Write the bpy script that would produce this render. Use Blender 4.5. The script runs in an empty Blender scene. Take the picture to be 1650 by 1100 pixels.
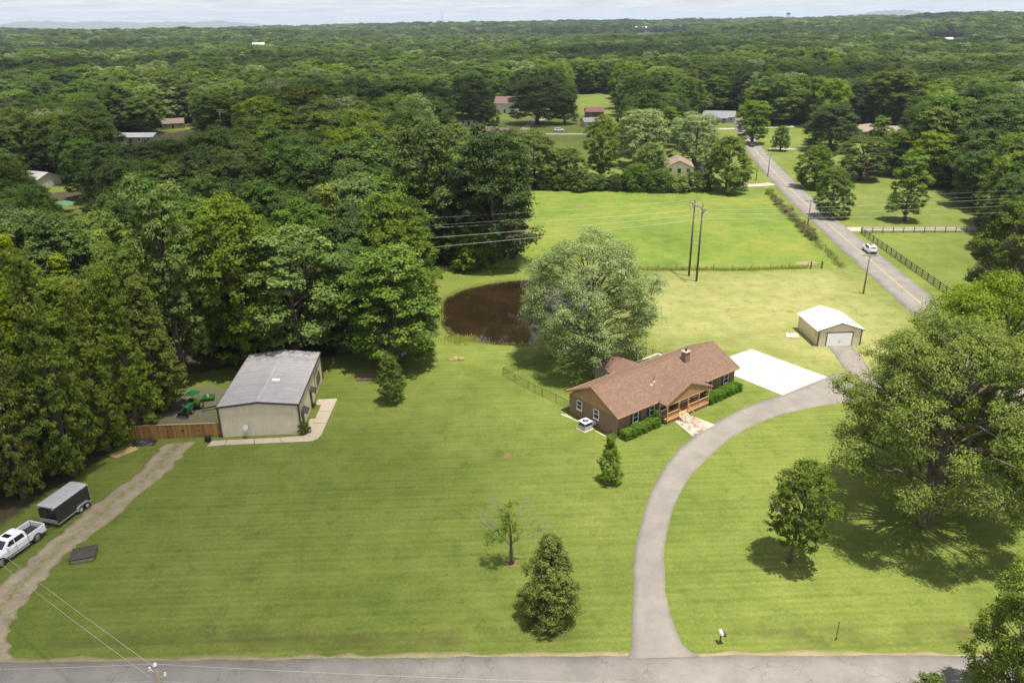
import bpy, bmesh, math, random
import numpy as np
from mathutils import Vector, Matrix
R = math.radians
random.seed(7)
RNG = np.random.default_rng(11)
scene = bpy.context.scene
col = scene.collection

# ------------------------------------------------------------------ camera
CAM_H = 45.0
FPX, PITCH, ROLL = 1220.0, R(22.6), R(-0.7)
_fw = np.array([0, math.cos(PITCH), -math.sin(PITCH)])
_u0 = np.array([0, math.sin(PITCH), math.cos(PITCH)])
_r0 = np.array([1.0, 0, 0])
CR = math.cos(ROLL) * _r0 + math.sin(ROLL) * _u0
CU = -math.sin(ROLL) * _r0 + math.cos(ROLL) * _u0
cd = bpy.data.cameras.new('camera')
cam = bpy.data.objects.new('camera', cd)
col.objects.link(cam)
cd.sensor_width = 36.0
cd.lens = FPX / 1650.0 * 36.0
cd.clip_start = 0.5
cd.clip_end = 80000.0
cam.matrix_world = Matrix(((CR[0], CU[0], -_fw[0], 0), (CR[1], CU[1], -_fw[1], 0), (CR[2], CU[2], -_fw[2], CAM_H), (0, 0, 0, 1)))
scene.camera = cam

# ------------------------------------------------------------------ light
SUN_TO = Vector((0.17, -0.10, 1.0)).normalized()
sd = bpy.data.lights.new('sun', 'SUN')
sd.energy = 4.6
sd.angle = R(0.6)
sd.color = (1.0, 0.945, 0.83)
sun = bpy.data.objects.new('sun', sd)
sun.rotation_euler = SUN_TO.to_track_quat('Z', 'Y').to_euler()
sun.location = (0, 0, 300)
col.objects.link(sun)
world = bpy.data.worlds.new('World')
scene.world = world
world.use_nodes = True
wn = world.node_tree
for n in list(wn.nodes):
    wn.nodes.remove(n)


def wnode(t, **k):
    n = wn.nodes.new(t)
    for a, b in k.items():
        setattr(n, a, b)
    return n


wout = wnode('ShaderNodeOutputWorld')
wbg = wnode('ShaderNodeBackground')
wsky = wnode('ShaderNodeTexSky', sky_type='NISHITA')
wsky.sun_disc = False
wsky.sun_elevation = math.asin(SUN_TO.z)
wsky.sun_rotation = math.atan2(SUN_TO.x, SUN_TO.y)
wsky.air_density = 1.0
wsky.dust_density = 1.5
wsky.ozone_density = 1.0
# thin cloud cover laid over the sky, in perspective of a flat cloud deck
wtc = wnode('ShaderNodeTexCoord')
wsep = wnode('ShaderNodeSeparateXYZ')
wmx = wnode('ShaderNodeMath', operation='MAXIMUM')
wmx.inputs[1].default_value = 0.0
wad = wnode('ShaderNodeMath', operation='ADD')
wad.inputs[1].default_value = 0.035
wdx = wnode('ShaderNodeMath', operation='DIVIDE')
wdy = wnode('ShaderNodeMath', operation='DIVIDE')
wcomb = wnode('ShaderNodeCombineXYZ')
wnoi = wnode('ShaderNodeTexNoise')
wnoi.inputs['Scale'].default_value = 0.55
wnoi.inputs['Detail'].default_value = 7.0
wnoi.inputs['Roughness'].default_value = 0.55
wramp = wnode('ShaderNodeValToRGB')
wramp.color_ramp.elements[0].position = 0.36
wramp.color_ramp.elements[0].color = (0.75, 0.75, 0.75, 1)
wramp.color_ramp.elements[1].position = 0.66
wramp.color_ramp.elements[1].color = (0.95, 0.95, 0.95, 1)
wmix = wnode('ShaderNodeMix', data_type='RGBA')
wmix.inputs[7].default_value = (3.3, 3.4, 3.66, 1)
wn.links.new(wtc.outputs['Generated'], wsep.inputs[0])
wn.links.new(wsep.outputs[2], wmx.inputs[0])
wn.links.new(wmx.outputs[0], wad.inputs[0])
for i, d in ((0, wdx), (1, wdy)):
    wn.links.new(wsep.outputs[i], d.inputs[0])
    wn.links.new(wad.outputs[0], d.inputs[1])
    wn.links.new(d.outputs[0], wcomb.inputs[i])
wn.links.new(wcomb.outputs[0], wnoi.inputs['Vector'])
wnoi2 = wnode('ShaderNodeTexNoise')
wnoi2.inputs['Scale'].default_value = 0.9
wnoi2.inputs['Detail'].default_value = 8.0
wnoi2.inputs['Roughness'].default_value = 0.6
wn.links.new(wcomb.outputs[0], wnoi2.inputs['Vector'])
wcr = wnode('ShaderNodeValToRGB')
wcr.color_ramp.elements[0].position = 0.38
wcr.color_ramp.elements[0].color = (0.70, 0.735, 0.80, 1)
wcr.color_ramp.elements[1].position = 0.62
wcr.color_ramp.elements[1].color = (1.0, 1.0, 1.03, 1)
wn.links.new(wnoi2.outputs['Fac'], wcr.inputs[0])
wsc = wnode('ShaderNodeVectorMath', operation='SCALE')
wsc.inputs['Scale'].default_value = 3.5
wn.links.new(wcr.outputs[0], wsc.inputs[0])
wn.links.new(wsc.outputs[0], wmix.inputs[7])
wn.links.new(wnoi.outputs['Fac'], wramp.inputs[0])
wn.links.new(wramp.outputs[0], wmix.inputs[0])
wn.links.new(wsky.outputs[0], wmix.inputs[6])
wn.links.new(wmix.outputs[2], wbg.inputs[0])
wbg.inputs[1].default_value = 0.15
wn.links.new(wbg.outputs[0], wout.inputs[0])
scene.view_settings.view_transform = 'Standard'
scene.view_settings.look = 'None'
scene.view_settings.gamma = 1.0
scene.view_settings.exposure = 0.92
scene.view_settings.use_curve_mapping = False
cy = scene.cycles
cy.max_bounces = 5
cy.diffuse_bounces = 4
cy.glossy_bounces = 2
cy.transmission_bounces = 3
cy.volume_bounces = 0
cy.transparent_max_bounces = 8
cy.sample_clamp_indirect = 4.0
cy.use_denoising = True


# ------------------------------------------------------------------ pixel helpers (a pixel only gives a direction)
def ray(u, v):
    return CR * (u - 825.0) / FPX - CU * (v - 550.0) / FPX + _fw


def G(u, v, z=0.0):
    d = ray(u, v)
    t = (z - CAM_H) / d[2]
    return Vector((d[0] * t, d[1] * t, z))


def proj(p):
    d = np.array([p[0], p[1], p[2] - CAM_H])
    k = d @ _fw
    return 825 + FPX * (d @ CR) / k, 550 - FPX * (d @ CU) / k, k


def height_at(ub, vb, vt):
    g = G(ub, vb)
    lo, hi = 0.0, 44.0
    for _ in range(40):
        m = (lo + hi) / 2
        if proj((g.x, g.y, m))[1] > vt:
            lo = m
        else:
            hi = m
    return (lo + hi) / 2


# ------------------------------------------------------------------ materials
class NT:
    def __init__(s, name):
        s.m = bpy.data.materials.new(name)
        s.m.use_nodes = True
        s.t = s.m.node_tree
        s.b = s.t.nodes['Principled BSDF']
        s.out = s.t.nodes['Material Output']

    def n(s, typ, **k):
        x = s.t.nodes.new(typ)
        for a, b in k.items():
            setattr(x, a, b)
        return x

    def l(s, a, b):
        s.t.links.new(a, b)

    def noise(s, scale, detail=4, rough=0.55, vec=None, dist=0.0):
        x = s.n('ShaderNodeTexNoise')
        x.inputs['Scale'].default_value = scale
        x.inputs['Detail'].default_value = detail
        x.inputs['Roughness'].default_value = rough
        x.inputs['Distortion'].default_value = dist
        if vec is not None:
            s.l(vec, x.inputs['Vector'])
        return x.outputs['Fac']

    def ramp(s, fac, stops):
        x = s.n('ShaderNodeValToRGB')
        e = x.color_ramp.elements
        while len(e) < len(stops):
            e.new(0.5)
        for i, (p, c) in enumerate(stops):
            e[i].position = p
            e[i].color = (c[0], c[1], c[2], 1) if not isinstance(c, (int, float)) else (c, c, c, 1)
        s.l(fac, x.inputs[0])
        return x.outputs[0]

    def mix(s, fac, a, b, mode='MIX'):
        x = s.n('ShaderNodeMix', data_type='RGBA', blend_type=mode)
        for sock, val in ((x.inputs[0], fac), (x.inputs[6], a), (x.inputs[7], b)):
            if isinstance(val, (int, float)):
                sock.default_value = val
            elif isinstance(val, tuple):
                sock.default_value = (val[0], val[1], val[2], 1)
            else:
                s.l(val, sock)
        return x.outputs[2]

    def math(s, op, a, b=None, clamp=False):
        x = s.n('ShaderNodeMath', operation=op, use_clamp=clamp)
        for sock, val in ((x.inputs[0], a), (x.inputs[1], b)):
            if val is None:
                continue
            if isinstance(val, (int, float)):
                sock.default_value = val
            else:
                s.l(val, sock)
        return x.outputs[0]

    def bump(s, h, strength=0.3, dist=0.05):
        x = s.n('ShaderNodeBump')
        x.inputs['Strength'].default_value = strength
        x.inputs['Distance'].default_value = dist
        s.l(h, x.inputs['Height'])
        s.l(x.outputs[0], s.b.inputs['Normal'])

    def pos(s):
        return s.n('ShaderNodeNewGeometry').outputs['Position']

    def obj(s):
        return s.n('ShaderNodeTexCoord').outputs['Object']

    def attr(s, name):
        return s.n('ShaderNodeAttribute', attribute_name=name).outputs['Fac']


def plain(name, c, rough=0.6, metal=0.0, var=0.18, scale=1.5, bump=0.0, bscale=30, coat=0.0, spec=0.5):
    t = NT(name)
    o = t.obj()
    n1 = t.noise(scale, 5, 0.6, o)
    n2 = t.noise(scale * 9, 3, 0.6, o)
    f = t.math('ADD', t.math('MULTIPLY', n1, 0.7), t.math('MULTIPLY', n2, 0.3))
    lo = tuple(x * (1 - var) for x in c)
    hi = tuple(min(1, x * (1 + var)) for x in c)
    t.l(t.ramp(f, [(0.3, lo), (0.7, hi)]), t.b.inputs['Base Color'])
    t.b.inputs['Roughness'].default_value = rough
    t.b.inputs['Metallic'].default_value = metal
    t.b.inputs['Specular IOR Level'].default_value = spec
    t.b.inputs['Coat Weight'].default_value = coat
    if bump:
        t.bump(t.noise(bscale, 3, 0.6, o), bump, 0.02)
    return t.m


M = {}


def foliage(name, dark, mid, light, trans=0.36, rough=0.65, spec=0.05, vary=0.34):
    t = NT(name)
    tint = t.attr('tint')
    oi = t.n('ShaderNodeObjectInfo').outputs['Random']
    c = t.ramp(tint, [(0.05, dark), (0.5, mid), (0.95, light)])
    hs = t.n('ShaderNodeHueSaturation')
    t.l(t.math('ADD', 0.5 - 0.008, t.math('MULTIPLY', oi, 0.022)), hs.inputs['Hue'])
    t.l(t.math('ADD', 1 - vary, t.math('MULTIPLY', t.math('FRACT', t.math('MULTIPLY', oi, 7.31)), 2 * vary)), hs.inputs['Value'])
    t.l(t.math('ADD', 0.86, t.math('MULTIPLY', t.math('FRACT', t.math('MULTIPLY', oi, 3.77)), 0.24)), hs.inputs['Saturation'])
    t.l(c, hs.inputs['Color'])
    c = hs.outputs[0]
    t.l(c, t.b.inputs['Base Color'])
    t.b.inputs['Roughness'].default_value = rough
    t.b.inputs['Specular IOR Level'].default_value = spec
    tr = t.n('ShaderNodeBsdfTranslucent')
    t.l(t.mix(1.0, c, (1.05 * trans * 2, 1.2 * trans * 2, 0.6 * trans * 2), 'MULTIPLY'), tr.inputs[0])
    ms = t.n('ShaderNodeAddShader')
    t.l(t.b.outputs[0], ms.inputs[0])
    t.l(tr.outputs[0], ms.inputs[1])
    t.l(ms.outputs[0], t.out.inputs[0])
    return t.m


# ------------------------------------------------------------------ mesh building
class MB:
    def __init__(s):
        s.v = []
        s.f = []

    def add(s, vs, fs):
        o = len(s.v)
        s.v += [tuple(x) for x in vs]
        s.f += [tuple(o + i for i in q) for q in fs]
        return s

    def box(s, x0, x1, y0, y1, z0, z1):
        return s.add([(x0, y0, z0), (x1, y0, z0), (x1, y1, z0), (x0, y1, z0), (x0, y0, z1), (x1, y0, z1), (x1, y1, z1), (x0, y1, z1)],
                     [(0, 3, 2, 1), (4, 5, 6, 7), (0, 1, 5, 4), (1, 2, 6, 5), (2, 3, 7, 6), (3, 0, 4, 7)])

    def bar(s, a, b, w, h, up=(0, 0, 1)):
        a, b = Vector(a), Vector(b)
        d = (b - a).normalized()
        upv = Vector(up)
        if abs(d.dot(upv)) > 0.98:
            upv = Vector((1, 0, 0))
        r = d.cross(upv).normalized() * (w / 2)
        q = r.cross(d).normalized() * (h / 2)
        return s.add([a - r - q, a + r - q, a + r + q, a - r + q, b - r - q, b + r - q, b + r + q, b - r + q],
                     [(0, 1, 2, 3), (4, 7, 6, 5), (0, 4, 5, 1), (1, 5, 6, 2), (2, 6, 7, 3), (3, 7, 4, 0)])

    def tube(s, pts, rad, n=8, cap=True):
        pts = [Vector(p) for p in pts]
        rad = rad if isinstance(rad, (list, tuple)) else [rad] * len(pts)
        o = len(s.v)
        for i, p in enumerate(pts):
            d = (pts[min(i + 1, len(pts) - 1)] - pts[max(i - 1, 0)]).normalized()
            up = Vector((0, 0, 1)) if abs(d.z) < 0.95 else Vector((1, 0, 0))
            a = d.cross(up).normalized()
            b = a.cross(d).normalized()
            for k in range(n):
                t = 2 * math.pi * k / n
                s.v.append(tuple(p + (a * math.cos(t) + b * math.sin(t)) * rad[i]))
        for i in range(len(pts) - 1):
            for k in range(n):
                s.f.append((o + i * n + k, o + i * n + (k + 1) % n, o + (i + 1) * n + (k + 1) % n, o + (i + 1) * n + k))
        if cap:
            s.f.append(tuple(o + k for k in range(n))[::-1])
            e = o + (len(pts) - 1) * n
            s.f.append(tuple(e + k for k in range(n)))
        return s

    def prism(s, poly, z0, z1):
        n = len(poly)
        vs = [(p[0], p[1], z0) for p in poly] + [(p[0], p[1], z1) for p in poly]
        fs = [tuple(range(n))[::-1], tuple(range(n, 2 * n))] + [(i, (i + 1) % n, n + (i + 1) % n, n + i) for i in range(n)]
        return s.add(vs, fs)

    def extr(s, prof, y0, y1):
        """side profile (x,z) pulled along y"""
        n = len(prof)
        vs = [(p[0], y0, p[1]) for p in prof] + [(p[0], y1, p[1]) for p in prof]
        fs = [tuple(range(n)), tuple(range(n, 2 * n))[::-1]] + [(i, n + i, n + (i + 1) % n, (i + 1) % n) for i in range(n)]
        return s.add(vs, fs)

    def slab(s, quad, t):
        """thick sheet under a 3-D polygon"""
        q = [Vector(p) for p in quad]
        nrm = (q[1] - q[0]).cross(q[2] - q[0]).normalized()
        if nrm.z < 0:
            nrm = -nrm
        n = len(q)
        vs = q + [p - nrm * t for p in q]
        return s.add(vs, [tuple(range(n)), tuple(range(n, 2 * n))[::-1]] + [(i, n + i, n + (i + 1) % n, (i + 1) % n) for i in range(n)])

    def mesh(s, name, mats, smooth=False):
        me = bpy.data.meshes.new(name)
        me.from_pydata([tuple(x) for x in s.v], [], s.f)
        bm = bmesh.new()
        bm.from_mesh(me)
        bmesh.ops.recalc_face_normals(bm, faces=bm.faces)
        bm.to_mesh(me)
        bm.free()
        me.materials.append(mats)
        if smooth:
            me.polygons.foreach_set('use_smooth', [True] * len(me.polygons))
        return me


def link(name, data, parent=None, loc=None, rot=None):
    o = bpy.data.objects.new(name, data)
    col.objects.link(o)
    if parent is not None:
        o.parent = parent
    if loc is not None:
        o.location = loc
    if rot is not None:
        o.rotation_euler = rot if isinstance(rot, (tuple, list)) else (0, 0, rot)
    return o


def part(name, mb, mat, parent, smooth=False, loc=None, rot=None, bevel=0):
    o = link(name, mb.mesh(name, M[mat] if isinstance(mat, str) else mat, smooth), parent, loc, rot)
    if bevel:
        b = o.modifiers.new('bevel', 'BEVEL')
        b.width = bevel
        b.segments = 2
        b.limit_method = 'ANGLE'
    return o


def tag(o, label, cat, group=None):
    o['label'] = label
    o['category'] = cat
    if group:
        o['group'] = group
    return o


def thing(name, label, cat, loc=(0, 0, 0), rot=0.0, group=None):
    o = bpy.data.objects.new(name, None)
    col.objects.link(o)
    o.location = loc
    o.rotation_euler = (0, 0, rot)
    o.empty_display_size = 0.3
    return tag(o, label, cat, group)


def struct(o, kind='structure'):
    o['kind'] = kind
    return o


def smooth01(e0, e1, x):
    t = np.clip((x - e0) / (e1 - e0), 0, 1)
    return t * t * (3 - 2 * t)


# polygon tools in world xy
def wpoly(px):
    return np.array([[*G(u, v)[:2]] for u, v in px])


def inside(poly, x, y):
    r = np.zeros(np.shape(x), bool)
    n = len(poly)
    for i in range(n):
        x0, y0 = poly[i]
        x1, y1 = poly[(i + 1) % n]
        c = ((y0 > y) != (y1 > y))
        xi = (x1 - x0) * (y - y0) / ((y1 - y0) if abs(y1 - y0) > 1e-9 else 1e-9) + x0
        r ^= c & (x < xi)
    return r


def sdist(poly, x, y, closed=True):
    """signed distance, positive inside"""
    d = np.full(np.shape(x), 1e9)
    n = len(poly)
    for i in range(n if closed else n - 1):
        a = poly[i]
        b = poly[(i + 1) % n]
        ab = b - a
        L2 = max(ab @ ab, 1e-9)
        t = np.clip(((x - a[0]) * ab[0] + (y - a[1]) * ab[1]) / L2, 0, 1)
        d = np.minimum(d, np.hypot(x - a[0] - t * ab[0], y - a[1] - t * ab[1]))
    if not closed:
        return d
    return np.where(inside(poly, x, y), d, -d)


def terr(x, y):
    x = np.asarray(x, float)
    y = np.asarray(y, float)
    d = np.hypot(x, y)
    az = np.arctan2(x, y)
    w = smooth01(600, 2400, d)
    z = 24 * smooth01(700, 3600, d)
    z = z + w * (7 * np.sin(x / 330 + 1.3) * np.sin(y / 410 + .4) + 5 * np.sin((x + y) / 210 + 2) + 3.5 * np.sin((x - 1.4 * y) / 120))
    z = z + 17 * np.exp(-((az - 0.52) / 0.24) ** 2) * smooth01(900, 3200, d)
    z = z + 10 * np.exp(-((az + 0.05) / 0.3) ** 2) * smooth01(1500, 4200, d)
    z = z - 9 * np.exp(-((az + 0.42) / 0.16) ** 2) * smooth01(1500, 4200, d)
    z = z * (1 - 0.75 * smooth01(4700, 8000, d))
    return z


# ------------------------------------------------------------------ regions
OPEN = [wpoly(p) for p in (
    [(-250, 1900), (-250, 990), (-60, 905), (20, 838), (90, 790), (150, 752), (200, 712), (212, 690), (232, 650), (275, 612), (330, 600), (420, 585), (530, 576),
     (600, 566), (660, 562), (712, 540), (706, 480), (700, 440), (760, 432), (830, 410), (852, 395), (842, 330), (850, 303), (1000, 305), (1130, 305),
     (1200, 302), (1235, 300), (1200, 232), (1216, 232), (1260, 270), (1290, 265), (1330, 285), (1385, 285), (1450, 283), (1530, 312), (1562, 330), (1575, 400), (1560, 470), (1700, 520), (1900, 600), (2300, 1000), (2300, 1900)],
    [(862, 303), (850, 268), (905, 245), (985, 258), (1060, 262), (1068, 242), (1130, 240), (1140, 303)],
    [(1190, 245), (1198, 203), (1300, 203), (1312, 222), (1290, 250), (1330, 285), (1240, 300)],
    [(728, 206), (735, 182), (800, 182), (835, 180), (925, 185), (930, 152), (985, 152), (985, 172), (965, 190), (965, 222), (930, 228), (840, 232), (825, 222), (780, 228)],
    [(1122, 202), (1130, 182), (1185, 182), (1190, 206)],
    [(182, 232), (184, 219), (254, 218), (254, 232)],
    [(266, 208), (268, 200), (294, 200), (296, 208)],
    [(46, 302), (48, 283), (86, 284), (92, 302)],
    [(94, 346), (96, 332), (121, 332), (123, 346)],
    [(1362, 226), (1365, 208), (1452, 208), (1450, 226)],
)]
POND = wpoly([(716, 520), (714, 495), (722, 478), (748, 466), (785, 457), (830, 451), (880, 450), (930, 453), (962, 462), (968, 480), (950, 500), (915, 522), (885, 543), (850, 553), (800, 551), (755, 544), (728, 537)])
GRAVEL = wpoly([(214, 700), (216, 678), (245, 650), (290, 628), (340, 622), (366, 628), (356, 648), (362, 700)])
TRACK_L = [(262, 716), (222, 760), (165, 800), (112, 845), (62, 888), (22, 925), (-25, 965), (-45, 1010), (-40, 1066)]
TRACK_R = [(314, 711), (272, 757), (222, 800), (172, 845), (112, 890), (66, 940), (32, 985), (14, 1020), (22, 1066)]
TRACK = wpoly(TRACK_L + TRACK_R[::-1])
PASTURE = wpoly([(700, 436), (760, 430), (850, 432), (960, 434), (1090, 434), (1150, 435), (1250, 433), (1345, 430), (1300, 385), (1240, 310), (1200, 302), (850, 300), (840, 330), (845, 400)])
HORSE = wpoly([(1388, 375), (1560, 372), (1600, 470), (1532, 480)])
UPLAWN = wpoly([(1060, 440), (1350, 436), (1480, 520), (1440, 620), (1330, 600), (1210, 562), (1060, 560), (1010, 480)])
YTRACK_LINE = np.array([[*G((a[0] + b[0]) / 2, (a[1] + b[1]) / 2)[:2]] for a, b in zip(TRACK_L, TRACK_R)])

# ------------------------------------------------------------------ ground
xs = np.concatenate([-np.geomspace(125, 30000, 44)[::-1], np.arange(-120, 121, 1.25), np.geomspace(125, 30000, 44)])
ys = np.concatenate([[-30000, -9000, -2500, -800, -300, -120, -50, 0, 15, 25], np.arange(30, 181, 1.0), np.arange(183, 330, 3.0), np.geomspace(335, 30000, 64)])
X, Y = np.meshgrid(xs, ys)
Z = terr(X, Y)
near = (np.abs(X) < 140) & (Y < 340) & (Y > 20)
Z = Z + np.where(near, 0.0 * np.sin(X / 9.0) * np.sin(Y / 7.0 + 1), 0)
sp = sdist(POND, X, Y)
Z = np.where(near, Z * smooth01(0.0, 3.0, -sp) - 1.3 * smooth01(-1.6, 2.5, sp), Z)
Y_ROAD = 44.6
ditch = np.exp(-((Y - Y_ROAD - 2.4 - 0.2 * np.sin(X / 6)) / 0.9) ** 2) * (smooth01(6, 3, X) + smooth01(15.5, 18, X)) * smooth01(-38, -34, X)
Z = Z - 0.28 * np.where(near, ditch, 0)
ny, nx = X.shape
gv = np.stack([X.ravel(), Y.ravel(), Z.ravel()], 1)
ii, jj = np.meshgrid(np.arange(ny - 1), np.arange(nx - 1), indexing='ij')
a = (ii * nx + jj).ravel()
gf = np.stack([a, a + 1, a + nx + 1, a + nx], 1)


def np_mesh(name, v, f, mat, attrs=None, smooth=False):
    me = bpy.data.meshes.new(name)
    k = f.shape[1]
    me.vertices.add(len(v))
    me.vertices.foreach_set('co', np.asarray(v, np.float32).ravel())
    me.loops.add(f.size)
    me.loops.foreach_set('vertex_index', f.astype(np.int32).ravel())
    me.polygons.add(len(f))
    me.polygons.foreach_set('loop_start', np.arange(0, f.size, k, dtype=np.int32))
    me.polygons.foreach_set('loop_total', np.full(len(f), k, np.int32))
    if smooth:
        me.polygons.foreach_set('use_smooth', np.ones(len(f), bool))
    me.update(calc_edges=True)
    for an, (dom, val) in (attrs or {}).items():
        at = me.attributes.new(an, 'FLOAT', dom)
        at.data.foreach_set('value', np.asarray(val, np.float32).ravel())
    me.materials.append(mat)
    return me


op = np.full(X.shape, -1e9)
MEADOW = [wpoly(p) for p in ([(720, 232), (725, 180), (985, 150), (1190, 178), (1320, 200), (1480, 205), (1330, 290), (1200, 310), (840, 310), (830, 250)],
                             [(60, 330), (64, 298), (100, 292), (130, 330), (150, 420), (90, 420)])]
for P_ in OPEN + MEADOW:
    op = np.maximum(op, sdist(P_, X, Y))
dist = np.hypot(X, Y)
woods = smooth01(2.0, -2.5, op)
canopy = smooth01(3800, 4600, dist)
past = smooth01(-1.0, 1.0, sdist(PASTURE, X, Y))
upl = smooth01(-9, 9, sdist(UPLAWN, X, Y))
dd = sdist(YTRACK_LINE, X, Y, closed=False)
bare = np.maximum(0.85 * smooth01(-0.5, 0.7, sdist(GRAVEL, X, Y)), 0.0)
damp = np.where(near, ditch, 0)
damp = np.maximum(damp * 0.9, 0.5 * smooth01(-2.2, -0.3, sp))


def ground_material():
    t = NT('ground_grass')
    p = t.pos()
    mp = t.n('ShaderNodeMapping')
    mp.inputs['Rotation'].default_value = (0, 0, R(-2.2))
    t.l(p, mp.inputs['Vector'])
    big = t.noise(0.045, 4, 0.6, p)
    med = t.noise(0.32, 4, 0.65, p)
    fine = t.noise(3.2, 4, 0.7, p)
    mps = t.n('ShaderNodeMapping')
    mps.inputs['Scale'].default_value = (0.07, 1.0, 1.0)
    t.l(mp.outputs[0], mps.inputs['Vector'])
    streak = t.noise(1.15, 3, 0.6, mps.outputs[0])
    wv = t.n('ShaderNodeTexWave', wave_type='BANDS', bands_direction='Y', wave_profile='SIN')
    wv.inputs['Scale'].default_value = 0.27
    wv.inputs['Distortion'].default_value = 1.6
    wv.inputs['Detail'].default_value = 2
    wv.inputs['Detail Scale'].default_value = 0.35
    t.l(mp.outputs[0], wv.inputs['Vector'])
    f = t.math('ADD', t.math('MULTIPLY', big, 0.36), t.math('MULTIPLY', med, 0.26))
    f = t.math('ADD', f, t.math('MULTIPLY', fine, 0.32))
    f = t.math('ADD', f, t.math('MULTIPLY', streak, 0.13))
    f = t.math('ADD', f, t.math('MULTIPLY', wv.outputs['Fac'], 0.03))
    wv2 = t.n('ShaderNodeTexWave', wave_type='BANDS', bands_direction='Y', wave_profile='SIN')
    wv2.inputs['Scale'].default_value = 0.44
    wv2.inputs['Distortion'].default_value = 0.9
    wv2.inputs['Detail'].default_value = 2
    wv2.inputs['Detail Scale'].default_value = 0.25
    t.l(mp.outputs[0], wv2.inputs['Vector'])
    f = t.math('ADD', f, t.math('MULTIPLY', t.math('MULTIPLY', wv2.outputs['Fac'], t.ramp(t.noise(0.06, 2, 0.5, p), [(0.35, 0.1), (0.65, 1.0)])), 0.055))
    lawn = t.ramp(f, [(0.38, (0.057, 0.084, 0.014)), (0.52, (0.096, 0.127, 0.022)), (0.68, (0.160, 0.182, 0.040))])
    dry = t.ramp(f, [(0.38, (0.132, 0.150, 0.038)), (0.53, (0.205, 0.210, 0.070)), (0.70, (0.28, 0.265, 0.110))])
    upf = t.math('MULTIPLY', t.attr('upl'), t.ramp(med, [(0.25, 0.6), (0.6, 1.0)]))
    c = t.mix(upf, lawn, dry)
    pf = t.math('ADD', t.math('MULTIPLY', big, 0.5), t.math('ADD', t.math('MULTIPLY', med, 0.35), t.math('MULTIPLY', fine, 0.25)))
    pst = t.ramp(pf, [(0.40, (0.068, 0.108, 0.014)), (0.54, (0.116, 0.165, 0.025)), (0.66, (0.180, 0.185, 0.034)), (0.78, (0.25, 0.22, 0.07))])
    c = t.mix(t.attr('past'), c, pst)
    # clover patches and straw flecks
    clo = t.ramp(t.noise(0.42, 5, 0.72, p), [(0.56, 0.0), (0.66, 0.5)])
    c = t.mix(clo, c, (0.058, 0.092, 0.018))
    stw = t.ramp(t.noise(1.9, 4, 0.75, p), [(0.60, 0.0), (0.72, 0.55)])
    c = t.mix(stw, c, (0.22, 0.205, 0.07))
    # thin brownish worn patches
    worn = t.ramp(t.noise(0.16, 6, 0.7, p), [(0.66, 0.0), (0.80, 0.45)])
    c = t.mix(worn, c, (0.16, 0.125, 0.055))
    da = t.math('MULTIPLY', t.attr('damp'), t.ramp(t.noise(0.25, 4, 0.6, p), [(0.35, 0.0), (0.6, 0.9)]))
    c = t.mix(da, c, (0.075, 0.07, 0.022))
    gr = t.ramp(t.noise(7.0, 5, 0.8, p), [(0.3, (0.07, 0.058, 0.044)), (0.7, (0.20, 0.178, 0.148))])
    gw = t.math('MULTIPLY', t.attr('bare'), t.ramp(t.noise(0.5, 5, 0.7, p), [(0.28, 0.35), (0.5, 1.0)]), clamp=True)
    c = t.mix(gw, c, gr)
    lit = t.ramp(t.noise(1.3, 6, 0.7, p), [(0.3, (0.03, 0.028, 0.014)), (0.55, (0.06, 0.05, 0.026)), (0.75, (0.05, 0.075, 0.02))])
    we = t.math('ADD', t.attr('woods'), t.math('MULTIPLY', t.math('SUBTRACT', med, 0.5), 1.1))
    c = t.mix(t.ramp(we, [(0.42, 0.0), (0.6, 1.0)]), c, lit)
    can = t.ramp(t.noise(0.012, 6, 0.75, p), [(0.35, (0.020, 0.036, 0.012)), (0.55, (0.040, 0.062, 0.018)), (0.72, (0.075, 0.10, 0.035))])
    c = t.mix(t.attr('canopy'), c, can)
    t.l(c, t.b.inputs['Base Color'])
    t.b.inputs['Roughness'].default_value = 0.9
    t.b.inputs['Specular IOR Level'].default_value = 0.15
    h = t.math('ADD', t.noise(14.0, 2, 0.7, p), t.math('MULTIPLY', fine, 0.8))
    t.bump(h, 0.55, 0.06)
    return t.m


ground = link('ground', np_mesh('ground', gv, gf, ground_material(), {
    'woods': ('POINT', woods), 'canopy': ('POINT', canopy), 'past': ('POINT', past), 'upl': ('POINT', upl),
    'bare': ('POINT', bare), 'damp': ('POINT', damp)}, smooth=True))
struct(ground)

# ------------------------------------------------------------------ surface materials


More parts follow.
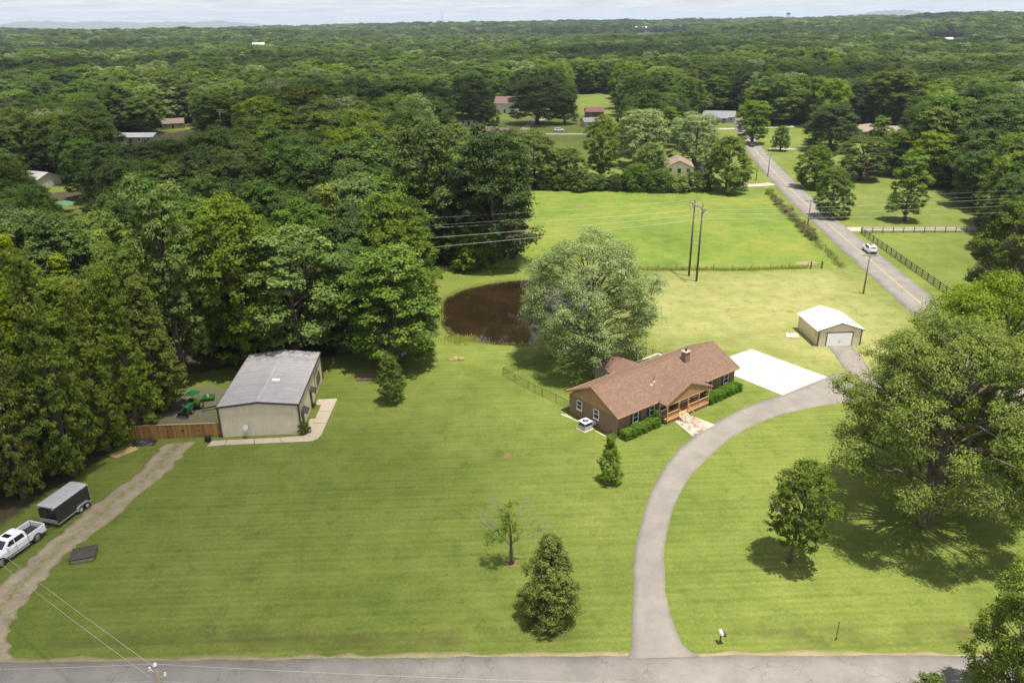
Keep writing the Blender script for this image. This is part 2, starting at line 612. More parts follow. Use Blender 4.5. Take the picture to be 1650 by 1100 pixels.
def asphalt(name, c, patch=0.25, crack=True):
    t = NT(name)
    p = t.pos()
    n = t.math('ADD', t.math('MULTIPLY', t.noise(0.35, 5, 0.65, p), 0.6), t.math('MULTIPLY', t.noise(9, 4, 0.8, p), 0.4))
    lo = tuple(x * (1 - patch) for x in c)
    hi = tuple(x * (1 + patch) for x in c)
    cc = t.ramp(n, [(0.33, lo), (0.68, hi)])
    if crack:
        v = t.n('ShaderNodeTexVoronoi', feature='DISTANCE_TO_EDGE')
        v.inputs['Scale'].default_value = 0.16
        d = t.n('ShaderNodeVectorMath', operation='ADD')
        nn = t.n('ShaderNodeTexNoise')
        nn.inputs['Scale'].default_value = 0.5
        t.l(p, nn.inputs['Vector'])
        t.l(p, d.inputs[0])
        sc_ = t.n('ShaderNodeVectorMath', operation='SCALE')
        sc_.inputs['Scale'].default_value = 5.0
        nn.inputs['Detail'].default_value = 5
        t.l(nn.outputs['Color'], sc_.inputs[0])
        t.l(sc_.outputs[0], d.inputs[1])
        t.l(d.outputs[0], v.inputs['Vector'])
        k = t.ramp(v.outputs['Distance'], [(0.002, 0.5), (0.008, 0.0)])
        cc = t.mix(k, cc, tuple(x * 0.35 for x in c))
        s = t.ramp(t.noise(0.13, 4, 0.6, p), [(0.56, 0.0), (0.62, 0.35)])
        cc = t.mix(s, cc, tuple(x * 0.7 for x in c))
    t.l(cc, t.b.inputs['Base Color'])
    t.b.inputs['Roughness'].default_value = 0.9
    t.b.inputs['Specular IOR Level'].default_value = 0.25
    t.bump(t.noise(45, 3, 0.7, p), 0.3, 0.01)
    return t.m


def gravel_mat(name, c, c2, grass=0.0):
    t = NT(name)
    p = t.pos()
    n = t.math('ADD', t.math('MULTIPLY', t.noise(0.6, 5, 0.7, p), 0.5), t.math('MULTIPLY', t.noise(11, 5, 0.85, p), 0.5))
    cc = t.ramp(n, [(0.34, c), (0.68, c2)])
    if grass:
        g = t.math('MULTIPLY', t.attr('mid'), t.ramp(t.noise(1.6, 6, 0.75, p), [(0.40, 0.0), (0.62, 1.0)]))
        cc = t.mix(g, cc, t.ramp(t.noise(5, 4, 0.7, p), [(0.3, (0.075, 0.11, 0.015)), (0.7, (0.17, 0.19, 0.04))]))
    t.l(cc, t.b.inputs['Base Color'])
    t.b.inputs['Roughness'].default_value = 0.95
    t.b.inputs['Specular IOR Level'].default_value = 0.1
    t.bump(t.noise(22, 4, 0.8, p), 0.6, 0.03)
    return t.m


M['asphalt'] = asphalt('asphalt_grey', (0.185, 0.170, 0.157))
M['drive_asphalt'] = asphalt('driveway_asphalt', (0.192, 0.173, 0.155), 0.24, False)
M['apron'] = gravel_mat('worn_apron', (0.13, 0.115, 0.10), (0.27, 0.24, 0.215))
M['track'] = gravel_mat('track_gravel', (0.17, 0.135, 0.09), (0.38, 0.315, 0.23), 1.0)
M['shoulder'] = gravel_mat('dry_verge', (0.15, 0.13, 0.06), (0.30, 0.26, 0.15))
M['lane'] = gravel_mat('pale_gravel', (0.27, 0.24, 0.19), (0.42, 0.38, 0.31))
M['concrete'] = plain('pale_concrete', (0.42, 0.385, 0.325), 0.85, var=0.2, scale=0.6, bump=0.15)
M['walk'] = plain('walk_concrete', (0.40, 0.335, 0.26), 0.9, var=0.14, scale=0.9, bump=0.2)
M['yellow_paint'] = plain('yellow_line_paint', (0.40, 0.31, 0.12), 0.85, var=0.25, scale=3)
M['sand'] = plain('pale_dry_soil', (0.50, 0.40, 0.27), 0.95, var=0.2, scale=3, bump=0.4)


def ragged(pts, amp, step=0.8, seed=0, closed=True):
    rg = random.Random(seed)
    out = []
    n = len(pts)
    for i in range(n if closed else n - 1):
        a_, b_ = Vector(pts[i][:2]), Vector(pts[(i + 1) % n][:2])
        L = (b_ - a_).length
        k = max(1, int(L / step))
        nr = Vector((-(b_ - a_).y, (b_ - a_).x))
        if nr.length > 0:
            nr.normalize()
        for q in range(k):
            p_ = a_.lerp(b_, q / k)
            out.append(p_ + nr * (rg.uniform(-amp, amp) if q else 0))
    if not closed:
        out.append(Vector(pts[-1][:2]))
    return out


def catmull(pts, k=8):
    pts = [Vector(p) for p in pts]
    P2 = [2 * pts[0] - pts[1]] + pts + [2 * pts[-1] - pts[-2]]
    out = []
    for i in range(1, len(P2) - 2):
        p0, p1, p2, p3 = P2[i - 1:i + 3]
        for q in range(k):
            t = q / k
            out.append(0.5 * ((2 * p1) + (p2 - p0) * t + (2 * p0 - 5 * p1 + 4 * p2 - p3) * t * t + (3 * p1 - p0 - 3 * p2 + p3) * t ** 3))
    out.append(pts[-1])
    return out


def strip_mesh(name, left, right, z, mat, nmid=6, jag=0.0, seed=1, terrain=False):
    """sheet between two polylines with equal counts, 'mid' = middle of strip and thin skirts"""
    rg = np.random.default_rng(seed)
    L = np.array([[p[0], p[1]] for p in left])
    Rr = np.array([[p[0], p[1]] for p in right])
    n = len(L)
    jl = rg.uniform(-jag, jag, n)
    jr = rg.uniform(-jag, jag, n)
    d = Rr - L
    w = np.linalg.norm(d, axis=1, keepdims=True)
    d = d / np.maximum(w, 1e-6)
    L = L + d * jl[:, None]
    Rr = Rr + d * jr[:, None]
    ts = np.linspace(0, 1, nmid + 1)
    v = []
    mid = []
    for t in ts:
        p = L * (1 - t) + Rr * t
        zz = (terr(p[:, 0], p[:, 1]) if terrain else 0) + z + 0.02 * math.sin(math.pi * t)
        v.append(np.column_stack([p, np.broadcast_to(zz, (n,))]))
        mid.append(np.full(n, max(0, 1 - abs(t - 0.5) / 0.26) if 0 < t < 1 else 1.0))
    lo0 = v[0].copy()
    lo0[:, 2] -= 0.12
    lo1 = v[-1].copy()
    lo1[:, 2] -= 0.12
    v = [lo0] + v + [lo1]
    mid = [mid[0]] + mid + [mid[-1]]
    V_ = np.concatenate(v)
    A_ = np.concatenate(mid)
    f = []
    for r in range(len(v) - 1):
        for i in range(n - 1):
            f.append((r * n + i, (r + 1) * n + i, (r + 1) * n + i + 1, r * n + i + 1))
    me = np_mesh(name, V_, np.array(f)[:, ::-1], M[mat], {'mid': ('POINT', A_)})
    return struct(link(name, me))


def centre_strip(name, cl, width, z, mat, jag=0.08, seed=1, terrain=False, nmid=4):
    pts = catmull([Vector((p[0], p[1], 0)) for p in cl], 10)
    le, ri = [], []
    for i, p in enumerate(pts):
        d = (pts[min(i + 1, len(pts) - 1)] - pts[max(i - 1, 0)]).normalized()
        nr = Vector((-d.y, d.x, 0)) * width / 2
        le.append(p + nr)
        ri.append(p - nr)
    return strip_mesh(name, le, ri, z, mat, nmid, jag, seed, terrain), pts


# near road along the bottom of the property
le = [(x, 44.75 - 0.0 * x + (-0.30 if x > 22 else 0) - (0.02 * (x - 22) if x > 22 else 0)) for x in np.arange(-160, 161, 1.5)]
le = [(x, 44.85 - 0.0035 * (x + 40) - 0.0006 * max(0, x - 10) ** 2 * (x < 70)) if x < 70 else (x, 41.9) for x, _ in le]
ri = [(p[0], p[1] - 6.4) for p in le]
strip_mesh('road', le, ri, 0.02, 'asphalt', 5, 0.12, 3)
strip_mesh('road_shoulder', [(x, y + .38) for x, y in le], [(x, y - .3) for x, y in le], 0.006, 'shoulder', 2, 0.22, 31)
# two-lane road on the right
HW = [(60, 20), (63, 60), (67.5, 95), (70.0, 117), (71.9, 135), (75.6, 169), (79.2, 200), (85.0, 240), (91, 277), (97.5, 312), (110, 370), (128, 440)]
_, hwp = centre_strip('highway', HW, 6.7, 0.03, 'asphalt', 0.07, 5)
ml, mr = [], []
for off, nm in ((-0.12, 0), (0.12, 1)):
    a_, b_ = [], []
    for i, p in enumerate(hwp):
        d = (hwp[min(i + 1, len(hwp) - 1)] - hwp[max(i - 1, 0)]).normalized()
        nr = Vector((-d.y, d.x, 0))
        a_.append(p + nr * (off + 0.045))
        b_.append(p + nr * (off - 0.045))
    strip_mesh('lane_marking', a_, b_, 0.056, 'yellow_paint', 1, 0.0, 2)

# driveway sweeping up from the road to the parking pad
DL = [(1010, 1062), (1017, 1040), (1019, 1000), (1020, 950), (1024, 885), (1040, 818), (1062, 768), (1090, 728), (1118, 704), (1150, 682), (1200, 657), (1250, 639), (1292, 622), (1332, 606), (1372, 598)]
DR = [(1128, 1058), (1100, 1038), (1084, 1000), (1074, 960), (1070, 900), (1076, 850), (1092, 802), (1120, 759), (1155, 724), (1200, 692), (1258, 668), (1318, 655), (1375, 646), (1420, 636), (1455, 620)]
dl = catmull([G(*p) for p in DL], 6)
dr = catmull([G(*p) for p in DR], 6)
strip_mesh('driveway', dl, dr, 0.03, 'drive_asphalt', 5, 0.09, 8)
# worn apron from garage door to the driveway
al = [G(*p) for p in [(1333, 556.8), (1343, 570), (1352, 582), (1368, 603)]]
ar = [G(*p) for p in [(1371.5, 556), (1383, 570), (1396, 588), (1418, 622)]]
strip_mesh('garage_apron', catmull(al, 5), catmull(ar, 5), 0.022, 'apron', 4, 0.08, 9)
# gravel track on the left
strip_mesh('gravel_track', catmull([G(*p) for p in TRACK_L], 7), catmull([G(*p) for p in TRACK_R], 7), 0.008, 'track', 8, 0.35, 10)
# lanes further off
def G2(u, v):
    g = G(u, v)
    return (g.x, g.y)


centre_strip('side_lane', [G2(1366, 369), G2(1400, 369), G2(1480, 368.5), G2(1580, 368)], 4.0, 0.012, 'lane', 0.1, 12)
centre_strip('side_lane', [G2(1245, 296), G2(1225, 298), G2(1190, 299)], 4.0, 0.012, 'lane', 0.1, 13)
centre_strip('side_lane', [G2(1150, 208), G2(1190, 207), G2(1240, 205), G2(1310, 203)], 5.0, 0.012, 'lane', 0.1, 14)
centre_strip('side_lane', [G2(1240, 241), G2(1275, 240), G2(1330, 240)], 3.6, 0.012, 'lane', 0.1, 15)
centre_strip('side_lane', [G2(800, 219), G2(850, 216), G2(905, 216), G2(955, 216)], 5.0, 0.012, 'lane', 0.1, 16)
centre_strip('side_lane', [G2(844, 209), G2(856, 199), G2(872, 193), G2(888, 189)], 4.0, 0.012, 'lane', 0.1, 17)

# concrete parking pad, cast in bays with joints
pad = [None, G(1210.5, 562.5), G(1333.5, 607.5), G(1260.5, 637)]
pad[0] = pad[1] + pad[3] - pad[2]
_pd = (pad[0] - Vector((12.17, 77.72, 0))).dot(Vector((math.cos(R(37.26)), math.sin(R(37.26)), 0)))
if _pd < 22.8:
    pad[0] = pad[0] + (pad[2] - pad[1]).normalized() * (22.8 - _pd)
padroot = struct(link('concrete_pad', None))
padroot.empty_display_size = 0.3
NB, NC = 3, 2
for i in range(NB):
    for j in range(NC):
        def bl(s, t):
            return pad[0].lerp(pad[3], s).lerp(pad[1].lerp(pad[2], s), t)
        e = 0.0016
        q = [bl(i / NB + e, j / NC + e), bl((i + 1) / NB - e, j / NC + e), bl((i + 1) / NB - e, (j + 1) / NC - e), bl(i / NB + e, (j + 1) / NC - e)]
        part('slab', MB().prism([(p.x, p.y) for p in q], -0.1, 0.045), 'concrete', padroot)

# ------------------------------------------------------------------ pond
def water_material():
    t = NT('murky_water')
    p = t.pos()
    t.l(t.ramp(t.noise(0.12, 3, 0.5, p), [(0.35, (0.013, 0.008, 0.0035)), (0.7, (0.023, 0.014, 0.006))]), t.b.inputs['Base Color'])
    t.b.inputs['Roughness'].default_value = 0.03
    t.b.inputs['IOR'].default_value = 1.48
    mp = t.n('ShaderNodeMapping')
    mp.inputs['Scale'].default_value = (1.0, 2.2, 1.0)
    t.l(p, mp.inputs['Vector'])
    t.bump(t.noise(1.6, 3, 0.5, mp.outputs[0]), 0.05, 0.05)
    return t.m


pc = POND.mean(0)
pp = [tuple(pc + (q - pc) * 1.04) for q in POND]
pw = MB()
pw.add([(p[0], p[1], -0.28) for p in pp], [tuple(range(len(pp)))])
M['water'] = water_material()
struct(link('pond_water', pw.mesh('pond_water', M['water'])))

# ------------------------------------------------------------------ building materials


def ribbed(name, c, rough=0.55, var=0.08, stain=0.0):
    t = NT(name)
    o = t.obj()
    n = t.noise(0.8, 5, 0.6, o)
    cc = t.ramp(n, [(0.3, tuple(x * (1 - var) for x in c)), (0.7, tuple(x * (1 + var) for x in c))])
    if stain:
        mp = t.n('ShaderNodeMapping')
        mp.inputs['Scale'].default_value = (1, 1, 0.15)
        t.l(o, mp.inputs['Vector'])
        cc = t.mix(t.ramp(t.noise(2.2, 5, 0.7, mp.outputs[0]), [(0.5, 0.0), (0.8, stain)]), cc, tuple(x * 0.5 for x in c))
    t.l(cc, t.b.inputs['Base Color'])
    t.b.inputs['Roughness'].default_value = rough
    t.b.inputs['Specular IOR Level'].default_value = 0.4
    return t.m


def shingle_mat(name, c):
    t = NT(name)
    o = t.obj()
    br = t.n('ShaderNodeTexBrick')
    br.inputs['Scale'].default_value = 1.0
    br.inputs['Brick Width'].default_value = 0.42
    br.inputs['Row Height'].default_value = 0.19
    br.inputs['Mortar Size'].default_value = 0.012
    br.inputs['Bias'].default_value = -0.2
    br.offset = 0.37
    br.inputs['Color1'].default_value = (*[x * 0.82 for x in c], 1)
    br.inputs['Color2'].default_value = (*[min(1, x * 1.18) for x in c], 1)
    br.inputs['Mortar'].default_value = (*[x * 0.6 for x in c], 1)
    t.l(o, br.inputs['Vector'])
    n = t.noise(0.5, 5, 0.6, o)
    cc = t.mix(t.ramp(n, [(0.3, 0.0), (0.75, 0.45)]), br.outputs[0], tuple(x * 0.8 for x in c))
    t.l(cc, t.b.inputs['Base Color'])
    t.b.inputs['Roughness'].default_value = 0.9
    t.b.inputs['Specular IOR Level'].default_value = 0.2
    t.bump(t.noise(40, 2, 0.6, o), 0.3, 0.01)
    return t.m


def brick_mat(name, c, c2, mortar):
    t = NT(name)
    tc = t.n('ShaderNodeTexCoord')
    sep = t.n('ShaderNodeSeparateXYZ')
    t.l(tc.outputs['Object'], sep.inputs[0])
    comb = t.n('ShaderNodeCombineXYZ')
    t.l(t.math('ADD', sep.outputs[0], sep.outputs[1]), comb.inputs[0])
    t.l(sep.outputs[2], comb.inputs[1])
    br = t.n('ShaderNodeTexBrick')
    br.inputs['Scale'].default_value = 1.0
    br.inputs['Brick Width'].default_value = 0.22
    br.inputs['Row Height'].default_value = 0.075
    br.inputs['Mortar Size'].default_value = 0.008
    br.inputs['Color1'].default_value = (*c, 1)
    br.inputs['Color2'].default_value = (*c2, 1)
    br.inputs['Mortar'].default_value = (*mortar, 1)
    t.l(comb.outputs[0], br.inputs['Vector'])
    n = t.noise(0.9, 4, 0.6, tc.outputs['Object'])
    cc = t.mix(t.ramp(n, [(0.35, 0.0), (0.8, 0.4)]), br.outputs[0], tuple(x * 0.7 for x in c))
    t.l(cc, t.b.inputs['Base Color'])
    t.b.inputs['Roughness'].default_value = 0.9
    t.bump(br.outputs['Fac'], -0.3, 0.008)
    return t.m


def roof_metal(name, c, rust):
    t = NT(name)
    o = t.obj()
    cc = t.ramp(t.noise(0.7, 5, 0.65, o), [(0.3, tuple(x * .88 for x in c)), (0.7, tuple(x * 1.1 for x in c))])
    sep = t.n('ShaderNodeSeparateXYZ')
    t.l(o, sep.inputs[0])
    # leaf debris and mildew gather at the far (wooded) end
    far = t.ramp(t.math('MULTIPLY', sep.outputs[1], 1 / 15.3), [(0.72, 0.0), (0.97, 1.0)])
    st = t.math('MULTIPLY', far, t.ramp(t.noise(0.75, 6, 0.75, o), [(0.44, 0.0), (0.60, 0.95)]))
    cc = t.mix(st, cc, (0.10, 0.08, 0.075))
    mp = t.n('ShaderNodeMapping')
    mp.inputs['Scale'].default_value = (0.25, 1.6, 1)
    t.l(o, mp.inputs['Vector'])
    cc = t.mix(t.ramp(t.noise(1.1, 5, 0.7, mp.outputs[0]), [(0.5, 0.0), (0.75, 0.3)]), cc, rust)
    t.l(cc, t.b.inputs['Base Color'])
    t.b.inputs['Roughness'].default_value = 0.6
    t.b.inputs['Metallic'].default_value = 0.0
    return t.m


def glass_mat(name, c=(0.02, 0.025, 0.03)):
    t = NT(name)
    t.b.inputs['Base Color'].default_value = (*c, 1)
    t.b.inputs['Roughness'].default_value = 0.06
    t.b.inputs['Specular IOR Level'].default_value = 0.6
    return t.m


M['tan_metal'] = ribbed('tan_wall_metal', (0.66, 0.575, 0.44), stain=0.3)
M['tan_metal_pale'] = ribbed('pale_tan_wall_metal', (0.66, 0.565, 0.41), stain=0.25)
M['bronze'] = plain('bronze_trim', (0.055, 0.042, 0.036), 0.5, var=0.1)
M['grey_roof'] = roof_metal('grey_roof_metal', (0.32, 0.305, 0.315), (0.25, 0.235, 0.23))
M['skylight'] = plain('skylight_panel', (0.72, 0.72, 0.70), 0.4, var=0.05)
M['white_roof'] = plain('white_roof_metal', (0.84, 0.84, 0.83), 0.5, var=0.03)
M['shingle'] = shingle_mat('brown_shingle', (0.176, 0.110, 0.080))
M['brick'] = brick_mat('brown_brick', (0.245, 0.142, 0.085), (0.175, 0.098, 0.060), (0.26, 0.19, 0.135))
M['brick_base'] = brick_mat('porch_brick', (0.26, 0.17, 0.11), (0.19, 0.12, 0.075), (0.3, 0.24, 0.18))
M['tan_siding'] = plain('tan_board_siding', (0.35, 0.20, 0.095), 0.8, var=0.12, scale=1.2)
M['fascia'] = plain('brown_fascia', (0.30, 0.175, 0.10), 0.7, var=0.12)
M['cedar'] = plain('stained_porch_wood', (0.50, 0.28, 0.13), 0.75, var=0.18, scale=2)
M['stucco'] = plain('grey_green_siding', (0.24, 0.26, 0.22), 0.85)
M['white'] = plain('white_paint', (0.78, 0.78, 0.76), 0.55, var=0.05)
M['door_white'] = plain('white_door_paint', (0.82, 0.82, 0.81), 0.5, var=0.04)
M['glass'] = glass_mat('dark_window_glass')
M['shutter'] = plain('dark_shutter', (0.05, 0.05, 0.055), 0.6)
M['dark'] = plain('dark_paint', (0.028, 0.028, 0.03), 0.5)
M['black_metal'] = plain('black_metal', (0.02, 0.02, 0.02), 0.45)
M['galv'] = plain('galvanised_metal', (0.46, 0.47, 0.48), 0.4, metal=0.6, var=0.12)
M['ac_grey'] = plain('unit_grey', (0.40, 0.40, 0.43), 0.5)
M['ac_top'] = plain('unit_top', (0.68, 0.67, 0.70), 0.5)
M['pole_wood'] = plain('weathered_pole_wood', (0.105, 0.072, 0.05), 0.9, var=0.3, scale=2)
M['pole_grey'] = plain('grey_pole_wood', (0.20, 0.165, 0.13), 0.9, var=0.3, scale=2)
M['pole_pale'] = plain('pale_crossarm_wood', (0.34, 0.29, 0.23), 0.9, var=0.2)
M['ceramic'] = plain('insulator_ceramic', (0.62, 0.63, 0.62), 0.3)
M['wire'] = plain('aluminium_wire', (0.30, 0.30, 0.27), 0.6)
M['wire_dark'] = plain('dull_wire', (0.22, 0.21, 0.20), 0.5)
M['fence_wood'] = None
t_ = NT('honey_fence_boards')
_oi = t_.n('ShaderNodeObjectInfo').outputs['Random']
_nn = t_.noise(6, 5, 0.7, t_.obj())
t_.l(t_.ramp(t_.math('ADD', t_.math('MULTIPLY', _oi, 0.65), t_.math('MULTIPLY', _nn, 0.45)), [(0.15, (0.20, 0.095, 0.026)), (0.55, (0.32, 0.165, 0.05)), (0.95, (0.45, 0.26, 0.095))]), t_.b.inputs['Base Color'])
t_.b.inputs['Roughness'].default_value = 0.8
M['fence_wood'] = t_.m
M['lumber'] = plain('pale_lumber', (0.50, 0.36, 0.17), 0.8, var=0.2, scale=3)
M['rail_black'] = plain('dark_rail_paint', (0.070, 0.060, 0.050), 0.75, var=0.25)
M['stone_curb'] = plain('tan_curb_stone', (0.36, 0.28, 0.20), 0.9, var=0.25, scale=4, bump=0.5)
M['dark_shingle'] = shingle_mat('charcoal_shingle', (0.075, 0.068, 0.062))
M['truck_white'] = plain('white_car_paint', (0.80, 0.81, 0.83), 0.22, var=0.02, coat=0.6)
M['tyre'] = plain('black_tyre_rubber', (0.018, 0.018, 0.018), 0.85)
M['rim'] = plain('alloy_rim', (0.55, 0.56, 0.58), 0.3, metal=0.7, var=0.1)
M['rim_white'] = plain('white_wheel', (0.78, 0.79, 0.80), 0.4, var=0.05)
M['car_glass'] = glass_mat('tinted_car_glass', (0.012, 0.014, 0.02))
M['red_lamp'] = plain('red_lamp_lens', (0.42, 0.03, 0.025), 0.25)
M['clear_lamp'] = plain('clear_lamp_lens', (0.7, 0.72, 0.75), 0.15)
M['trailer_black'] = plain('gloss_black_panel', (0.014, 0.014, 0.017), 0.22, var=0.1, coat=0.4)
M['trailer_roof'] = plain('dull_aluminium_roof', (0.36, 0.37, 0.385), 0.5, metal=0.1, var=0.12)
M['diamond'] = plain('bright_aluminium', (0.55, 0.57, 0.60), 0.35, metal=0.6, var=0.1)
M['tractor_green'] = plain('tractor_green_paint', (0.014, 0.125, 0.032), 0.4, var=0.15)
M['tractor_yellow'] = plain('tractor_yellow_paint', (0.62, 0.42, 0.03), 0.45)
M['rust'] = plain('rusty_steel', (0.20, 0.085, 0.045), 0.8, var=0.3, scale=5)
M['mulch'] = plain('brown_mulch', (0.17, 0.105, 0.06), 0.95, var=.3, scale=6)
M['bin'] = plain('black_plastic', (0.015, 0.016, 0.018), 0.5)
M['pavers'] = None
t_ = NT('mottled_flagstones')
_o = t_.pos()
_v = t_.n('ShaderNodeTexVoronoi')
_v.inputs['Scale'].default_value = 2.4
t_.l(_o, _v.inputs['Vector'])
_ve = t_.n('ShaderNodeTexVoronoi', feature='DISTANCE_TO_EDGE')
_ve.inputs['Scale'].default_value = 2.4
t_.l(_o, _ve.inputs['Vector'])
_sx = t_.n('ShaderNodeSeparateColor')
t_.l(_v.outputs['Color'], _sx.inputs[0])
_c = t_.ramp(_sx.outputs[0], [(0.1, (0.17, 0.10, 0.08)), (0.4, (0.31, 0.22, 0.165)), (0.7, (0.38, 0.30, 0.23)), (0.95, (0.46, 0.39, 0.31))])
_c = t_.mix(t_.ramp(_ve.outputs['Distance'], [(0.02, 0.8), (0.06, 0.0)]), _c, (0.28, 0.21, 0.155))
t_.l(_c, t_.b.inputs['Base Color'])
t_.b.inputs['Roughness'].default_value = 0.9
M['pavers'] = t_.m


# ------------------------------------------------------------------ reusable building pieces
def window(parent, x, z, w, h, wall='front', y=0.0, sash=True, sill=True, frame='white', fw=0.07):
    """wall 'front': plane y=const facing -y; 'left': plane x=const facing -x, x is then the y coordinate; right: facing +x"""
    def mk(u0, u1, z0, z1, d0, d1):
        if wall == 'front':
            return MB().box(u0, u1, y - d1, y - d0, z0, z1)
        if wall == 'back':
            return MB().box(u0, u1, y + d0, y + d1, z0, z1)
        if wall == 'left':
            return MB().box(y - d1, y - d0, u0, u1, z0, z1)
        return MB().box(y + d0, y + d1, u0, u1, z0, z1)
    wd = MB()
    for a_ in ((x - w / 2, x + w / 2, z, z + fw), (x - w / 2, x + w / 2, z + h - fw, z + h), (x - w / 2, x - w / 2 + fw, z + fw, z + h - fw), (x + w / 2 - fw, x + w / 2, z + fw, z + h - fw)):
        b_ = mk(*a_, 0.004, 0.06)
        wd.add(b_.v, b_.f)
    win = part('window', wd, frame, parent)
    part('pane', mk(x - w / 2 + fw, x + w / 2 - fw, z + fw, z + h - fw, 0.002, 0.02), 'glass', win)
    if sash:
        part('sash_bar', mk(x - w / 2 + fw, x + w / 2 - fw, z + h / 2 - 0.025, z + h / 2 + 0.025, 0.022, 0.05), frame, win)
    if sill:
        part('sill', mk(x - w / 2 - 0.05, x + w / 2 + 0.05, z - 0.07, z - 0.003, 0.004, 0.10), frame, win)
    return win


def hull(parent, x0, x1, y0, y1, z0, ze, zr, mat, ridge='x'):
    """closed wall box with the gable triangles, named wall"""
    m = MB()
    if ridge == 'x':
        ym = (y0 + y1) / 2
        prof = [(y0, z0), (y1, z0), (y1, ze), (ym, zr), (y0, ze)]
        n = 5
        vs = [(x0, p[0], p[1]) for p in prof] + [(x1, p[0], p[1]) for p in prof]
    else:
        xm = (x0 + x1) / 2
        prof = [(x0, z0), (x1, z0), (x1, ze), (xm, zr), (x0, ze)]
        n = 5
        vs = [(p[0], y0, p[1]) for p in prof] + [(p[0], y1, p[1]) for p in prof]
    m.add(vs, [tuple(range(n)), tuple(range(n, 2 * n))] + [(i, n + i, n + (i + 1) % n, (i + 1) % n) for i in range(n)])
    return part('wall', m, mat, parent)


# ------------------------------------------------------------------ metal building
A0 = Vector((-34.75, 79.45, 0))
mb_rot = math.atan2(0.76, 9.19) * 0.75
mbd = thing('metal_building', 'tan ribbed metal building with grey roof and dark bronze trim', 'building', A0, mb_rot)
MW, ML, ME, MR = 9.3, 15.3, 4.1, 4.55


def ribs(m, p0, p1, z0, z1f, nrm, step=0.32, d=0.035, w=0.07):
    p0, p1 = Vector(p0), Vector(p1)
    L = (p1 - p0).length
    k = int(L / step)
    for i in range(k + 1):
        s_ = (i + 0.5) / (k + 1)
        c = p0.lerp(p1, s_)
        t = (p1 - p0).normalized() * w / 2
        n_ = Vector(nrm) * d
        zt = z1f(s_)
        a_, b_ = c - t, c + t
        m.add([(a_.x, a_.y, z0), (b_.x, b_.y, z0), (b_.x + n_.x, b_.y + n_.y, z0), (a_.x + n_.x, a_.y + n_.y, z0),
               (a_.x, a_.y, zt), (b_.x, b_.y, zt), (b_.x + n_.x, b_.y + n_.y, zt), (a_.x + n_.x, a_.y + n_.y, zt)],
              [(0, 1, 2, 3), (4, 7, 6, 5), (0, 4, 5, 1), (1, 5, 6, 2), (2, 6, 7, 3), (3, 7, 4, 0)])


hull(mbd, 0, MW, 0, ML, 0, ME - 0.06, MR - 0.06, 'tan_metal', 'y')
gz = lambda s_: ME - 0.1 + (MR - ME) * (1 - abs(s_ - 0.5) * 2)
m = MB()
ribs(m, (0.1, 0, 0), (MW - 0.1, 0, 0), 0.05, gz, (0, -1, 0))
part('wall_ribs', m, 'tan_metal', mbd)
m = MB()
ribs(m, (MW, 0.1, 0), (MW, ML - 0.1, 0), 0.05, lambda s_: ME - 0.1, (1, 0, 0))
part('wall_ribs', m, 'tan_metal', mbd)
m = MB()
ribs(m, (0, 0.1, 0), (0, ML - 0.1, 0), 0.05, lambda s_: ME - 0.1, (-1, 0, 0))
part('wall_ribs', m, 'tan_metal', mbd)
NPAN = 15
for side in (0, 1):
    for i in range(NPAN):
        y0, y1 = -0.12 + (ML + 0.24) * i / NPAN, -0.12 + (ML + 0.24) * (i + 1) / NPAN
        lift = 0.004 * (i % 2)
        xa, xb = (-0.12, MW / 2) if side == 0 else (MW / 2, MW + 0.12)
        za, zb = (ME - 0.012, MR) if side == 0 else (MR, ME - 0.012)
        q = [(xa, y0 + 0.012, za + lift), (xb, y0 + 0.012, zb + lift), (xb, y1 - 0.012, zb + lift), (xa, y1 - 0.012, za + lift)]
        pm = MB().slab(q, 0.03)
        for kk in range(3):
            yy = y0 + 0.02 + (y1 - y0) * (kk + 0.02) / 3
            pm.add([(xa, yy, za + lift), (xa, yy + 0.06, za + lift), (xb, yy + 0.06, zb + lift), (xb, yy, zb + lift), (xa, yy + 0.015, za + lift + 0.035), (xa, yy + 0.045, za + lift + 0.035), (xb, yy + 0.045, zb + lift + 0.035), (xb, yy + 0.015, zb + lift + 0.035)],
                   [(0, 4, 7, 3), (4, 5, 6, 7), (5, 1, 2, 6), (0, 1, 5, 4), (3, 7, 6, 2)])
        part('roof_panel', pm, 'grey_roof', mbd)
part('ridge_cap', MB().slab([(MW / 2 - 0.22, -0.13, MR + 0.03), (MW / 2, -0.13, MR + 0.055), (MW / 2, ML + .13, MR + 0.055), (MW / 2 - .22, ML + .13, MR + 0.03)], 0.02).slab([(MW / 2, -0.13, MR + 0.055), (MW / 2 + 0.22, -0.13, MR + 0.03), (MW / 2 + .22, ML + .13, MR + 0.03), (MW / 2, ML + .13, MR + 0.055)], 0.02), 'grey_roof', mbd)
part('skylight', MB().slab([(5.1, 5.6, 4.575), (6.0, 5.6, 4.49), (6.0, 6.3, 4.49), (5.1, 6.3, 4.575)], 0.02), 'skylight', mbd)
for y in (-0.155, ML + 0.155):
    tm = MB()
    tm.bar((-0.15, y, ME - 0.12), (MW / 2, y, MR - 0.08), 0.05, 0.22)
    tm.bar((MW / 2, y, MR - 0.08), (MW + 0.15, y, ME - 0.12), 0.05, 0.22)
    part('gable_trim', tm, 'bronze', mbd)
for x in (-0.17, MW + 0.17):
    part('gutter', MB().box(x - 0.05, x + 0.05, -0.13, ML + 0.13, ME - 0.19, ME - 0.04), 'bronze', mbd)
for x, y in ((-0.05, -0.05), (MW + 0.05, -0.05), (MW + 0.05, ML + 0.05), (-0.05, ML + 0.05)):
    part('corner_trim', MB().box(x - 0.09, x + 0.09, y - 0.09, y + 0.09, 0, ME - 0.2), 'bronze', mbd)
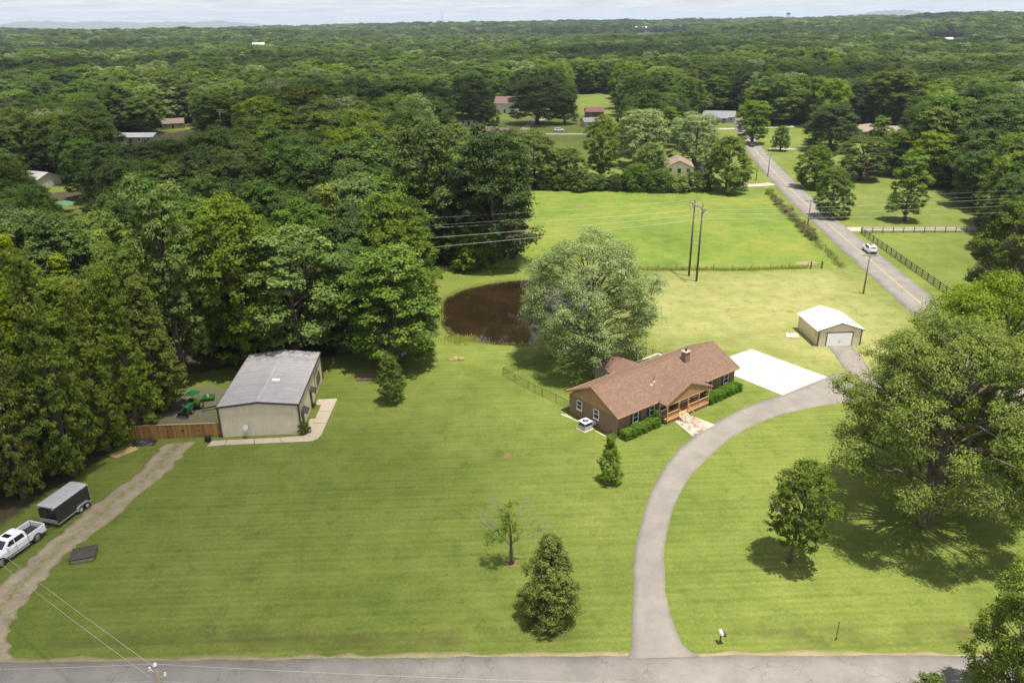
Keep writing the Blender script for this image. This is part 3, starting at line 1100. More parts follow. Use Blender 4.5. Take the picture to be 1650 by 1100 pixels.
# right side: sheltered entry, door, big sliding door opening with window
for (y0, y1, aw) in ((1.0, 2.15, 1.9), (6.6, 7.55, 1.1)):
    d = part('door', MB().box(MW + 0.006, MW + 0.075, y0, y1, 0.02, 2.15), 'dark', mbd)
    part('handle', MB().box(MW + 0.078, MW + 0.13, y0 + 0.1, y0 + 0.18, 1.0, 1.06), 'galv', d)
    am = MB()
    am.slab([(MW + 0.05, y0 - 0.25, 2.62), (MW + 0.05, y1 + 0.25, 2.62), (MW + 0.75, y1 + 0.25, 2.3), (MW + 0.75, y0 - 0.25, 2.3)], 0.05)
    am.bar((MW + 0.75, y0 - 0.25, 2.24), (MW + 0.75, y1 + 0.25, 2.24), 0.04, 0.2)
    part('awning', am, 'bronze', mbd)
part('door', MB().box(MW + 0.04, MW + 0.09, 10.0, 10.12, 0.05, 3.0).box(MW + 0.04, MW + 0.09, 10.12, 12.9, 2.88, 3.0), 'bronze', mbd)
window(mbd, 12.4, 1.0, 2.2, 1.3, 'right', MW + 0.04, frame='bronze', sash=False)
# walkway slabs
wk = struct(link('walkway', None))
wk.empty_display_size = 0.3
outer = [G(*p) for p in [(333, 719.5), (362, 716.8), (410, 715), (455, 713), (501, 711), (511.5, 707), (518, 700.4), (526, 682), (534.5, 663), (543.6, 642.3)]]
inner = [G(*p) for p in [(342, 710.2), (366, 709), (410, 707), (450, 705), (480.6, 702.8), (489, 701.5), (496, 697), (505, 682), (513, 663), (521.5, 643)]]
for i in range(len(outer) - 1):
    q = [outer[i].lerp(outer[i + 1], 0.012), outer[i].lerp(outer[i + 1], 0.988), inner[i].lerp(inner[i + 1], 0.988), inner[i].lerp(inner[i + 1], 0.012)]
    part('slab', MB().prism([(p.x, p.y) for p in q], -0.08, 0.05 + 0.004 * (i % 2)), 'walk', wk)
for q in ([(492, 695), (500, 674.5), (509, 674.5), (503, 686)], [(509, 652), (512.5, 643.5), (521, 643.5), (517.5, 652.5)]):
    g_ = [G(*p) for p in q]
    part('slab', MB().prism([(p.x, p.y) for p in g_], -0.08, 0.042), 'walk', wk)

# satellite dish on a short mast
dp = G(398, 704.5)
sdish = thing('satellite_dish', 'grey satellite dish on a mast before the tan metal wall', 'satellite dish', dp)
part('mast', MB().tube([(0, 0, 0), (0, 0, 1.15)], 0.05, 8), 'galv', sdish)
m = MB()
NR_, NS_ = 4, 16
pts = []
for i in range(NR_ + 1):
    for k in range(NS_):
        r_ = 0.40 * i / NR_
        t = 2 * math.pi * k / NS_
        pts.append((r_ * math.cos(t), -0.16 + 0.35 * r_ * r_, r_ * 1.1 * math.sin(t)))
m.add(pts, [(i * NS_ + k, i * NS_ + (k + 1) % NS_, (i + 1) * NS_ + (k + 1) % NS_, (i + 1) * NS_ + k) for i in range(NR_) for k in range(NS_)])
part('dish', m, 'ac_grey', sdish, True, (0, -0.02, 1.28), (R(-40), 0, R(-15)))
part('feed_arm', MB().tube([(0, -0.1, 0.95), (0.08, -0.62, 1.3)], 0.02, 6).box(0.03, 0.13, -0.72, -0.58, 1.25, 1.36), 'galv', sdish)

# ------------------------------------------------------------------ wooden privacy fence with double gate
F0, F1 = G(209, 708.5), G(358.5, 702.8)
fdir = (F1 - F0).normalized()
fl = (F1 - F0).length
fn = thing('privacy_fence', 'honey coloured board fence with double gate beside the metal building', 'fence', F0, math.atan2(fdir.y, fdir.x))
nb = int(fl / 0.145)
bmesh_ = [MB().box(0.005, 0.14, -0.012 - k * 0.004, 0.012, 0.04, 1.78 + k * 0.02).mesh('board', M['fence_wood']) for k in range(3)]
for i in range(nb):
    sag = 0.05 * math.sin(i * 0.11)
    o = link('board', bmesh_[(i * 7) % 3], fn, (i * fl / nb, 0.0, sag * 0.6))
for z in (0.35, 0.95, 1.55):
    part('rail', MB().bar((0, 0.05, z), (fl, 0.05, z), 0.04, 0.09), 'fence_wood', fn)
part('cap', MB().bar((0, 0.0, 1.85), (fl, 0.0, 1.85), 0.12, 0.03), 'lumber', fn)
for x in (0.05, fl * 0.18, fl * 0.41, fl * 0.755, fl - 0.05):
    part('post', MB().box(x - 0.05, x + 0.05, 0.075, 0.18, 0, 1.83), 'fence_wood', fn)
for gx in (0.41, 0.755):
    for z in (0.3, 0.95, 1.6):
        part('hinge', MB().box(fl * gx - 0.05, fl * gx + 0.28, -0.05, -0.022, z - 0.035, z + 0.035), 'black_metal', fn)
part('latch', MB().box(fl * 0.575, fl * 0.60, -0.06, -0.022, 0.9, 1.15), 'black_metal', fn)
# bin and lumber, debris
bp = G(336, 711)
binr = thing('trash_bin', 'small black plastic bin at the end of the concrete walkway', 'bin', bp)
part('tub', MB().add([(-.24, -.24, 0), (.24, -.24, 0), (.24, .24, 0), (-.24, .24, 0), (-.32, -.32, .62), (.32, -.32, .62), (.32, .32, .62), (-.32, .32, .62)], [(0, 3, 2, 1), (4, 5, 6, 7), (0, 1, 5, 4), (1, 2, 6, 5), (2, 3, 7, 6), (3, 0, 4, 7)]), 'bin', binr, bevel=0.03)
part('lid', MB().box(-.35, .35, -.35, .35, .625, .68), 'bin', binr, bevel=0.02)
lp = G(201, 728)
lum = thing('lumber_pile', 'loose pile of pale lumber planks under the trees by the fence', 'lumber', lp, R(52))
for i in range(9):
    part('plank', MB().box(-1.3, 1.3, -0.06, 0.06, 0, 0.04), 'lumber', lum, loc=(random.uniform(-.2, .2), (i % 6) * 0.24 - 0.6, 0.008 + 0.045 * (i // 6)), rot=R(random.uniform(-5, 5)))
tp = G(232, 714)
m = MB()
rg = random.Random(4)
N_ = 14
for i in range(N_):
    for j in range(8):
        u, v = i / (N_ - 1) - .5, j / 7 - .5
        h = max(0, 1 - (u * u * 4 + v * v * 4)) * 0.55 * rg.uniform(.5, 1.1)
        m.v.append((u * 2.8, v * 1.3, h))
for i in range(N_ - 1):
    for j in range(7):
        a_ = i * 8 + j
        m.f.append((a_, a_ + 8, a_ + 9, a_ + 1))
tag(link('tarp_heap', m.mesh('tarp_heap', M['bin']), None, (tp.x, tp.y, 0.01), R(6)), 'crumpled black tarp heap in front of the board fence', 'tarp')
# ------------------------------------------------------------------ brick ranch house
EC = Vector((12.17, 77.72, 0))
HA = R(37.26)
hx, hy = Vector((math.cos(HA), math.sin(HA), 0)), Vector((-math.sin(HA), math.cos(HA), 0))
HO = EC + hx * 0.35 + hy * 0.45
house = thing('brick_house', 'long brown brick ranch house with shingle roof and gabled front porch', 'house', HO, HA)
LW, DW, ZE, ZR = 22.0, 8.35, 2.86, 5.12
SL = (ZR - (ZE - 0.06)) / (DW / 2 + 0.45)


def H_(lx, ly, z=0):
    p = HO + hx * lx + hy * ly
    return Vector((p.x, p.y, z))


part('wall', MB().box(0, LW, 0, DW, 0, 2.55), 'brick', house)
# board gables above the brick, and the attic body
for x0, x1, nm in ((0.004, 0.10, 'gable'), (LW - 0.10, LW - 0.004, 'gable')):
    g_ = MB()
    vs = [(x0, 0.0, 2.553), (x0, DW, 2.553), (x0, DW / 2, ZR - 0.22), (x1, 0.0, 2.553), (x1, DW, 2.553), (x1, DW / 2, ZR - 0.22)]
    g_.add(vs, [(0, 1, 2), (3, 5, 4), (0, 3, 4, 1), (1, 4, 5, 2), (2, 5, 3, 0)])
    o = part(nm, g_, 'tan_siding', house)
    k = int(DW / 0.3)
    for i in range(1, k):
        b_ = MB()
        y = DW * i / k
        zt = 2.553 + (ZR - 0.22 - 2.553) * (1 - abs(y - DW / 2) / (DW / 2))
        xx = x0 - 0.018 if x0 < 1 else x1 + 0.018
        b_.box(min(xx, x0 if x0 < 1 else x1), max(xx, x0 if x0 < 1 else x1), y - 0.02, y + 0.02, 2.556, zt - 0.02)
        part('batten', b_, 'tan_siding', o)
x0, x1 = -0.35, LW + 0.35
ze_ = ZE - 0.06
roof = part('roof', MB().slab([(x0, -0.45, ze_), (x1, -0.45, ze_), (x1, DW / 2, ZR), (x0, DW / 2, ZR)], 0.12), 'shingle', house)
part('roof', MB().slab([(x0, DW + 0.45, ze_), (x0, DW / 2, ZR), (x1, DW / 2, ZR), (x1, DW + 0.45, ze_)], 0.12), 'shingle', house)
part('ridge_cap', MB().slab([(x0, DW / 2 - 0.16, ZR - 0.05), (x1, DW / 2 - 0.16, ZR - 0.05), (x1, DW / 2, ZR + 0.035), (x0, DW / 2, ZR + 0.035)], 0.03).slab([(x0, DW / 2, ZR + 0.035), (x1, DW / 2, ZR + 0.035), (x1, DW / 2 + 0.16, ZR - 0.05), (x0, DW / 2 + 0.16, ZR - 0.05)], 0.03), 'shingle', roof)
for x in (x0 - 0.016, x1 + 0.016):
    part('rake_board', MB().bar((x, -0.46, ze_ - 0.09), (x, DW / 2, ZR - 0.09), 0.03, 0.2).bar((x, DW / 2, ZR - 0.09), (x, DW + 0.46, ze_ - 0.09), 0.03, 0.2), 'fascia', house)
part('gutter', MB().box(x0, 6.5, -0.55, -0.455, ze_ - 0.14, ze_ - 0.01), 'fascia', house)
part('gutter', MB().box(15.5, x1, -0.55, -0.455, ze_ - 0.14, ze_ - 0.01), 'fascia', house)
part('soffit', MB().box(x0 + .05, x1 - .05, -0.44, -0.002, 2.56, 2.60), 'fascia', house)
part('gutter', MB().box(x0, x1, DW + 0.455, DW + 0.55, ze_ - 0.14, ze_ - 0.01), 'fascia', house)
part('downspout', MB().box(-0.10, -0.02, -0.12, -0.03, 0.1, 2.55), 'fascia', house)
# porch
PX0, PX1, PY = 6.85, 14.7, -1.75
pk, pez, pkz = 11.05, 2.62, 4.42
pr0, pr1, pyf = 6.65, 15.45, -1.62
part('porch_roof', MB().slab([(pr0, pyf, pez), (pk, pyf, pkz), (pk, 3.2, pkz), (pr0, 1.2, pez)], 0.10), 'shingle', house)
part('porch_roof', MB().slab([(pk, pyf, pkz), (pr1, pyf, pez), (pr1, 1.2, pez), (pk, 3.2, pkz)], 0.10), 'shingle', house)
part('rake_board', MB().bar((pr0, pyf - 0.016, pez - 0.08), (pk, pyf - 0.016, pkz - 0.08), 0.03, 0.18).bar((pk, pyf - 0.016, pkz - 0.08), (pr1, pyf - 0.016, pez - 0.08), 0.03, 0.18), 'fascia', house)
g_ = MB()
gy0, gy1 = -1.52, -1.42
g_.add([(PX0 + .25, gy0, 2.5), (PX1 + .25, gy0, 2.5), (pk, gy0, pkz - 0.2), (PX0 + .25, gy1, 2.5), (PX1 + .25, gy1, 2.5), (pk, gy1, pkz - 0.2)], [(0, 1, 2), (3, 5, 4), (0, 3, 4, 1), (1, 4, 5, 2), (2, 5, 3, 0)])
part('porch_gable', g_, 'tan_siding', house)
part('beam', MB().box(PX0 + .1, PX1 + .4, gy0 - 0.02, gy1 + 0.02, 2.36, 2.496), 'cedar', house)
part('porch_deck', MB().box(PX0, PX1, PY, -0.004, 0.46, 0.6), 'cedar', house)
part('porch_base', MB().box(PX0 + 0.06, PX1 - 0.06, PY + 0.06, -0.008, 0, 0.455), 'brick_base', house)
SX0, SX1 = 9.05, 10.65
for x in (PX0 + 0.08, SX0 - 0.06, SX1 + 0.06, 12.7, PX1 - 0.08):
    part('porch_post', MB().box(x - 0.055, x + 0.055, PY + 0.04, PY + 0.15, 0.602, 2.36), 'cedar', house)
for xa, xb in ((PX0 + 0.14, SX0 - 0.12), (SX1 + 0.12, 12.64), (12.76, PX1 - 0.14)):
    rl = part('railing', MB().box(xa, xb, PY + 0.05, PY + 0.14, 1.42, 1.48), 'cedar', house)
    sp_ = MB()
    n = int((xb - xa) / 0.13)
    for i in range(1, n):
        x = xa + (xb - xa) * i / n
        sp_.box(x - 0.018, x + 0.018, PY + 0.075, PY + 0.115, 0.70, 1.418)
    sp_.box(xa, xb, PY + 0.06, PY + 0.13, 0.66, 0.698)
    part('baluster', sp_, 'cedar', rl)
for i in range(3):
    part('step', MB().box(SX0, SX1, PY - 0.30 * (3 - i), PY - 0.30 * (2 - i) - 0.004, 0.0, 0.15 * (i + 1)), 'walk', house)
for x in (SX0 - 0.03, SX1 + 0.03):
    hr = MB()
    hr.bar((x, PY - 0.02, 1.45), (x, PY - 1.0, 0.85), 0.06, 0.06)
    hr.box(x - 0.03, x + 0.03, PY - 1.03, PY - 0.97, 0, 0.87)
    hr.box(x - 0.02, x + 0.02, PY - 0.53, PY - 0.49, 0.1, 1.12)
    part('handrail', hr, 'cedar', house)
dr_ = part('door', MB().box(9.4, 10.35, -0.06, -0.004, 0.61, 2.3), 'dark', house)
part('handle', MB().box(9.5, 9.56, -0.11, -0.065, 1.4, 1.5), 'rim', dr_)
window(house, 8.0, 0.95, 1.3, 1.25, 'front', 0.0)
window(house, 12.1, 0.95, 2.0, 1.3, 'front', 0.0)
window(house, 14.0, 0.95, 0.9, 1.3, 'front', 0.0)
for x, w in ((3.15, 0.95), (6.0, 0.9), (16.85, 0.95), (20.2, 1.0)):
    window(house, x, 0.98, w, 1.3, 'front', 0.0)
    for s in (-1, 1):
        part('shutter', MB().box(x + s * (w / 2 + 0.23) - 0.17, x + s * (w / 2 + 0.23) + 0.17, -0.045, -0.005, 0.95, 2.3), 'shutter', house)
for y in (6.45, 3.45):
    window(house, y, 1.0, 0.92, 1.25, 'left', 0.0)
for y, z in ((5.2, 0.35), (0.9, 0.3)):
    part('vent', MB().box(-0.03, -0.004, y - 0.2, y + 0.2, z, z + 0.2), 'dark', house)
# chimney, pipes
ch = part('chimney', MB().box(15.0, 15.85, 2.75, 3.5, 3.9, 5.75), 'brick_base', house)
part('cap', MB().box(14.93, 15.92, 2.68, 3.57, 5.753, 5.87), 'walk', ch)
part('flue', MB().tube([(15.42, 3.12, 5.87), (15.42, 3.12, 6.2)], 0.17, 10), 'dark', ch)
part('flashing', MB().box(14.9, 15.95, 2.6, 2.745, 4.0, 4.28), 'fascia', ch)
part('vent_pipe', MB().tube([(8.35, 2.05, 3.9), (8.35, 2.05, 4.75)], 0.055, 8), 'rust', house)
part('vent_boot', MB().tube([(8.35, 2.05, 3.98), (8.35, 2.05, 4.06)], [0.16, 0.1], 8), 'white', house)
part('vent_boot', MB().tube([(7.6, 1.75, 3.85), (7.6, 1.75, 3.98)], [0.14, 0.09], 8), 'white', house)
# rear wing
WX0, WX1, WY = 8.35, 13.0, 12.55
part('wing_wall', MB().box(WX0, WX1, DW + 0.004, WY, 0, 2.5), 'stucco', house)
wxm = (WX0 + WX1) / 2
part('wing_roof', MB().slab([(WX0 - 0.3, WY + 0.3, 2.55), (wxm, WY + 0.3, 3.85), (wxm, 6.5, 3.85), (WX0 - 0.3, 8.0, 2.55)], 0.10), 'shingle', house)
part('wing_roof', MB().slab([(wxm, WY + 0.3, 3.85), (WX1 + 0.3, WY + 0.3, 2.55), (WX1 + 0.3, 8.0, 2.55), (wxm, 6.5, 3.85)], 0.10), 'shingle', house)
part('wing_gable', MB().add([(WX0, WY - .08, 2.5), (WX1, WY - .08, 2.5), (wxm, WY - .08, 3.72), (WX0, WY, 2.5), (WX1, WY, 2.5), (wxm, WY, 3.72)], [(0, 1, 2), (3, 5, 4), (0, 3, 4, 1), (1, 4, 5, 2), (2, 5, 3, 0)]), 'tan_siding', house)
window(house, 10.0, 1.0, 0.9, 1.0, 'left', WX0)
# white-railed deck behind
part('rear_deck', MB().box(14.6, 19.6, DW + 0.02, 11.4, 0.0, 0.55), 'lumber', house)
for xa, ya, xb, yb in ((14.6, 11.4, 19.6, 11.4), (19.6, 11.4, 19.6, 9.2), (14.6, 9.8, 14.6, 11.4)):
    rl = part('deck_rail', MB().bar((xa, ya, 1.52), (xb, yb, 1.52), 0.16, 0.08), 'white', house)
    for k in range(4):
        q = k / 3
        part('rail_post', MB().box(xa + (xb - xa) * q - .05, xa + (xb - xa) * q + .05, ya + (yb - ya) * q - .05, ya + (yb - ya) * q + .05, .552, 1.478), 'white', rl)
# AC package unit, edging curb, pad, paver walk
acp = H_(-1.45, 3.75)
ac = thing('air_conditioner', 'grey packaged air conditioner unit beside the brick gable wall', 'air conditioner', acp, HA)
part('base_pad', MB().box(-0.85, 0.75, -0.75, 0.75, 0, 0.09), 'walk', ac)
part('cabinet', MB().box(-0.62, 0.55, -0.58, 0.58, 0.093, 0.56), 'ac_grey', ac, bevel=0.02)
part('coil_guard', MB().box(-0.58, 0.51, -0.54, 0.54, 0.562, 1.02), 'shutter', ac)
for x in (-0.60, 0.53):
    for y in (-0.56, 0.56):
        part('corner_post', MB().box(x - 0.03, x + 0.03, y - 0.03, y + 0.03, 0.562, 1.02), 'ac_grey', ac)
tp_ = part('top', MB().box(-0.66, 0.59, -0.62, 0.62, 1.023, 1.11), 'ac_top', ac, bevel=0.02)
part('fan_guard', MB().tube([(-0.03, 0, 1.112), (-0.03, 0, 1.135)], 0.40, 20), 'dark', tp_)
part('fan_hub', MB().tube([(-0.03, 0, 1.136), (-0.03, 0, 1.16)], 0.12, 12), 'ac_grey', tp_)
part('duct', MB().box(0.57, 1.43, -0.3, 0.3, 0.2, 0.6), 'ac_top', ac)
ed = MB()
epts = [H_(-0.9, 8.0), H_(-1.1, 7.4), H_(-0.95, 5.0)]
ed2 = [H_(-0.95, 2.6), H_(-0.9, 0.4), H_(-0.8, -0.6)]
for ps in (epts, ed2):
    ed.tube([(p.x, p.y, 0.03) for p in ps], 0.075, 6)
struct(link('edging_curb', ed.mesh('edging_curb', M['sand'])))
tag(link('downspout_extension', MB().bar((0, 0, 0.07), (1.6, 0, 0.07), 0.11, 0.1).mesh('downspout_extension', M['white']), None, G(904.5, 668), math.atan2((G(922, 675) - G(904.5, 668)).y, (G(922, 675) - G(904.5, 668)).x)), 'white drain pipe lying on the lawn by the house corner', 'drain pipe')
pv = [H_(SX0 - 0.3, PY - 0.9), H_(SX1 + 0.35, PY - 0.85), H_(11.2, PY - 4.4), H_(8.0, PY - 5.2)]
pv = [G(*p) for p in [(1088.5, 679), (1114, 671), (1151.5, 685), (1117, 702.5)]]
pvw = struct(link('paver_walk', MB().prism([(p.x, p.y) for p in pv], -0.05, 0.04).mesh('paver_walk', M['pavers'])))
for a_, b_ in ((pv[0], pv[3]), (pv[1], pv[2])):
    part('edge_strip', MB().bar((a_.x, a_.y, 0.03), (b_.x, b_.y, 0.03), 0.16, 0.07), 'concrete', pvw)

# ------------------------------------------------------------------ chain-link fence in the back yard
def chain_fence(name, label, px, closed_top=1.15):
    pts = [G(*p) for p in px]
    root = thing(name, label, 'fence', pts[0], 0)
    o0 = pts[0]
    post = MB().tube([(0, 0, 0), (0, 0, closed_top + 0.06)], 0.035, 6).mesh('post', M['black_metal'])
    for i, p in enumerate(pts):
        link('post', post, root, p - o0)
    w = MB()
    for i in range(len(pts) - 1):
        a_, b_ = pts[i] - o0, pts[i + 1] - o0
        part('top_rail', MB().tube([a_ + Vector((0, 0, closed_top)), b_ + Vector((0, 0, closed_top))], 0.024, 6), 'black_metal', root)
        L = (b_ - a_).length
        d = (b_ - a_).normalized()
        n = int(L / 0.13)
        hh = closed_top - 0.03
        side = Vector((-d.y, d.x, 0)) * 0.0
        for k in range(-int(hh / 0.13), n + 1):
            for sg in (1, -1):
                s0 = k * 0.13
                s1 = s0 + hh
                za, zb = (0.03, closed_top) if sg == 1 else (closed_top, 0.03)
                t0, t1 = max(0, -s0 / hh), min(1, (L - s0) / hh)
                if t1 <= t0:
                    continue
                pa = a_ + d * (s0 + hh * t0) + Vector((0, 0, za + (zb - za) * t0))
                pb = a_ + d * (s0 + hh * t1) + Vector((0, 0, za + (zb - za) * t1))
                u = Vector((0, 0, 0.006))
                w.add([pa - u, pb - u, pb + u, pa + u], [(0, 1, 2, 3)])
    o = part('wire_mesh', w, 'black_metal', root)
    return root


chain_fence('chain_link_fence', 'black chain link fence enclosing the shaded back yard', [
    (918.5, 660), (896, 649), (873.5, 638), (862, 632.5), (851, 626.5), (830, 615.5), (810.5, 604.5), (835.5, 596.5), (862, 588), (888, 578.5), (914, 570), (940, 563), (965, 560), (990, 562), (1016, 566), (1041, 572), (1051, 574.5), (1066, 580)])
yl = G(1025.5, 582)
ylm = thing('yard_lamp', 'white globe lamp on a thin post behind the brick house', 'lamp', yl)
part('post', MB().tube([(0, 0, 0), (0, 0, 2.0)], 0.05, 8), 'black_metal', ylm)
part('globe', MB().tube([(0, 0, 2.0), (0, 0, 2.08), (0, 0, 2.2), (0, 0, 2.3)], [0.09, 0.16, 0.16, 0.06], 10), 'white', ylm, True)

# ------------------------------------------------------------------ detached garage
gr_ = thing('detached_garage', 'small tan metal garage with white roof and white roll-up door', 'garage', (45.95, 104.75, 0), 0.052)
GW, GL, GE, GR = 6.5, 7.4, 2.62, 3.72
hull(gr_, 0, GW, 0, GL, 0, GE - 0.02, GR - 0.04, 'tan_metal_pale', 'y')
for (p0, p1, nr, ff) in (((0.1, 0, 0), (1.1, 0, 0), (0, -1, 0), lambda s: GE + 0.0 + .3 * s), ((5.3, 0, 0), (GW - .1, 0, 0), (0, -1, 0), lambda s: GE + .3 - .35 * s), ((0, .1, 0), (0, GL - .1, 0), (-1, 0, 0), lambda s: GE - .1), ((GW, .1, 0), (GW, GL - .1, 0), (1, 0, 0), lambda s: GE - .1)):
    m = MB()
    ribs(m, p0, p1, 0.03, ff, nr, 0.3, 0.025, 0.06)
    part('wall_ribs', m, 'tan_metal_pale', gr_)
for i in range(8):
    y0, y1 = -0.12 + (GL + 0.24) * i / 8, -0.12 + (GL + 0.24) * (i + 1) / 8
    part('roof_panel', MB().slab([(-0.35, y0 + .006, GE - 0.10), (GW / 2, y0 + .006, GR), (GW / 2, y1 - .006, GR), (-0.35, y1 - .006, GE - 0.10)], 0.05), 'white_roof', gr_)
    part('roof_panel', MB().slab([(GW / 2, y0 + .006, GR), (GW + 0.35, y0 + .006, GE - 0.10), (GW + 0.35, y1 - .006, GE - 0.10), (GW / 2, y1 - .006, GR)], 0.05), 'white_roof', gr_)
part('ridge_cap', MB().slab([(GW / 2 - .15, -.13, GR - .02), (GW / 2, -.13, GR + .03), (GW / 2, GL + .13, GR + .03), (GW / 2 - .15, GL + .13, GR - .02)], .02).slab([(GW / 2, -.13, GR + .03), (GW / 2 + .15, -.13, GR - .02), (GW / 2 + .15, GL + .13, GR - .02), (GW / 2, GL + .13, GR + .03)], .02), 'white_roof', gr_)
part('gable_trim', MB().bar((-.38, -.145, GE - .18), (GW / 2, -.145, GR - .07), .04, .12).bar((GW / 2, -.145, GR - .07), (GW + .38, -.145, GE - .18), .04, .12), 'bronze', gr_)
for x in (-0.02, GW + 0.02):
    part('corner_trim', MB().box(x - 0.08, x + 0.08, -0.06, 0.08, 0, GE - 0.05), 'bronze', gr_)
gd0, gd1 = 1.3, 5.15
gd = struct  # keep name free
gdo = part('garage_door', MB().box(gd0, gd1, -0.012, -0.004, 0.02, 2.1), 'door_white', gr_)
for i in range(4):
    part('door_panel', MB().box(gd0 + .01, gd1 - .01, -0.05, -0.014, 0.03 + i * 0.518, 0.03 + (i + 1) * 0.518 - 0.02), 'door_white', gdo)
part('handle', MB().box(3.1, 3.4, -0.09, -0.052, 0.75, 0.79), 'dark', gdo)
part('door_frame', MB().box(gd0 - .12, gd0 - .006, -.06, -.004, 0, 2.22).box(gd1 + .006, gd1 + .12, -.06, -.004, 0, 2.22).box(gd0 - .12, gd1 + .12, -.062, -.004, 2.105, 2.22), 'bronze', gr_)
part('meter', MB().box(-0.13, -0.03, 0.9, 1.2, 1.3, 1.75), 'galv', gr_)
# well slab with pump beside the garage
wp = G(1276, 541)
ws = thing('well_slab', 'low cracked concrete slab with a small pump beside the garage', 'slab', wp, R(-10))
part('slab', MB().prism([(-1.0, -.9), (.9, -1.0), (1.05, .85), (-.75, .95)], 0, 0.14), 'sand', ws)
part('lid', MB().box(-.55, .1, -.75, .05, .143, .2), 'white', ws)
part('pump', MB().tube([(-.25, .6, .14), (-.25, .6, .42), (-.25, .6, .55)], [.14, .14, .05], 8), 'galv', ws)
part('pipe', MB().tube([(-.25, .6, .3), (.1, .5, .3), (.1, .5, .14)], .03, 6), 'rust', ws)

# ------------------------------------------------------------------ stone well curb with shingled lid (left lawn)
wc_ = G(136, 897)
wl = thing('well_cover', 'stone well curb under a low charcoal shingle lid on the lawn', 'well cover', wc_, R(16))
part('curb', MB().prism([(-.95, -.8), (.95, -.8), (.95, .8), (-.95, .8)], 0, .42), 'stone_curb', wl, bevel=0.03)
lid = MB()
a_, b_, z0, z1 = 1.08, .93, .425, .52
lid.box(-a_, a_, -b_, b_, z0, z1)
part('lid_frame', lid, 'dark', wl)
part('lid_roof', MB().add([(-a_, -b_, .523), (a_, -b_, .523), (a_, b_, .523), (-a_, b_, .523), (0, 0, .80)], [(0, 1, 4), (1, 2, 4), (2, 3, 4), (3, 0, 4), (3, 2, 1, 0)]), 'dark_shingle', wl)


# ------------------------------------------------------------------ vehicles
def wheel(root, x, y, r, w, rim, side):
    t = MB()
    prof = [(r * 0.62, -w / 2), (r * 0.95, -w / 2), (r, -w / 2 + 0.04), (r, w / 2 - 0.04), (r * 0.95, w / 2), (r * 0.62, w / 2)]
    n = 20
    for k in range(n):
        th = 2 * math.pi * k / n
        for (rr, yy) in prof:
            t.v.append((rr * math.cos(th), yy, rr * math.sin(th)))
    q = len(prof)
    for k in range(n):
        for i in range(q):
            t.f.append((k * q + i, k * q + (i + 1) % q, ((k + 1) % n) * q + (i + 1) % q, ((k + 1) % n) * q + i))
    wo = part('wheel', t, 'tyre', root, True, (x, y, r))
    rm = MB().tube([(0, side * (w / 2 - 0.06), 0), (0, side * (w / 2 - 0.015), 0)], r * 0.61, 16)
    rm.tube([(0, side * (w / 2 - 0.02), 0), (0, side * (w / 2 + 0.02), 0)], r * 0.2, 10)
    part('rim', rm, rim, wo)
    sp_ = MB()
    for k in range(6):
        th = k * math.pi / 3
        sp_.bar((r * 0.2 * math.cos(th), side * (w / 2 - 0.008), r * 0.2 * math.sin(th)), (r * 0.56 * math.cos(th), side * (w / 2 - 0.012), r * 0.56 * math.sin(th)), 0.02, 0.05)
    part('spoke', sp_, 'dark', wo)
    return wo


def loft(sections):
    """list of (x, [(y,z)...]) cross sections joined into a skin"""
    m = MB()
    n = len(sections[0][1])
    for x, s in sections:
        m.v += [(x, y, z) for y, z in s]
    for i in range(len(sections) - 1):
        for k in range(n):
            m.f.append((i * n + k, i * n + (k + 1) % n, (i + 1) * n + (k + 1) % n, (i + 1) * n + k))
    m.f.append(tuple(range(n))[::-1])
    e = (len(sections) - 1) * n
    m.f.append(tuple(range(e, e + n)))
    return m


def body_sec(hw, z0, z1, shoulder=0.86, tuck=0.06):
    return [(-hw + tuck, z0), (-hw, z0 + 0.12), (-hw, z1 - 0.18), (-hw * shoulder - 0.04, z1), (hw * shoulder + 0.04, z1), (hw, z1 - 0.18), (hw, z0 + 0.12), (hw - tuck, z0)]


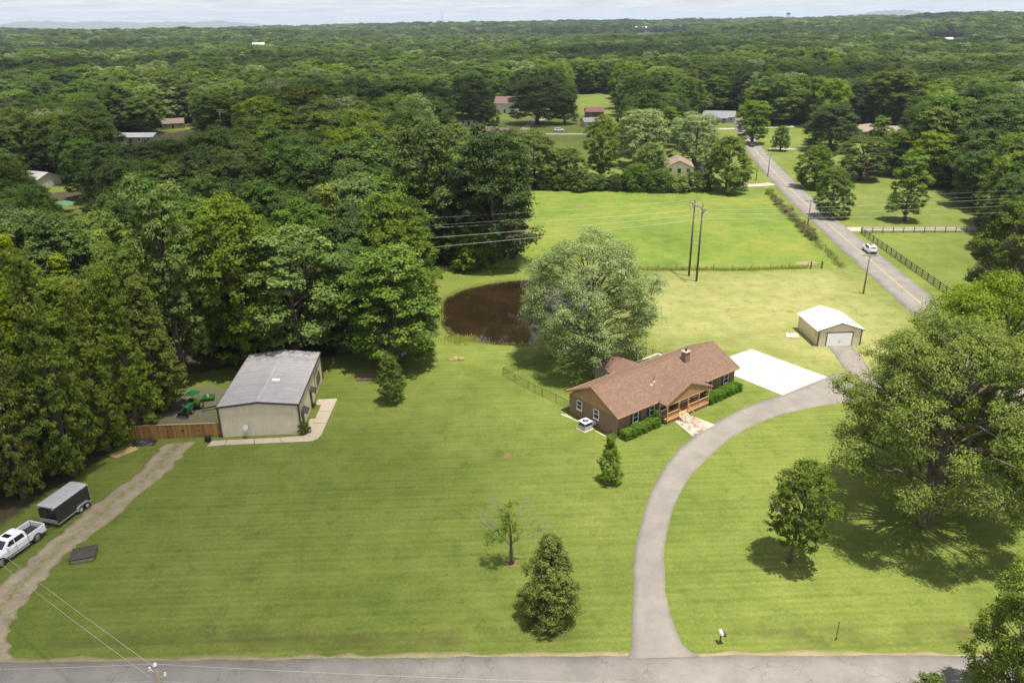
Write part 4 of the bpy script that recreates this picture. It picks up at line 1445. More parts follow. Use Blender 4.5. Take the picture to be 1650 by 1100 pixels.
def pickup(name, label, loc, rot):
    t = thing(name, label, 'pickup truck', loc, rot)
    hw = 1.0
    zb = 0.52
    # hood + lower cab
    front = loft([(2.92, body_sec(0.86, 0.6, 1.12)), (2.8, body_sec(0.97, 0.5, 1.2)), (2.2, body_sec(hw, zb, 1.27)), (1.35, body_sec(hw, zb, 1.31)), (1.3, body_sec(hw, zb, 1.30)), (-1.02, body_sec(hw, zb, 1.30, 0.93))])
    b = part('body', front, 'truck_white', t, bevel=0.02)
    # cab greenhouse
    def gs(hwid, z0, z1):
        return [(-hwid, z0), (-hwid + 0.02, z0 + 0.1), (-hwid + 0.17, z1 - 0.08), (-hwid + 0.28, z1), (hwid - 0.28, z1), (hwid - 0.17, z1 - 0.08), (hwid - 0.02, z0 + 0.1), (hwid, z0)]
    cabm = loft([(1.52, gs(0.90, 1.27, 1.30)), (0.72, gs(0.90, 1.27, 1.86)), (0.45, gs(0.91, 1.27, 1.92)), (-0.70, gs(0.91, 1.27, 1.92)), (-0.98, gs(0.90, 1.27, 1.86)), (-1.04, gs(0.90, 1.27, 1.34))])
    part('cab', cabm, 'truck_white', t, bevel=0.02)
    # glass
    part('windshield', MB().slab([(1.40, -0.70, 1.365), (1.40, 0.70, 1.365), (0.80, 0.62, 1.835), (0.80, -0.62, 1.835)], 0.012), 'car_glass', t, loc=(0.02, 0, 0.02))
    part('rear_window', MB().add([(-1.045, -.6, 1.45), (-1.045, .6, 1.45), (-1.015, .56, 1.80), (-1.015, -.56, 1.80), (-1.0, -.6, 1.45), (-1.0, .6, 1.45), (-.98, .56, 1.8), (-.98, -.56, 1.8)], [(0, 1, 2, 3), (4, 7, 6, 5), (0, 4, 5, 1), (1, 5, 6, 2), (2, 6, 7, 3), (3, 7, 4, 0)]), 'car_glass', t)
    for s in (-1, 1):
        for (xa, xb, xc, xd) in ((1.12, 0.28, 0.28, 0.62), (0.18, -0.78, -0.70, 0.18)):
            q = [(xa, s * 0.905, 1.40), (xb, s * 0.905, 1.40), (xc, s * 0.785, 1.80), (xd, s * 0.785, 1.80)]
            part('side_window', MB().slab(q, 0.02), 'car_glass', t, loc=(0, s * 0.008, 0.0))
        part('mirror', MB().box(1.0, 1.18, min(s * .95, s * 1.22), max(s * .95, s * 1.22), 1.32, 1.55), 'truck_white', t, bevel=0.03)
        part('running_board', MB().box(-1.0, 1.25, min(s * .93, s * 1.09), max(s * .93, s * 1.09), 0.40, 0.47), 'rim', t)
        part('headlight', MB().box(2.78, 2.90, min(s * .58, s * .93), max(s * .58, s * .93), .98, 1.13), 'clear_lamp', t)
        part('taillight', MB().box(-2.96, -2.86, min(s * .86, s * 1.005), max(s * .86, s * 1.005), .92, 1.25), 'red_lamp', t)
        part('bed_side', MB().box(-2.9, -1.06, min(s * .90, s * 1.0), max(s * .90, s * 1.0), .60, 1.34), 'truck_white', t, bevel=0.02)
        for xw in (-1.86, 2.0):
            arc = MB()
            n = 10
            for k in range(n + 1):
                th = math.pi * k / n
                arc.v += [(xw + .52 * math.cos(th), s * 1.008, .42 + .52 * math.sin(th)), (xw + .40 * math.cos(th), s * 1.008, .42 + .40 * math.sin(th)), (xw + .40 * math.cos(th), s * .72, .42 + .40 * math.sin(th)), (xw + .52 * math.cos(th), s * .72, .42 + .52 * math.sin(th))]
            for k in range(n):
                for i in range(4):
                    arc.f.append((k * 4 + i, k * 4 + (i + 1) % 4, k * 4 + 4 + (i + 1) % 4, k * 4 + 4 + i))
            part('wheel_arch', arc, 'dark', t)
            wheel(t, xw, s * 0.86, 0.42, 0.28, 'rim', s)
        part('door_seam', MB().box(.22, .245, min(s * .99, s * 1.004), max(s * .99, s * 1.004), .62, 1.3).box(-.99, -.965, min(s * .99, s * 1.004), max(s * .99, s * 1.004), .62, 1.3), 'dark', t)
        part('door_handle', MB().box(.28, .48, min(s * 1.0, s * 1.03), max(s * 1.0, s * 1.03), 1.12, 1.16), 'rim', t)
    part('sunroof', MB().box(-0.05, 0.42, -.42, .42, 1.918, 1.928), 'car_glass', t)
    part('bed_liner', MB().box(-2.86, -1.06, -.895, .895, .72, .78).box(-1.16, -1.06, -.895, .895, .782, 1.30), 'dark', t)
    part('tailgate', MB().box(-2.95, -2.87, -.85, .85, .66, 1.33), 'truck_white', t, bevel=0.02)
    part('rear_bumper', MB().box(-3.06, -2.92, -.97, .97, .48, .64), 'rim', t, bevel=0.03)
    part('front_bumper', MB().box(2.86, 3.02, -.93, .93, .45, .66), 'rim', t, bevel=0.03)
    part('grille', MB().box(2.88, 2.95, -.55, .55, .72, 1.10), 'dark', t)
    part('chassis', MB().box(-2.8, 2.6, -.55, .55, .34, .58), 'dark', t)
    return t


w0, w1 = Vector((-45.56, 59.77, 0)), Vector((-46.74, 56.1, 0))
hd = (w1 - w0).normalized()
lf = Vector((-hd.y, hd.x, 0))
tc_ = (w0 + w1) / 2 - lf * 0.95 - hd * 0.07
pickup('pickup_truck', 'white crew cab pickup truck hitched to the black cargo trailer', tc_, math.atan2(hd.y, hd.x))

# cargo trailer
th_ = Vector((-0.255, -0.967, 0)).normalized()
tl = Vector((-th_.y, th_.x, 0))
tb = Vector((-45.1, 64.15, 0))
ct = thing('cargo_trailer', 'black enclosed tandem axle cargo trailer with grey roof', 'trailer', tb, math.atan2(th_.y, th_.x))
part('box', loft([(2.15, [(-1.02, .52), (-1.02, 2.28), (1.02, 2.28), (1.02, .52)]), (2.13, [(-1.04, .52), (-1.04, 2.3), (1.04, 2.3), (1.04, .52)]), (-2.1, [(-1.04, .52), (-1.04, 2.3), (1.04, 2.3), (1.04, .52)])]), 'trailer_black', ct, bevel=0.03)
rs = [(-1.07, 2.27), (-1.07, 2.35), (-.85, 2.43), (0, 2.46), (.85, 2.43), (1.07, 2.35), (1.07, 2.27)]
part('roof', loft([(2.2, [(y * .97, min(z, 2.4)) for y, z in rs]), (2.0, rs), (-2.0, rs), (-2.14, [(y * .99, z - .02) for y, z in rs])]), 'trailer_roof', ct)
for x in (-1.4, -.7, 0, .7, 1.4):
    rb = MB()
    ys_ = [-1.0, -.6, 0, .6, 1.0]
    zs_ = [2.39, 2.452, 2.468, 2.452, 2.39]
    for k in range(4):
        rb.bar((x, ys_[k], zs_[k]), (x, ys_[k + 1], zs_[k + 1]), .04, .02)
    part('roof_bow', rb, 'trailer_roof', ct)
part('stone_guard', MB().box(2.155, 2.18, -1.03, 1.03, .5, .9), 'diamond', ct)
part('floor_rail', MB().box(-2.14, 2.16, -1.06, -1.0, .40, .515).box(-2.14, 2.16, 1.0, 1.06, .40, .515), 'diamond', ct)
part('frame', MB().box(-2.1, 2.1, -.8, .8, .36, .50), 'dark', ct)
part('tongue', MB().bar((2.1, -.8, .43), (3.35, 0, .45), .08, .12).bar((2.1, .8, .43), (3.35, 0, .45), .08, .12).bar((3.2, 0, .46), (3.7, 0, .5), .09, .09), 'dark', ct)
part('jack', MB().tube([(3.05, 0, .1), (3.05, 0, .95)], .035, 8), 'galv', ct)
for s in (-1, 1):
    for x in (-.62, -1.42):
        wheel(ct, x, s * 1.1, .34, .2, 'rim_white', s)
    fen = MB()
    pf = []
    for k in range(15):
        th = math.pi * k / 14
        cx = -.62 if k <= 7 else -1.42
        pf.append((cx + .47 * math.cos(th), .36 + .47 * math.sin(th)))
    for k in range(14):
        fen.add([(pf[k][0], s * 1.045, pf[k][1]), (pf[k + 1][0], s * 1.045, pf[k + 1][1]), (pf[k + 1][0], s * 1.24, pf[k + 1][1]), (pf[k][0], s * 1.24, pf[k][1])], [(0, 1, 2, 3)])
        fen.add([(pf[k][0], s * 1.24, pf[k][1]), (pf[k + 1][0], s * 1.24, pf[k + 1][1]), (-1.02 + (pf[k + 1][0] + 1.02) * .86, s * 1.24, .36 + (pf[k + 1][1] - .36) * .86), (-1.02 + (pf[k][0] + 1.02) * .86, s * 1.24, .36 + (pf[k][1] - .36) * .86)], [(0, 1, 2, 3)])
    part('fender', fen, 'diamond', ct)
    part('taillight', MB().box(-2.135, -2.105, min(s * .8, s * .95), max(s * .8, s * .95), .7, .82), 'red_lamp', ct)
    part('marker_lamp', MB().box(2.16, 2.2, min(s * .75, s * .9), max(s * .75, s * .9), 2.12, 2.2), 'clear_lamp', ct)
part('rear_trim', MB().box(-2.15, -2.105, -1.06, -1.0, .5, 2.3).box(-2.15, -2.105, 1.0, 1.06, .5, 2.3), 'diamond', ct)


def suv(name, label, loc, rot, paint='truck_white', cat='car', group=None):
    t = thing(name, label, cat, loc, rot, group)
    part('body', loft([(2.28, body_sec(.78, .42, .86)), (2.15, body_sec(.88, .32, .95)), (1.4, body_sec(.93, .30, 1.03)), (.9, body_sec(.93, .30, 1.06)), (-1.9, body_sec(.93, .30, 1.08)), (-2.2, body_sec(.90, .34, 1.05)), (-2.3, body_sec(.85, .45, .95))]), paint, t, bevel=0.02)

    def gs(hw, z1):
        return [(-hw, 1.0), (-hw + .02, 1.1), (-hw + .14, z1 - .07), (-hw + .24, z1), (hw - .24, z1), (hw - .14, z1 - .07), (hw - .02, 1.1), (hw, 1.0)]
    part('cabin', loft([(1.25, gs(.86, 1.2)), (.45, gs(.86, 1.62)), (0, gs(.87, 1.68)), (-1.5, gs(.87, 1.66)), (-2.0, gs(.85, 1.5)), (-2.22, gs(.84, 1.2))]), paint, t, bevel=0.02)
    part('windshield', MB().slab([(1.12, -.66, 1.29), (1.12, .66, 1.29), (.52, .58, 1.60), (.52, -.58, 1.60)], .012), 'car_glass', t, loc=(.02, 0, .02))
    part('rear_window', MB().slab([(-2.18, -.6, 1.26), (-2.18, .6, 1.26), (-1.98, .54, 1.50), (-1.98, -.54, 1.50)], .012), 'car_glass', t, loc=(-.03, 0, .02))
    part('sunroof', MB().box(-1.0, .1, -.42, .42, 1.678, 1.69), 'car_glass', t)
    for s in (-1, 1):
        for (xa, xb) in ((.85, -.05), (-.15, -1.0), (-1.08, -1.85)):
            q = [(xa, s * .862, 1.16), (xb, s * .862, 1.16), (xb + .02 if xb > -1.5 else xb + .22, s * .758, 1.57), (min(xa, .42), s * .758, 1.57)]
            part('side_window', MB().slab(q, .02), 'car_glass', t, loc=(0, s * .008, 0))
        part('taillight', MB().box(-2.31, -2.2, min(s * .6, s * .9), max(s * .6, s * .9), .92, 1.08), 'red_lamp', t)
        part('headlight', MB().box(2.16, 2.26, min(s * .5, s * .84), max(s * .5, s * .84), .72, .86), 'clear_lamp', t)
        part('mirror', MB().box(.8, .95, min(s * .9, s * 1.08), max(s * .9, s * 1.08), 1.1, 1.24), paint, t)
        for x in (1.38, -1.38):
            wheel(t, x, s * .82, .35, .24, 'rim', s)
    part('bumper', MB().box(-2.36, -2.24, -.8, .8, .36, .62), 'dark', t)
    part('licence_plate', MB().box(-2.38, -2.362, -.16, .16, .66, .76), 'rim_white', t)
    return t


sv = G(1394, 407)
M['dark_paint'] = plain('dark_car_paint', (0.03, 0.032, 0.04), 0.25, coat=0.5)
M['silver_paint'] = plain('silver_car_paint', (0.45, 0.46, 0.48), 0.3, coat=0.5)
suv('sport_utility_vehicle', 'white sport utility vehicle driving away on the two-lane road', (75.9, 155.0, 0.05), R(84))
g_ = G(1206.5, 236)
suv('dark_car', 'dark car far up the two-lane road', (g_.x + 1.2, g_.y, 0.05), R(-104), 'dark_paint')
g_ = G(901, 212)
suv('white_car', 'white car passing on the pale lane beyond the pasture hedgerow', (g_.x, g_.y, 0.03), R(0))
g_ = G(1100, 277)
suv('silver_car', 'white car parked before the tan gabled house', (g_.x, g_.y, 0.0), R(200))
g_ = G(1127, 277)
suv('dark_car', 'dark car parked to the side of the tan gabled house', (g_.x, g_.y, 0.0), R(110), 'dark_paint')

# ------------------------------------------------------------------ tractor with loader
tr0 = Vector((-41.0, 86.6, 0))
trr = R(-104)
tra = thing('tractor', 'green compact tractor with sun canopy and front loader bucket', 'tractor', tr0, trr)
part('hood', loft([(1.45, [(-.26, .62), (-.28, .98), (-.18, 1.08), (.18, 1.08), (.28, .98), (.26, .62)]), (1.3, [(-.29, .55), (-.31, 1.04), (-.2, 1.15), (.2, 1.15), (.31, 1.04), (.29, .55)]), (.25, [(-.31, .55), (-.33, 1.12), (-.22, 1.24), (.22, 1.24), (.33, 1.12), (.31, .55)])]), 'tractor_green', tra, bevel=.03)
part('grille', MB().box(1.452, 1.48, -.2, .2, .66, .95), 'dark', tra)
part('chassis', MB().box(-.95, 1.35, -.2, .2, .38, .62), 'dark', tra)
part('floor', MB().box(-.55, .3, -.52, .52, .60, .66), 'dark', tra)
part('seat', MB().box(-.62, -.2, -.24, .24, .82, .94).box(-.70, -.60, -.24, .24, .945, 1.35), 'tractor_yellow', tra, bevel=.03)
part('steering_wheel', MB().tube([(.12, 0, 1.28), (.10, 0, 1.32)], .2, 14).tube([(.3, 0, 1.0), (.12, 0, 1.28)], .03, 6), 'dark', tra)
for s in (-1, 1):
    wheel(tra, -.62, s * .68, .56, .34, 'tractor_yellow', s)
    wheel(tra, 1.05, s * .55, .34, .24, 'tractor_yellow', s)
    fen = MB()
    for k in range(8):
        t0, t1 = R(15 + k * 18), R(15 + (k + 1) * 18)
        fen.add([(-.62 + .64 * math.cos(t0), s * .48, .56 + .64 * math.sin(t0)), (-.62 + .64 * math.cos(t1), s * .48, .56 + .64 * math.sin(t1)), (-.62 + .64 * math.cos(t1), s * .86, .56 + .64 * math.sin(t1)), (-.62 + .64 * math.cos(t0), s * .86, .56 + .64 * math.sin(t0))], [(0, 1, 2, 3)])
    part('fender', fen, 'tractor_green', tra)
    part('canopy_post', MB().tube([(-.72, s * .45, .9), (-.78, s * .46, 2.2)], .035, 6), 'dark', tra)
    part('loader_arm', MB().bar((.15, s * .44, 1.05), (1.3, s * .44, .82), .08, .14).bar((1.3, s * .44, .82), (1.95, s * .44, .3), .08, .14), 'tractor_green', tra)
    part('hydraulic_cylinder', MB().tube([(.45, s * .44, .7), (1.25, s * .44, .74)], .035, 6), 'galv', tra)
bk = MB().extr([(1.95, .55), (1.9, .12), (2.0, .03), (2.5, .05), (2.5, .08), (2.03, .09), (1.96, .16), (2.0, .55)], -.72, .72)
for s in (-.72, .70):
    bk.extr([(1.95, .55), (1.9, .1), (2.5, .05)], s, s + .02)
part('bucket', bk, 'dark', tra)
part('bucket_edge', MB().box(2.5, 2.6, -.72, .72, .04, .07), 'rust', tra)
part('canopy', MB().slab([(.38, -.66, 2.26), (.38, .66, 2.26), (-1.15, .66, 2.22), (-1.15, -.66, 2.22)], .07), 'tractor_green', tra, bevel=.03)
# rotary cutter behind the tractor, and black blade implement
rc_ = tr0 + Vector((0.85, 2.9, 0))
rc = thing('rotary_cutter', 'green rotary mower deck parked behind the tractor', 'mower', rc_, trr + R(25))
part('deck', MB().prism([(-.85, -.6), (-.5, -.8), (.6, -.8), (.6, .8), (-.5, .8), (-.85, .6)], .2, .4), 'tractor_green', rc, bevel=.02)
part('gearbox', MB().tube([(0, 0, .4), (0, 0, .68)], [.2, .14], 8), 'tractor_yellow', rc)
part('hitch', MB().bar((.4, -.4, .42), (1.0, 0, .8), .06, .06).bar((.4, .4, .42), (1.0, 0, .8), .06, .06), 'tractor_green', rc)
part('tail_wheel', MB().tube([(-1.1, -.05, .16), (-1.1, .05, .16)], .16, 10).bar((-1.1, 0, .18), (-.8, 0, .35), .05, .05), 'tyre', rc)
bl_ = G(340, 660)
bi = thing('landscape_rake', 'black steel rake implement lying near the corner of the metal building', 'implement', bl_, R(18))
part('beam', MB().bar((-1.0, 0, .35), (1.1, 0, .45), .12, .12), 'bin', bi)
part('hitch', MB().bar((-.9, 0, .35), (-1.0, -.5, .55), .07, .07).bar((-.7, 0, .35), (-1.0, -.5, .55), .07, .07), 'bin', bi)
for i in range(12):
    x = -.95 + i * .18
    part('tine', MB().tube([(x, 0, .33), (x, -.16, .22), (x, -.18, .01)], .014, 5), 'bin', bi)

# ------------------------------------------------------------------ mailbox and stake
mbp = G(1160, 1035)
mlb = thing('mailbox', 'white mailbox on a dark post at the road edge', 'mailbox', mbp, R(8))
mlb.scale = (.85, .85, .9)
part('post', MB().box(-.05, .05, -.05, .05, 0, 1.05).box(-.05, .05, -.3, .25, .98, 1.052), 'rail_black', mlb)
mp_ = [(-.13, 1.055)] + [(.13 * -math.cos(math.pi * k / 8), 1.2 + .13 * math.sin(math.pi * k / 8)) for k in range(9)] + [(.13, 1.055)]
bx = MB().add([(p[0], -.32, p[1]) for p in mp_] + [(p[0], .25, p[1]) for p in mp_], [tuple(range(11)), tuple(range(11, 22))[::-1]] + [(i, 11 + i, 11 + (i + 1) % 11, (i + 1) % 11) for i in range(11)])
part('box', bx, 'white', mlb)
part('flag', MB().box(.135, .15, -.1, -.06, 1.15, 1.42).box(.135, .15, -.1, .06, 1.34, 1.42), 'red_lamp', mlb)
part('paper_holder', MB().box(.16, .42, -.28, .2, .86, 1.04), 'dark', mlb)
stp = G(1347, 1029)
stk = thing('marker_post', 'thin dark steel post standing in the lawn ditch', 'post', stp)
part('shaft', MB().box(-.025, .025, -.012, .012, -.1, 1.75).box(-.006, .006, -.035, .012, -.1, 1.75), 'rail_black', stk)
part('anchor_plate', MB().box(-.09, .09, -.02, -.013, .02, .16), 'rail_black', stk)
# ------------------------------------------------------------------ board rail fences of the horse field
def rail_fence(name, label, pa, pb, spacing=2.45, rails=4, h=1.35):
    a_, b_ = Vector(pa), Vector(pb)
    L = (b_ - a_).length
    d = (b_ - a_).normalized()
    root = thing(name, label, 'fence', a_, math.atan2(d.y, d.x))
    n = max(1, round(L / spacing))
    st = L / n
    post = MB().box(-.065, .065, -.065, .065, 0, h + .08).mesh('post', M['rail_black'])
    rail = MB().box(.07, st - .07, -.085, -.055, -.07, .07).mesh('rail', M['rail_black'])
    rg = random.Random(5)
    for i in range(n + 1):
        link('post', post, root, (i * st, 0, 0), (rg.uniform(-.02, .02), rg.uniform(-.02, .02), 0))
        if i < n:
            for k in range(rails):
                link('rail', rail, root, (i * st, 0.0, h - .05 - k * (h - .25) / (rails - 1)), (0, rg.uniform(-.006, .006), 0))
    return root


c0 = G(1387, 376)
rail_fence('rail_fence', 'dark four-rail horse fence running beside the two-lane road', c0, G(1534, 480))
rail_fence('rail_fence', 'dark four-rail horse fence along the pale side lane', c0 + Vector((0.3, 0.25, 0)), G(1590, 374.5))

# wire field fence between lawn and pasture
def wire_fence(name, label, px, spacing=4.0, h=1.15, seed=1):
    pts = [G(*p) for p in px]
    root = thing(name, label, 'fence', pts[0])
    rg = random.Random(seed)
    post = MB().tube([(0, 0, 0), (0, 0, h)], [.06, .05], 6).mesh('post', M['pole_grey'])
    allp = []
    for i in range(len(pts) - 1):
        k = max(1, round((pts[i + 1] - pts[i]).length / spacing))
        allp += [pts[i].lerp(pts[i + 1], q / k) for q in range(k)]
    allp.append(pts[-1])
    for p in allp:
        link('post', post, root, p - pts[0], (rg.uniform(-.06, .06), rg.uniform(-.06, .06), 0))
    for z in (.35, .7, 1.02):
        part('strand', MB().tube([p - pts[0] + Vector((0, 0, z)) for p in allp], .008, 4), 'wire_dark', root)
    return root


wire_fence('wire_fence', 'wire fence on wooden posts between mown lawn and pasture', [(832, 431), (900, 433), (1000, 434), (1090, 434), (1180, 435), (1302, 431)], seed=2)
wire_fence('wire_fence', 'wire fence on wooden posts along the highway side of the pasture', [(1355, 431), (1330, 403), (1296, 372), (1262, 338), (1240, 312)], seed=3)
gp0, gp1 = G(1306, 433), G(1324, 432.5)
gt = thing('field_gate', 'low weathered field gate between two stout posts', 'gate', gp0, math.atan2((gp1 - gp0).y, (gp1 - gp0).x))
gl = (gp1 - gp0).length
for x in (0, gl):
    part('gate_post', MB().tube([(x, 0, 0), (x, 0, 1.5)], .15, 8), 'pole_wood', gt)
for z in (.3, .65, 1.0):
    part('bar', MB().bar((.15, 0, z), (gl - .15, 0, z), .05, .09), 'pole_grey', gt)


# ------------------------------------------------------------------ poles and lines
def sagline(a_, b_, sag, n=14):
    a_, b_ = Vector(a_), Vector(b_)
    return [a_.lerp(b_, i / n) - Vector((0, 0, sag * 4 * (i / n) * (1 - i / n))) for i in range(n + 1)]


hb1, hb2 = G(1110, 444), G(1122, 453)
hc = (hb1 + hb2) / 2
ha = (hb2 - hb1).normalized()
hf = thing('transmission_poles', 'pair of tall wooden poles joined by a crossarm on the lawn', 'power pole', hc, math.atan2(ha.y, ha.x))
hs = (hb2 - hb1).length / 2
HH = 14.4
for s in (-1, 1):
    part('pole', MB().tube([(s * hs, 0, 0), (s * hs, 0, HH + .3)], [.21, .14], 10), 'pole_wood', hf, True)
part('crossarm', MB().bar((-3.6, .2, HH - .45), (3.6, .2, HH - .45), .10, .2).bar((-3.6, -.2, HH - .45), (3.6, -.2, HH - .45), .10, .2), 'pole_pale', hf)
ATT = []
for x in (-3.4, 0, 3.4):
    part('insulator', MB().tube([(x, 0, HH - .6), (x, 0, HH - 1.0), (x, 0, HH - 1.4), (x, 0, HH - 2.0)], [.05, .11, .11, .05], 8), 'ceramic', hf)
    ATT.append((x, HH - 2.05))
for s in (-1, 1):
    part('brace', MB().bar((s * hs, 0.0, HH - 1.6), (s * 2.9, 0, HH - .6), .08, .1), 'pole_wood', hf)
perp = Vector((ha.y, -ha.x, 0))
if perp.x > 0:
    perp = -perp
for x, z, zl, zr in ((ATT[0][0], ATT[0][1], 8.8, 12.6), (ATT[1][0], ATT[1][1], 7.6, 11.8), (ATT[2][0], ATT[2][1], 6.6, 11.2), (-hs, HH + .3, 11.2, 14.4), (hs, HH + .3, 10.6, 14.2)):
    p = hc + ha * x + Vector((0, 0, z))
    small = z > HH
    le_ = p + Vector((-80, 3 - x * .2, (zl - z) * 1.28))
    re_ = p + Vector((90, 10, zr - z + .4))
    w = MB().tube(sagline(le_, p, .5), .012 if small else .030, 4).tube(sagline(p, re_, .6), .010 if small else .020, 4)
    nm = {-3.4: 'farthest from the brick house', 0: 'between the two tall poles', 3.4: 'nearest to the brick house'}.get(x)
    lb = ('bare power line strung from the crossarm, ' + nm) if nm else ('thin shield wire over the far tall pole' if x < 0 else 'thin shield wire over the near tall pole')
    tag(link('power_line', w.mesh('power_line', M['wire'])), lb, 'power line')


def utility_pole(label, u, v, vt=None, h=None, arms=1, rot=0.0, mat='pole_grey', extra=False):
    g_ = G(u, v)
    hgt = h or height_at(u, v, vt)
    t = thing('utility_pole', label, 'utility pole', g_, rot)
    part('pole', MB().tube([(0, 0, 0), (0, 0, hgt)], [.16, .11], 8), mat, t, True)
    for k in range(arms):
        z = hgt - .3 - k * .9
        ca = part('crossarm', MB().box(-1.35, 1.35, -.20, -.07, z - .09, z + .09), 'pole_pale', t)
        for x in (-1.1, -.45, .45, 1.1):
            part('insulator', MB().tube([(x, -.12, z + .06), (x, -.12, z + .14), (x, -.12, z + .24)], [.03, .06, .04], 6), 'ceramic', ca)
    if extra:
        part('transformer', MB().tube([(.32, -.05, hgt - 2.4), (.32, -.05, hgt - 1.5)], .24, 10), 'galv', t)
    return t, g_, hgt


UP = []
for lb, u, v, h in (('wooden utility pole with crossarm beside the white sport utility vehicle', 1391, 473, 7.4),
                    ('wooden utility pole with crossarm where the brush row meets the road', 1301, 366, 6.6),
                    ('wooden utility pole near the lane turning off to the tan house', 1237, 284, 7.0)):
    UP.append(utility_pole(lb, u, v, h=h, rot=R(-8)))
utility_pole('slim wooden pole on the verge left of the highway bend', 1218, 291, h=6.5, arms=0)
utility_pole('tall bare wooden pole in the yard behind the pasture hedgerow', 914, 282, vt=238, arms=0)
utility_pole('grey wooden pole under the trees past the side lane', 1607, 322, vt=281, arms=1)
utility_pole('distant utility pole by the lane junction up the highway', 1250, 236, vt=205, arms=1)
utility_pole('distant grey pole standing among the left woodland clearings', 359, 218, vt=176, arms=2, extra=True)
utility_pole('distant pole by the brown drive of the far houses', 866, 201, vt=170, arms=1)
for k, (p, q) in enumerate(((0, 1), (1, 2))):
    for x, wh in ((-1.1, 'outer'), (1.1, 'inner')):
        a_ = UP[p][1] + Vector((x, -.12, UP[p][2]))
        b_ = UP[q][1] + Vector((x, -.12, UP[q][2]))
        tag(link('utility_wire', MB().tube(sagline(a_, b_, .5), .014, 4).mesh('utility_wire', M['wire_dark'])),
            ('wire on the %s crossarm end between ' % ('pasture side' if x < 0 else 'road side')) + ('the two poles nearest the garage' if k == 0 else 'the two poles farther up the highway'), 'wire')
# pole whose top shows at the bottom edge
bp_ = G(250, 1072, 10.2)
npole = thing('utility_pole', 'utility pole across the near road, only its top and hardware showing', 'utility pole', (bp_.x, bp_.y, 0))
part('pole', MB().tube([(0, 0, 0), (0, 0, 10.1)], [.19, .13], 10), 'pole_grey', npole, True)
part('top_insulator', MB().tube([(0, 0, 10.1), (0, 0, 10.25), (0, 0, 10.4)], [.05, .13, .06], 8), 'ceramic', npole)
part('bracket', MB().bar((0, -.02, 9.6), (-.45, .12, 9.75), .06, .06).bar((0, -.02, 9.2), (.4, .1, 9.35), .06, .06), 'galv', npole)
part('side_insulator', MB().tube([(-.45, .12, 9.75), (-.45, .12, 9.95)], [.1, .05], 8).tube([(.4, .1, 9.35), (.4, .1, 9.55)], [.1, .05], 8), 'ceramic', npole)
part('fuse_switch', MB().tube([(-.15, .25, 9.1), (-.3, .4, 9.4)], .05, 6), 'ceramic', npole)
T0 = Vector((bp_.x, bp_.y, 10.35))
T1 = Vector((bp_.x - .2, bp_.y, 9.0))
for nm, a_, b_, sg in (('top line heading left along the near road', T0, T0 + Vector((-46, .6, .2)), .7),
                       ('top line heading right along the near road', T0, T0 + Vector((75, -2.5, 0)), 1.1),
                       ('lower line heading left along the near road', T1, T1 + Vector((-46, .6, .2)), .7),
                       ('lower line heading right along the near road', T1, T1 + Vector((75, -2.5, 0)), 1.1),
                       ('upper service wire crossing above the gravel track', T0 - Vector((0, 0, .3)), G(0, 918, 7.5) + Vector((-14, 11, .5)), .5),
                       ('lower service wire crossing above the gravel track', T1, G(0, 934, 6.6) + Vector((-14, 11, .5)), .6)):
    tag(link('utility_wire', MB().tube(sagline(a_, b_, sg, 18), .013, 4).mesh('utility_wire', M['wire'])), nm, 'wire')

# ------------------------------------------------------------------ far houses
ROOFC = {}


def roofm(key, c):
    if key not in ROOFC:
        M['roof_' + key] = plain('roof_' + key, c, 0.85, var=0.15, scale=.8)
        ROOFC[key] = 1
    return 'roof_' + key


def far_house(name, label, u, v, w, d, h, hr, rot, roofc, wallc, cat='house', ridge='x', nwin=4, z0=0.0, porch=False):
    g_ = G(u, v)
    t = thing(name, label, cat, (g_.x, g_.y, z0), rot)
    rk = roofm('_'.join(str(int(x * 100)) for x in roofc), roofc)
    wk_ = roofm('w' + '_'.join(str(int(x * 100)) for x in wallc), wallc)
    hull(t, -w / 2, w / 2, -d / 2, d / 2, 0, h, hr - .12, wk_, ridge)
    o = .45
    if ridge == 'x':
        e = h - o * (hr - h) / (d / 2)
        part('roof', MB().slab([(-w / 2 - o, -d / 2 - o, e), (w / 2 + o, -d / 2 - o, e), (w / 2 + o, 0, hr), (-w / 2 - o, 0, hr)], .12), rk, t)
        part('roof', MB().slab([(-w / 2 - o, d / 2 + o, e), (-w / 2 - o, 0, hr), (w / 2 + o, 0, hr), (w / 2 + o, d / 2 + o, e)], .12), rk, t)
    else:
        e = h - o * (hr - h) / (w / 2)
        part('roof', MB().slab([(-w / 2 - o, -d / 2 - o, e), (0, -d / 2 - o, hr), (0, d / 2 + o, hr), (-w / 2 - o, d / 2 + o, e)], .12), rk, t)
        part('roof', MB().slab([(0, -d / 2 - o, hr), (w / 2 + o, -d / 2 - o, e), (w / 2 + o, d / 2 + o, e), (0, d / 2 + o, hr)], .12), rk, t)
    for i in range(nwin):
        x = -w / 2 + w * (i + .5) / nwin
        if i == nwin // 2:
            dd_ = part('door', MB().box(x - .5, x + .5, -d / 2 - .06, -d / 2 - .004, .05, 2.1), 'dark', t)
        else:
            window(t, x, .95, 1.2, 1.25, 'front', -d / 2, sill=False)
    if porch:
        part('porch_roof', MB().slab([(-w * .3, -d / 2 - 2.0, 2.3), (w * .3, -d / 2 - 2.0, 2.3), (w * .3, -d / 2 - .01, 2.75), (-w * .3, -d / 2 - .01, 2.75)], .1), rk, t)
        for k in range(4):
            x = -w * .28 + w * .56 * k / 3
            part('porch_post', MB().box(x - .08, x + .08, -d / 2 - 1.95, -d / 2 - 1.8, 0, 2.25), 'white', t)
    return t


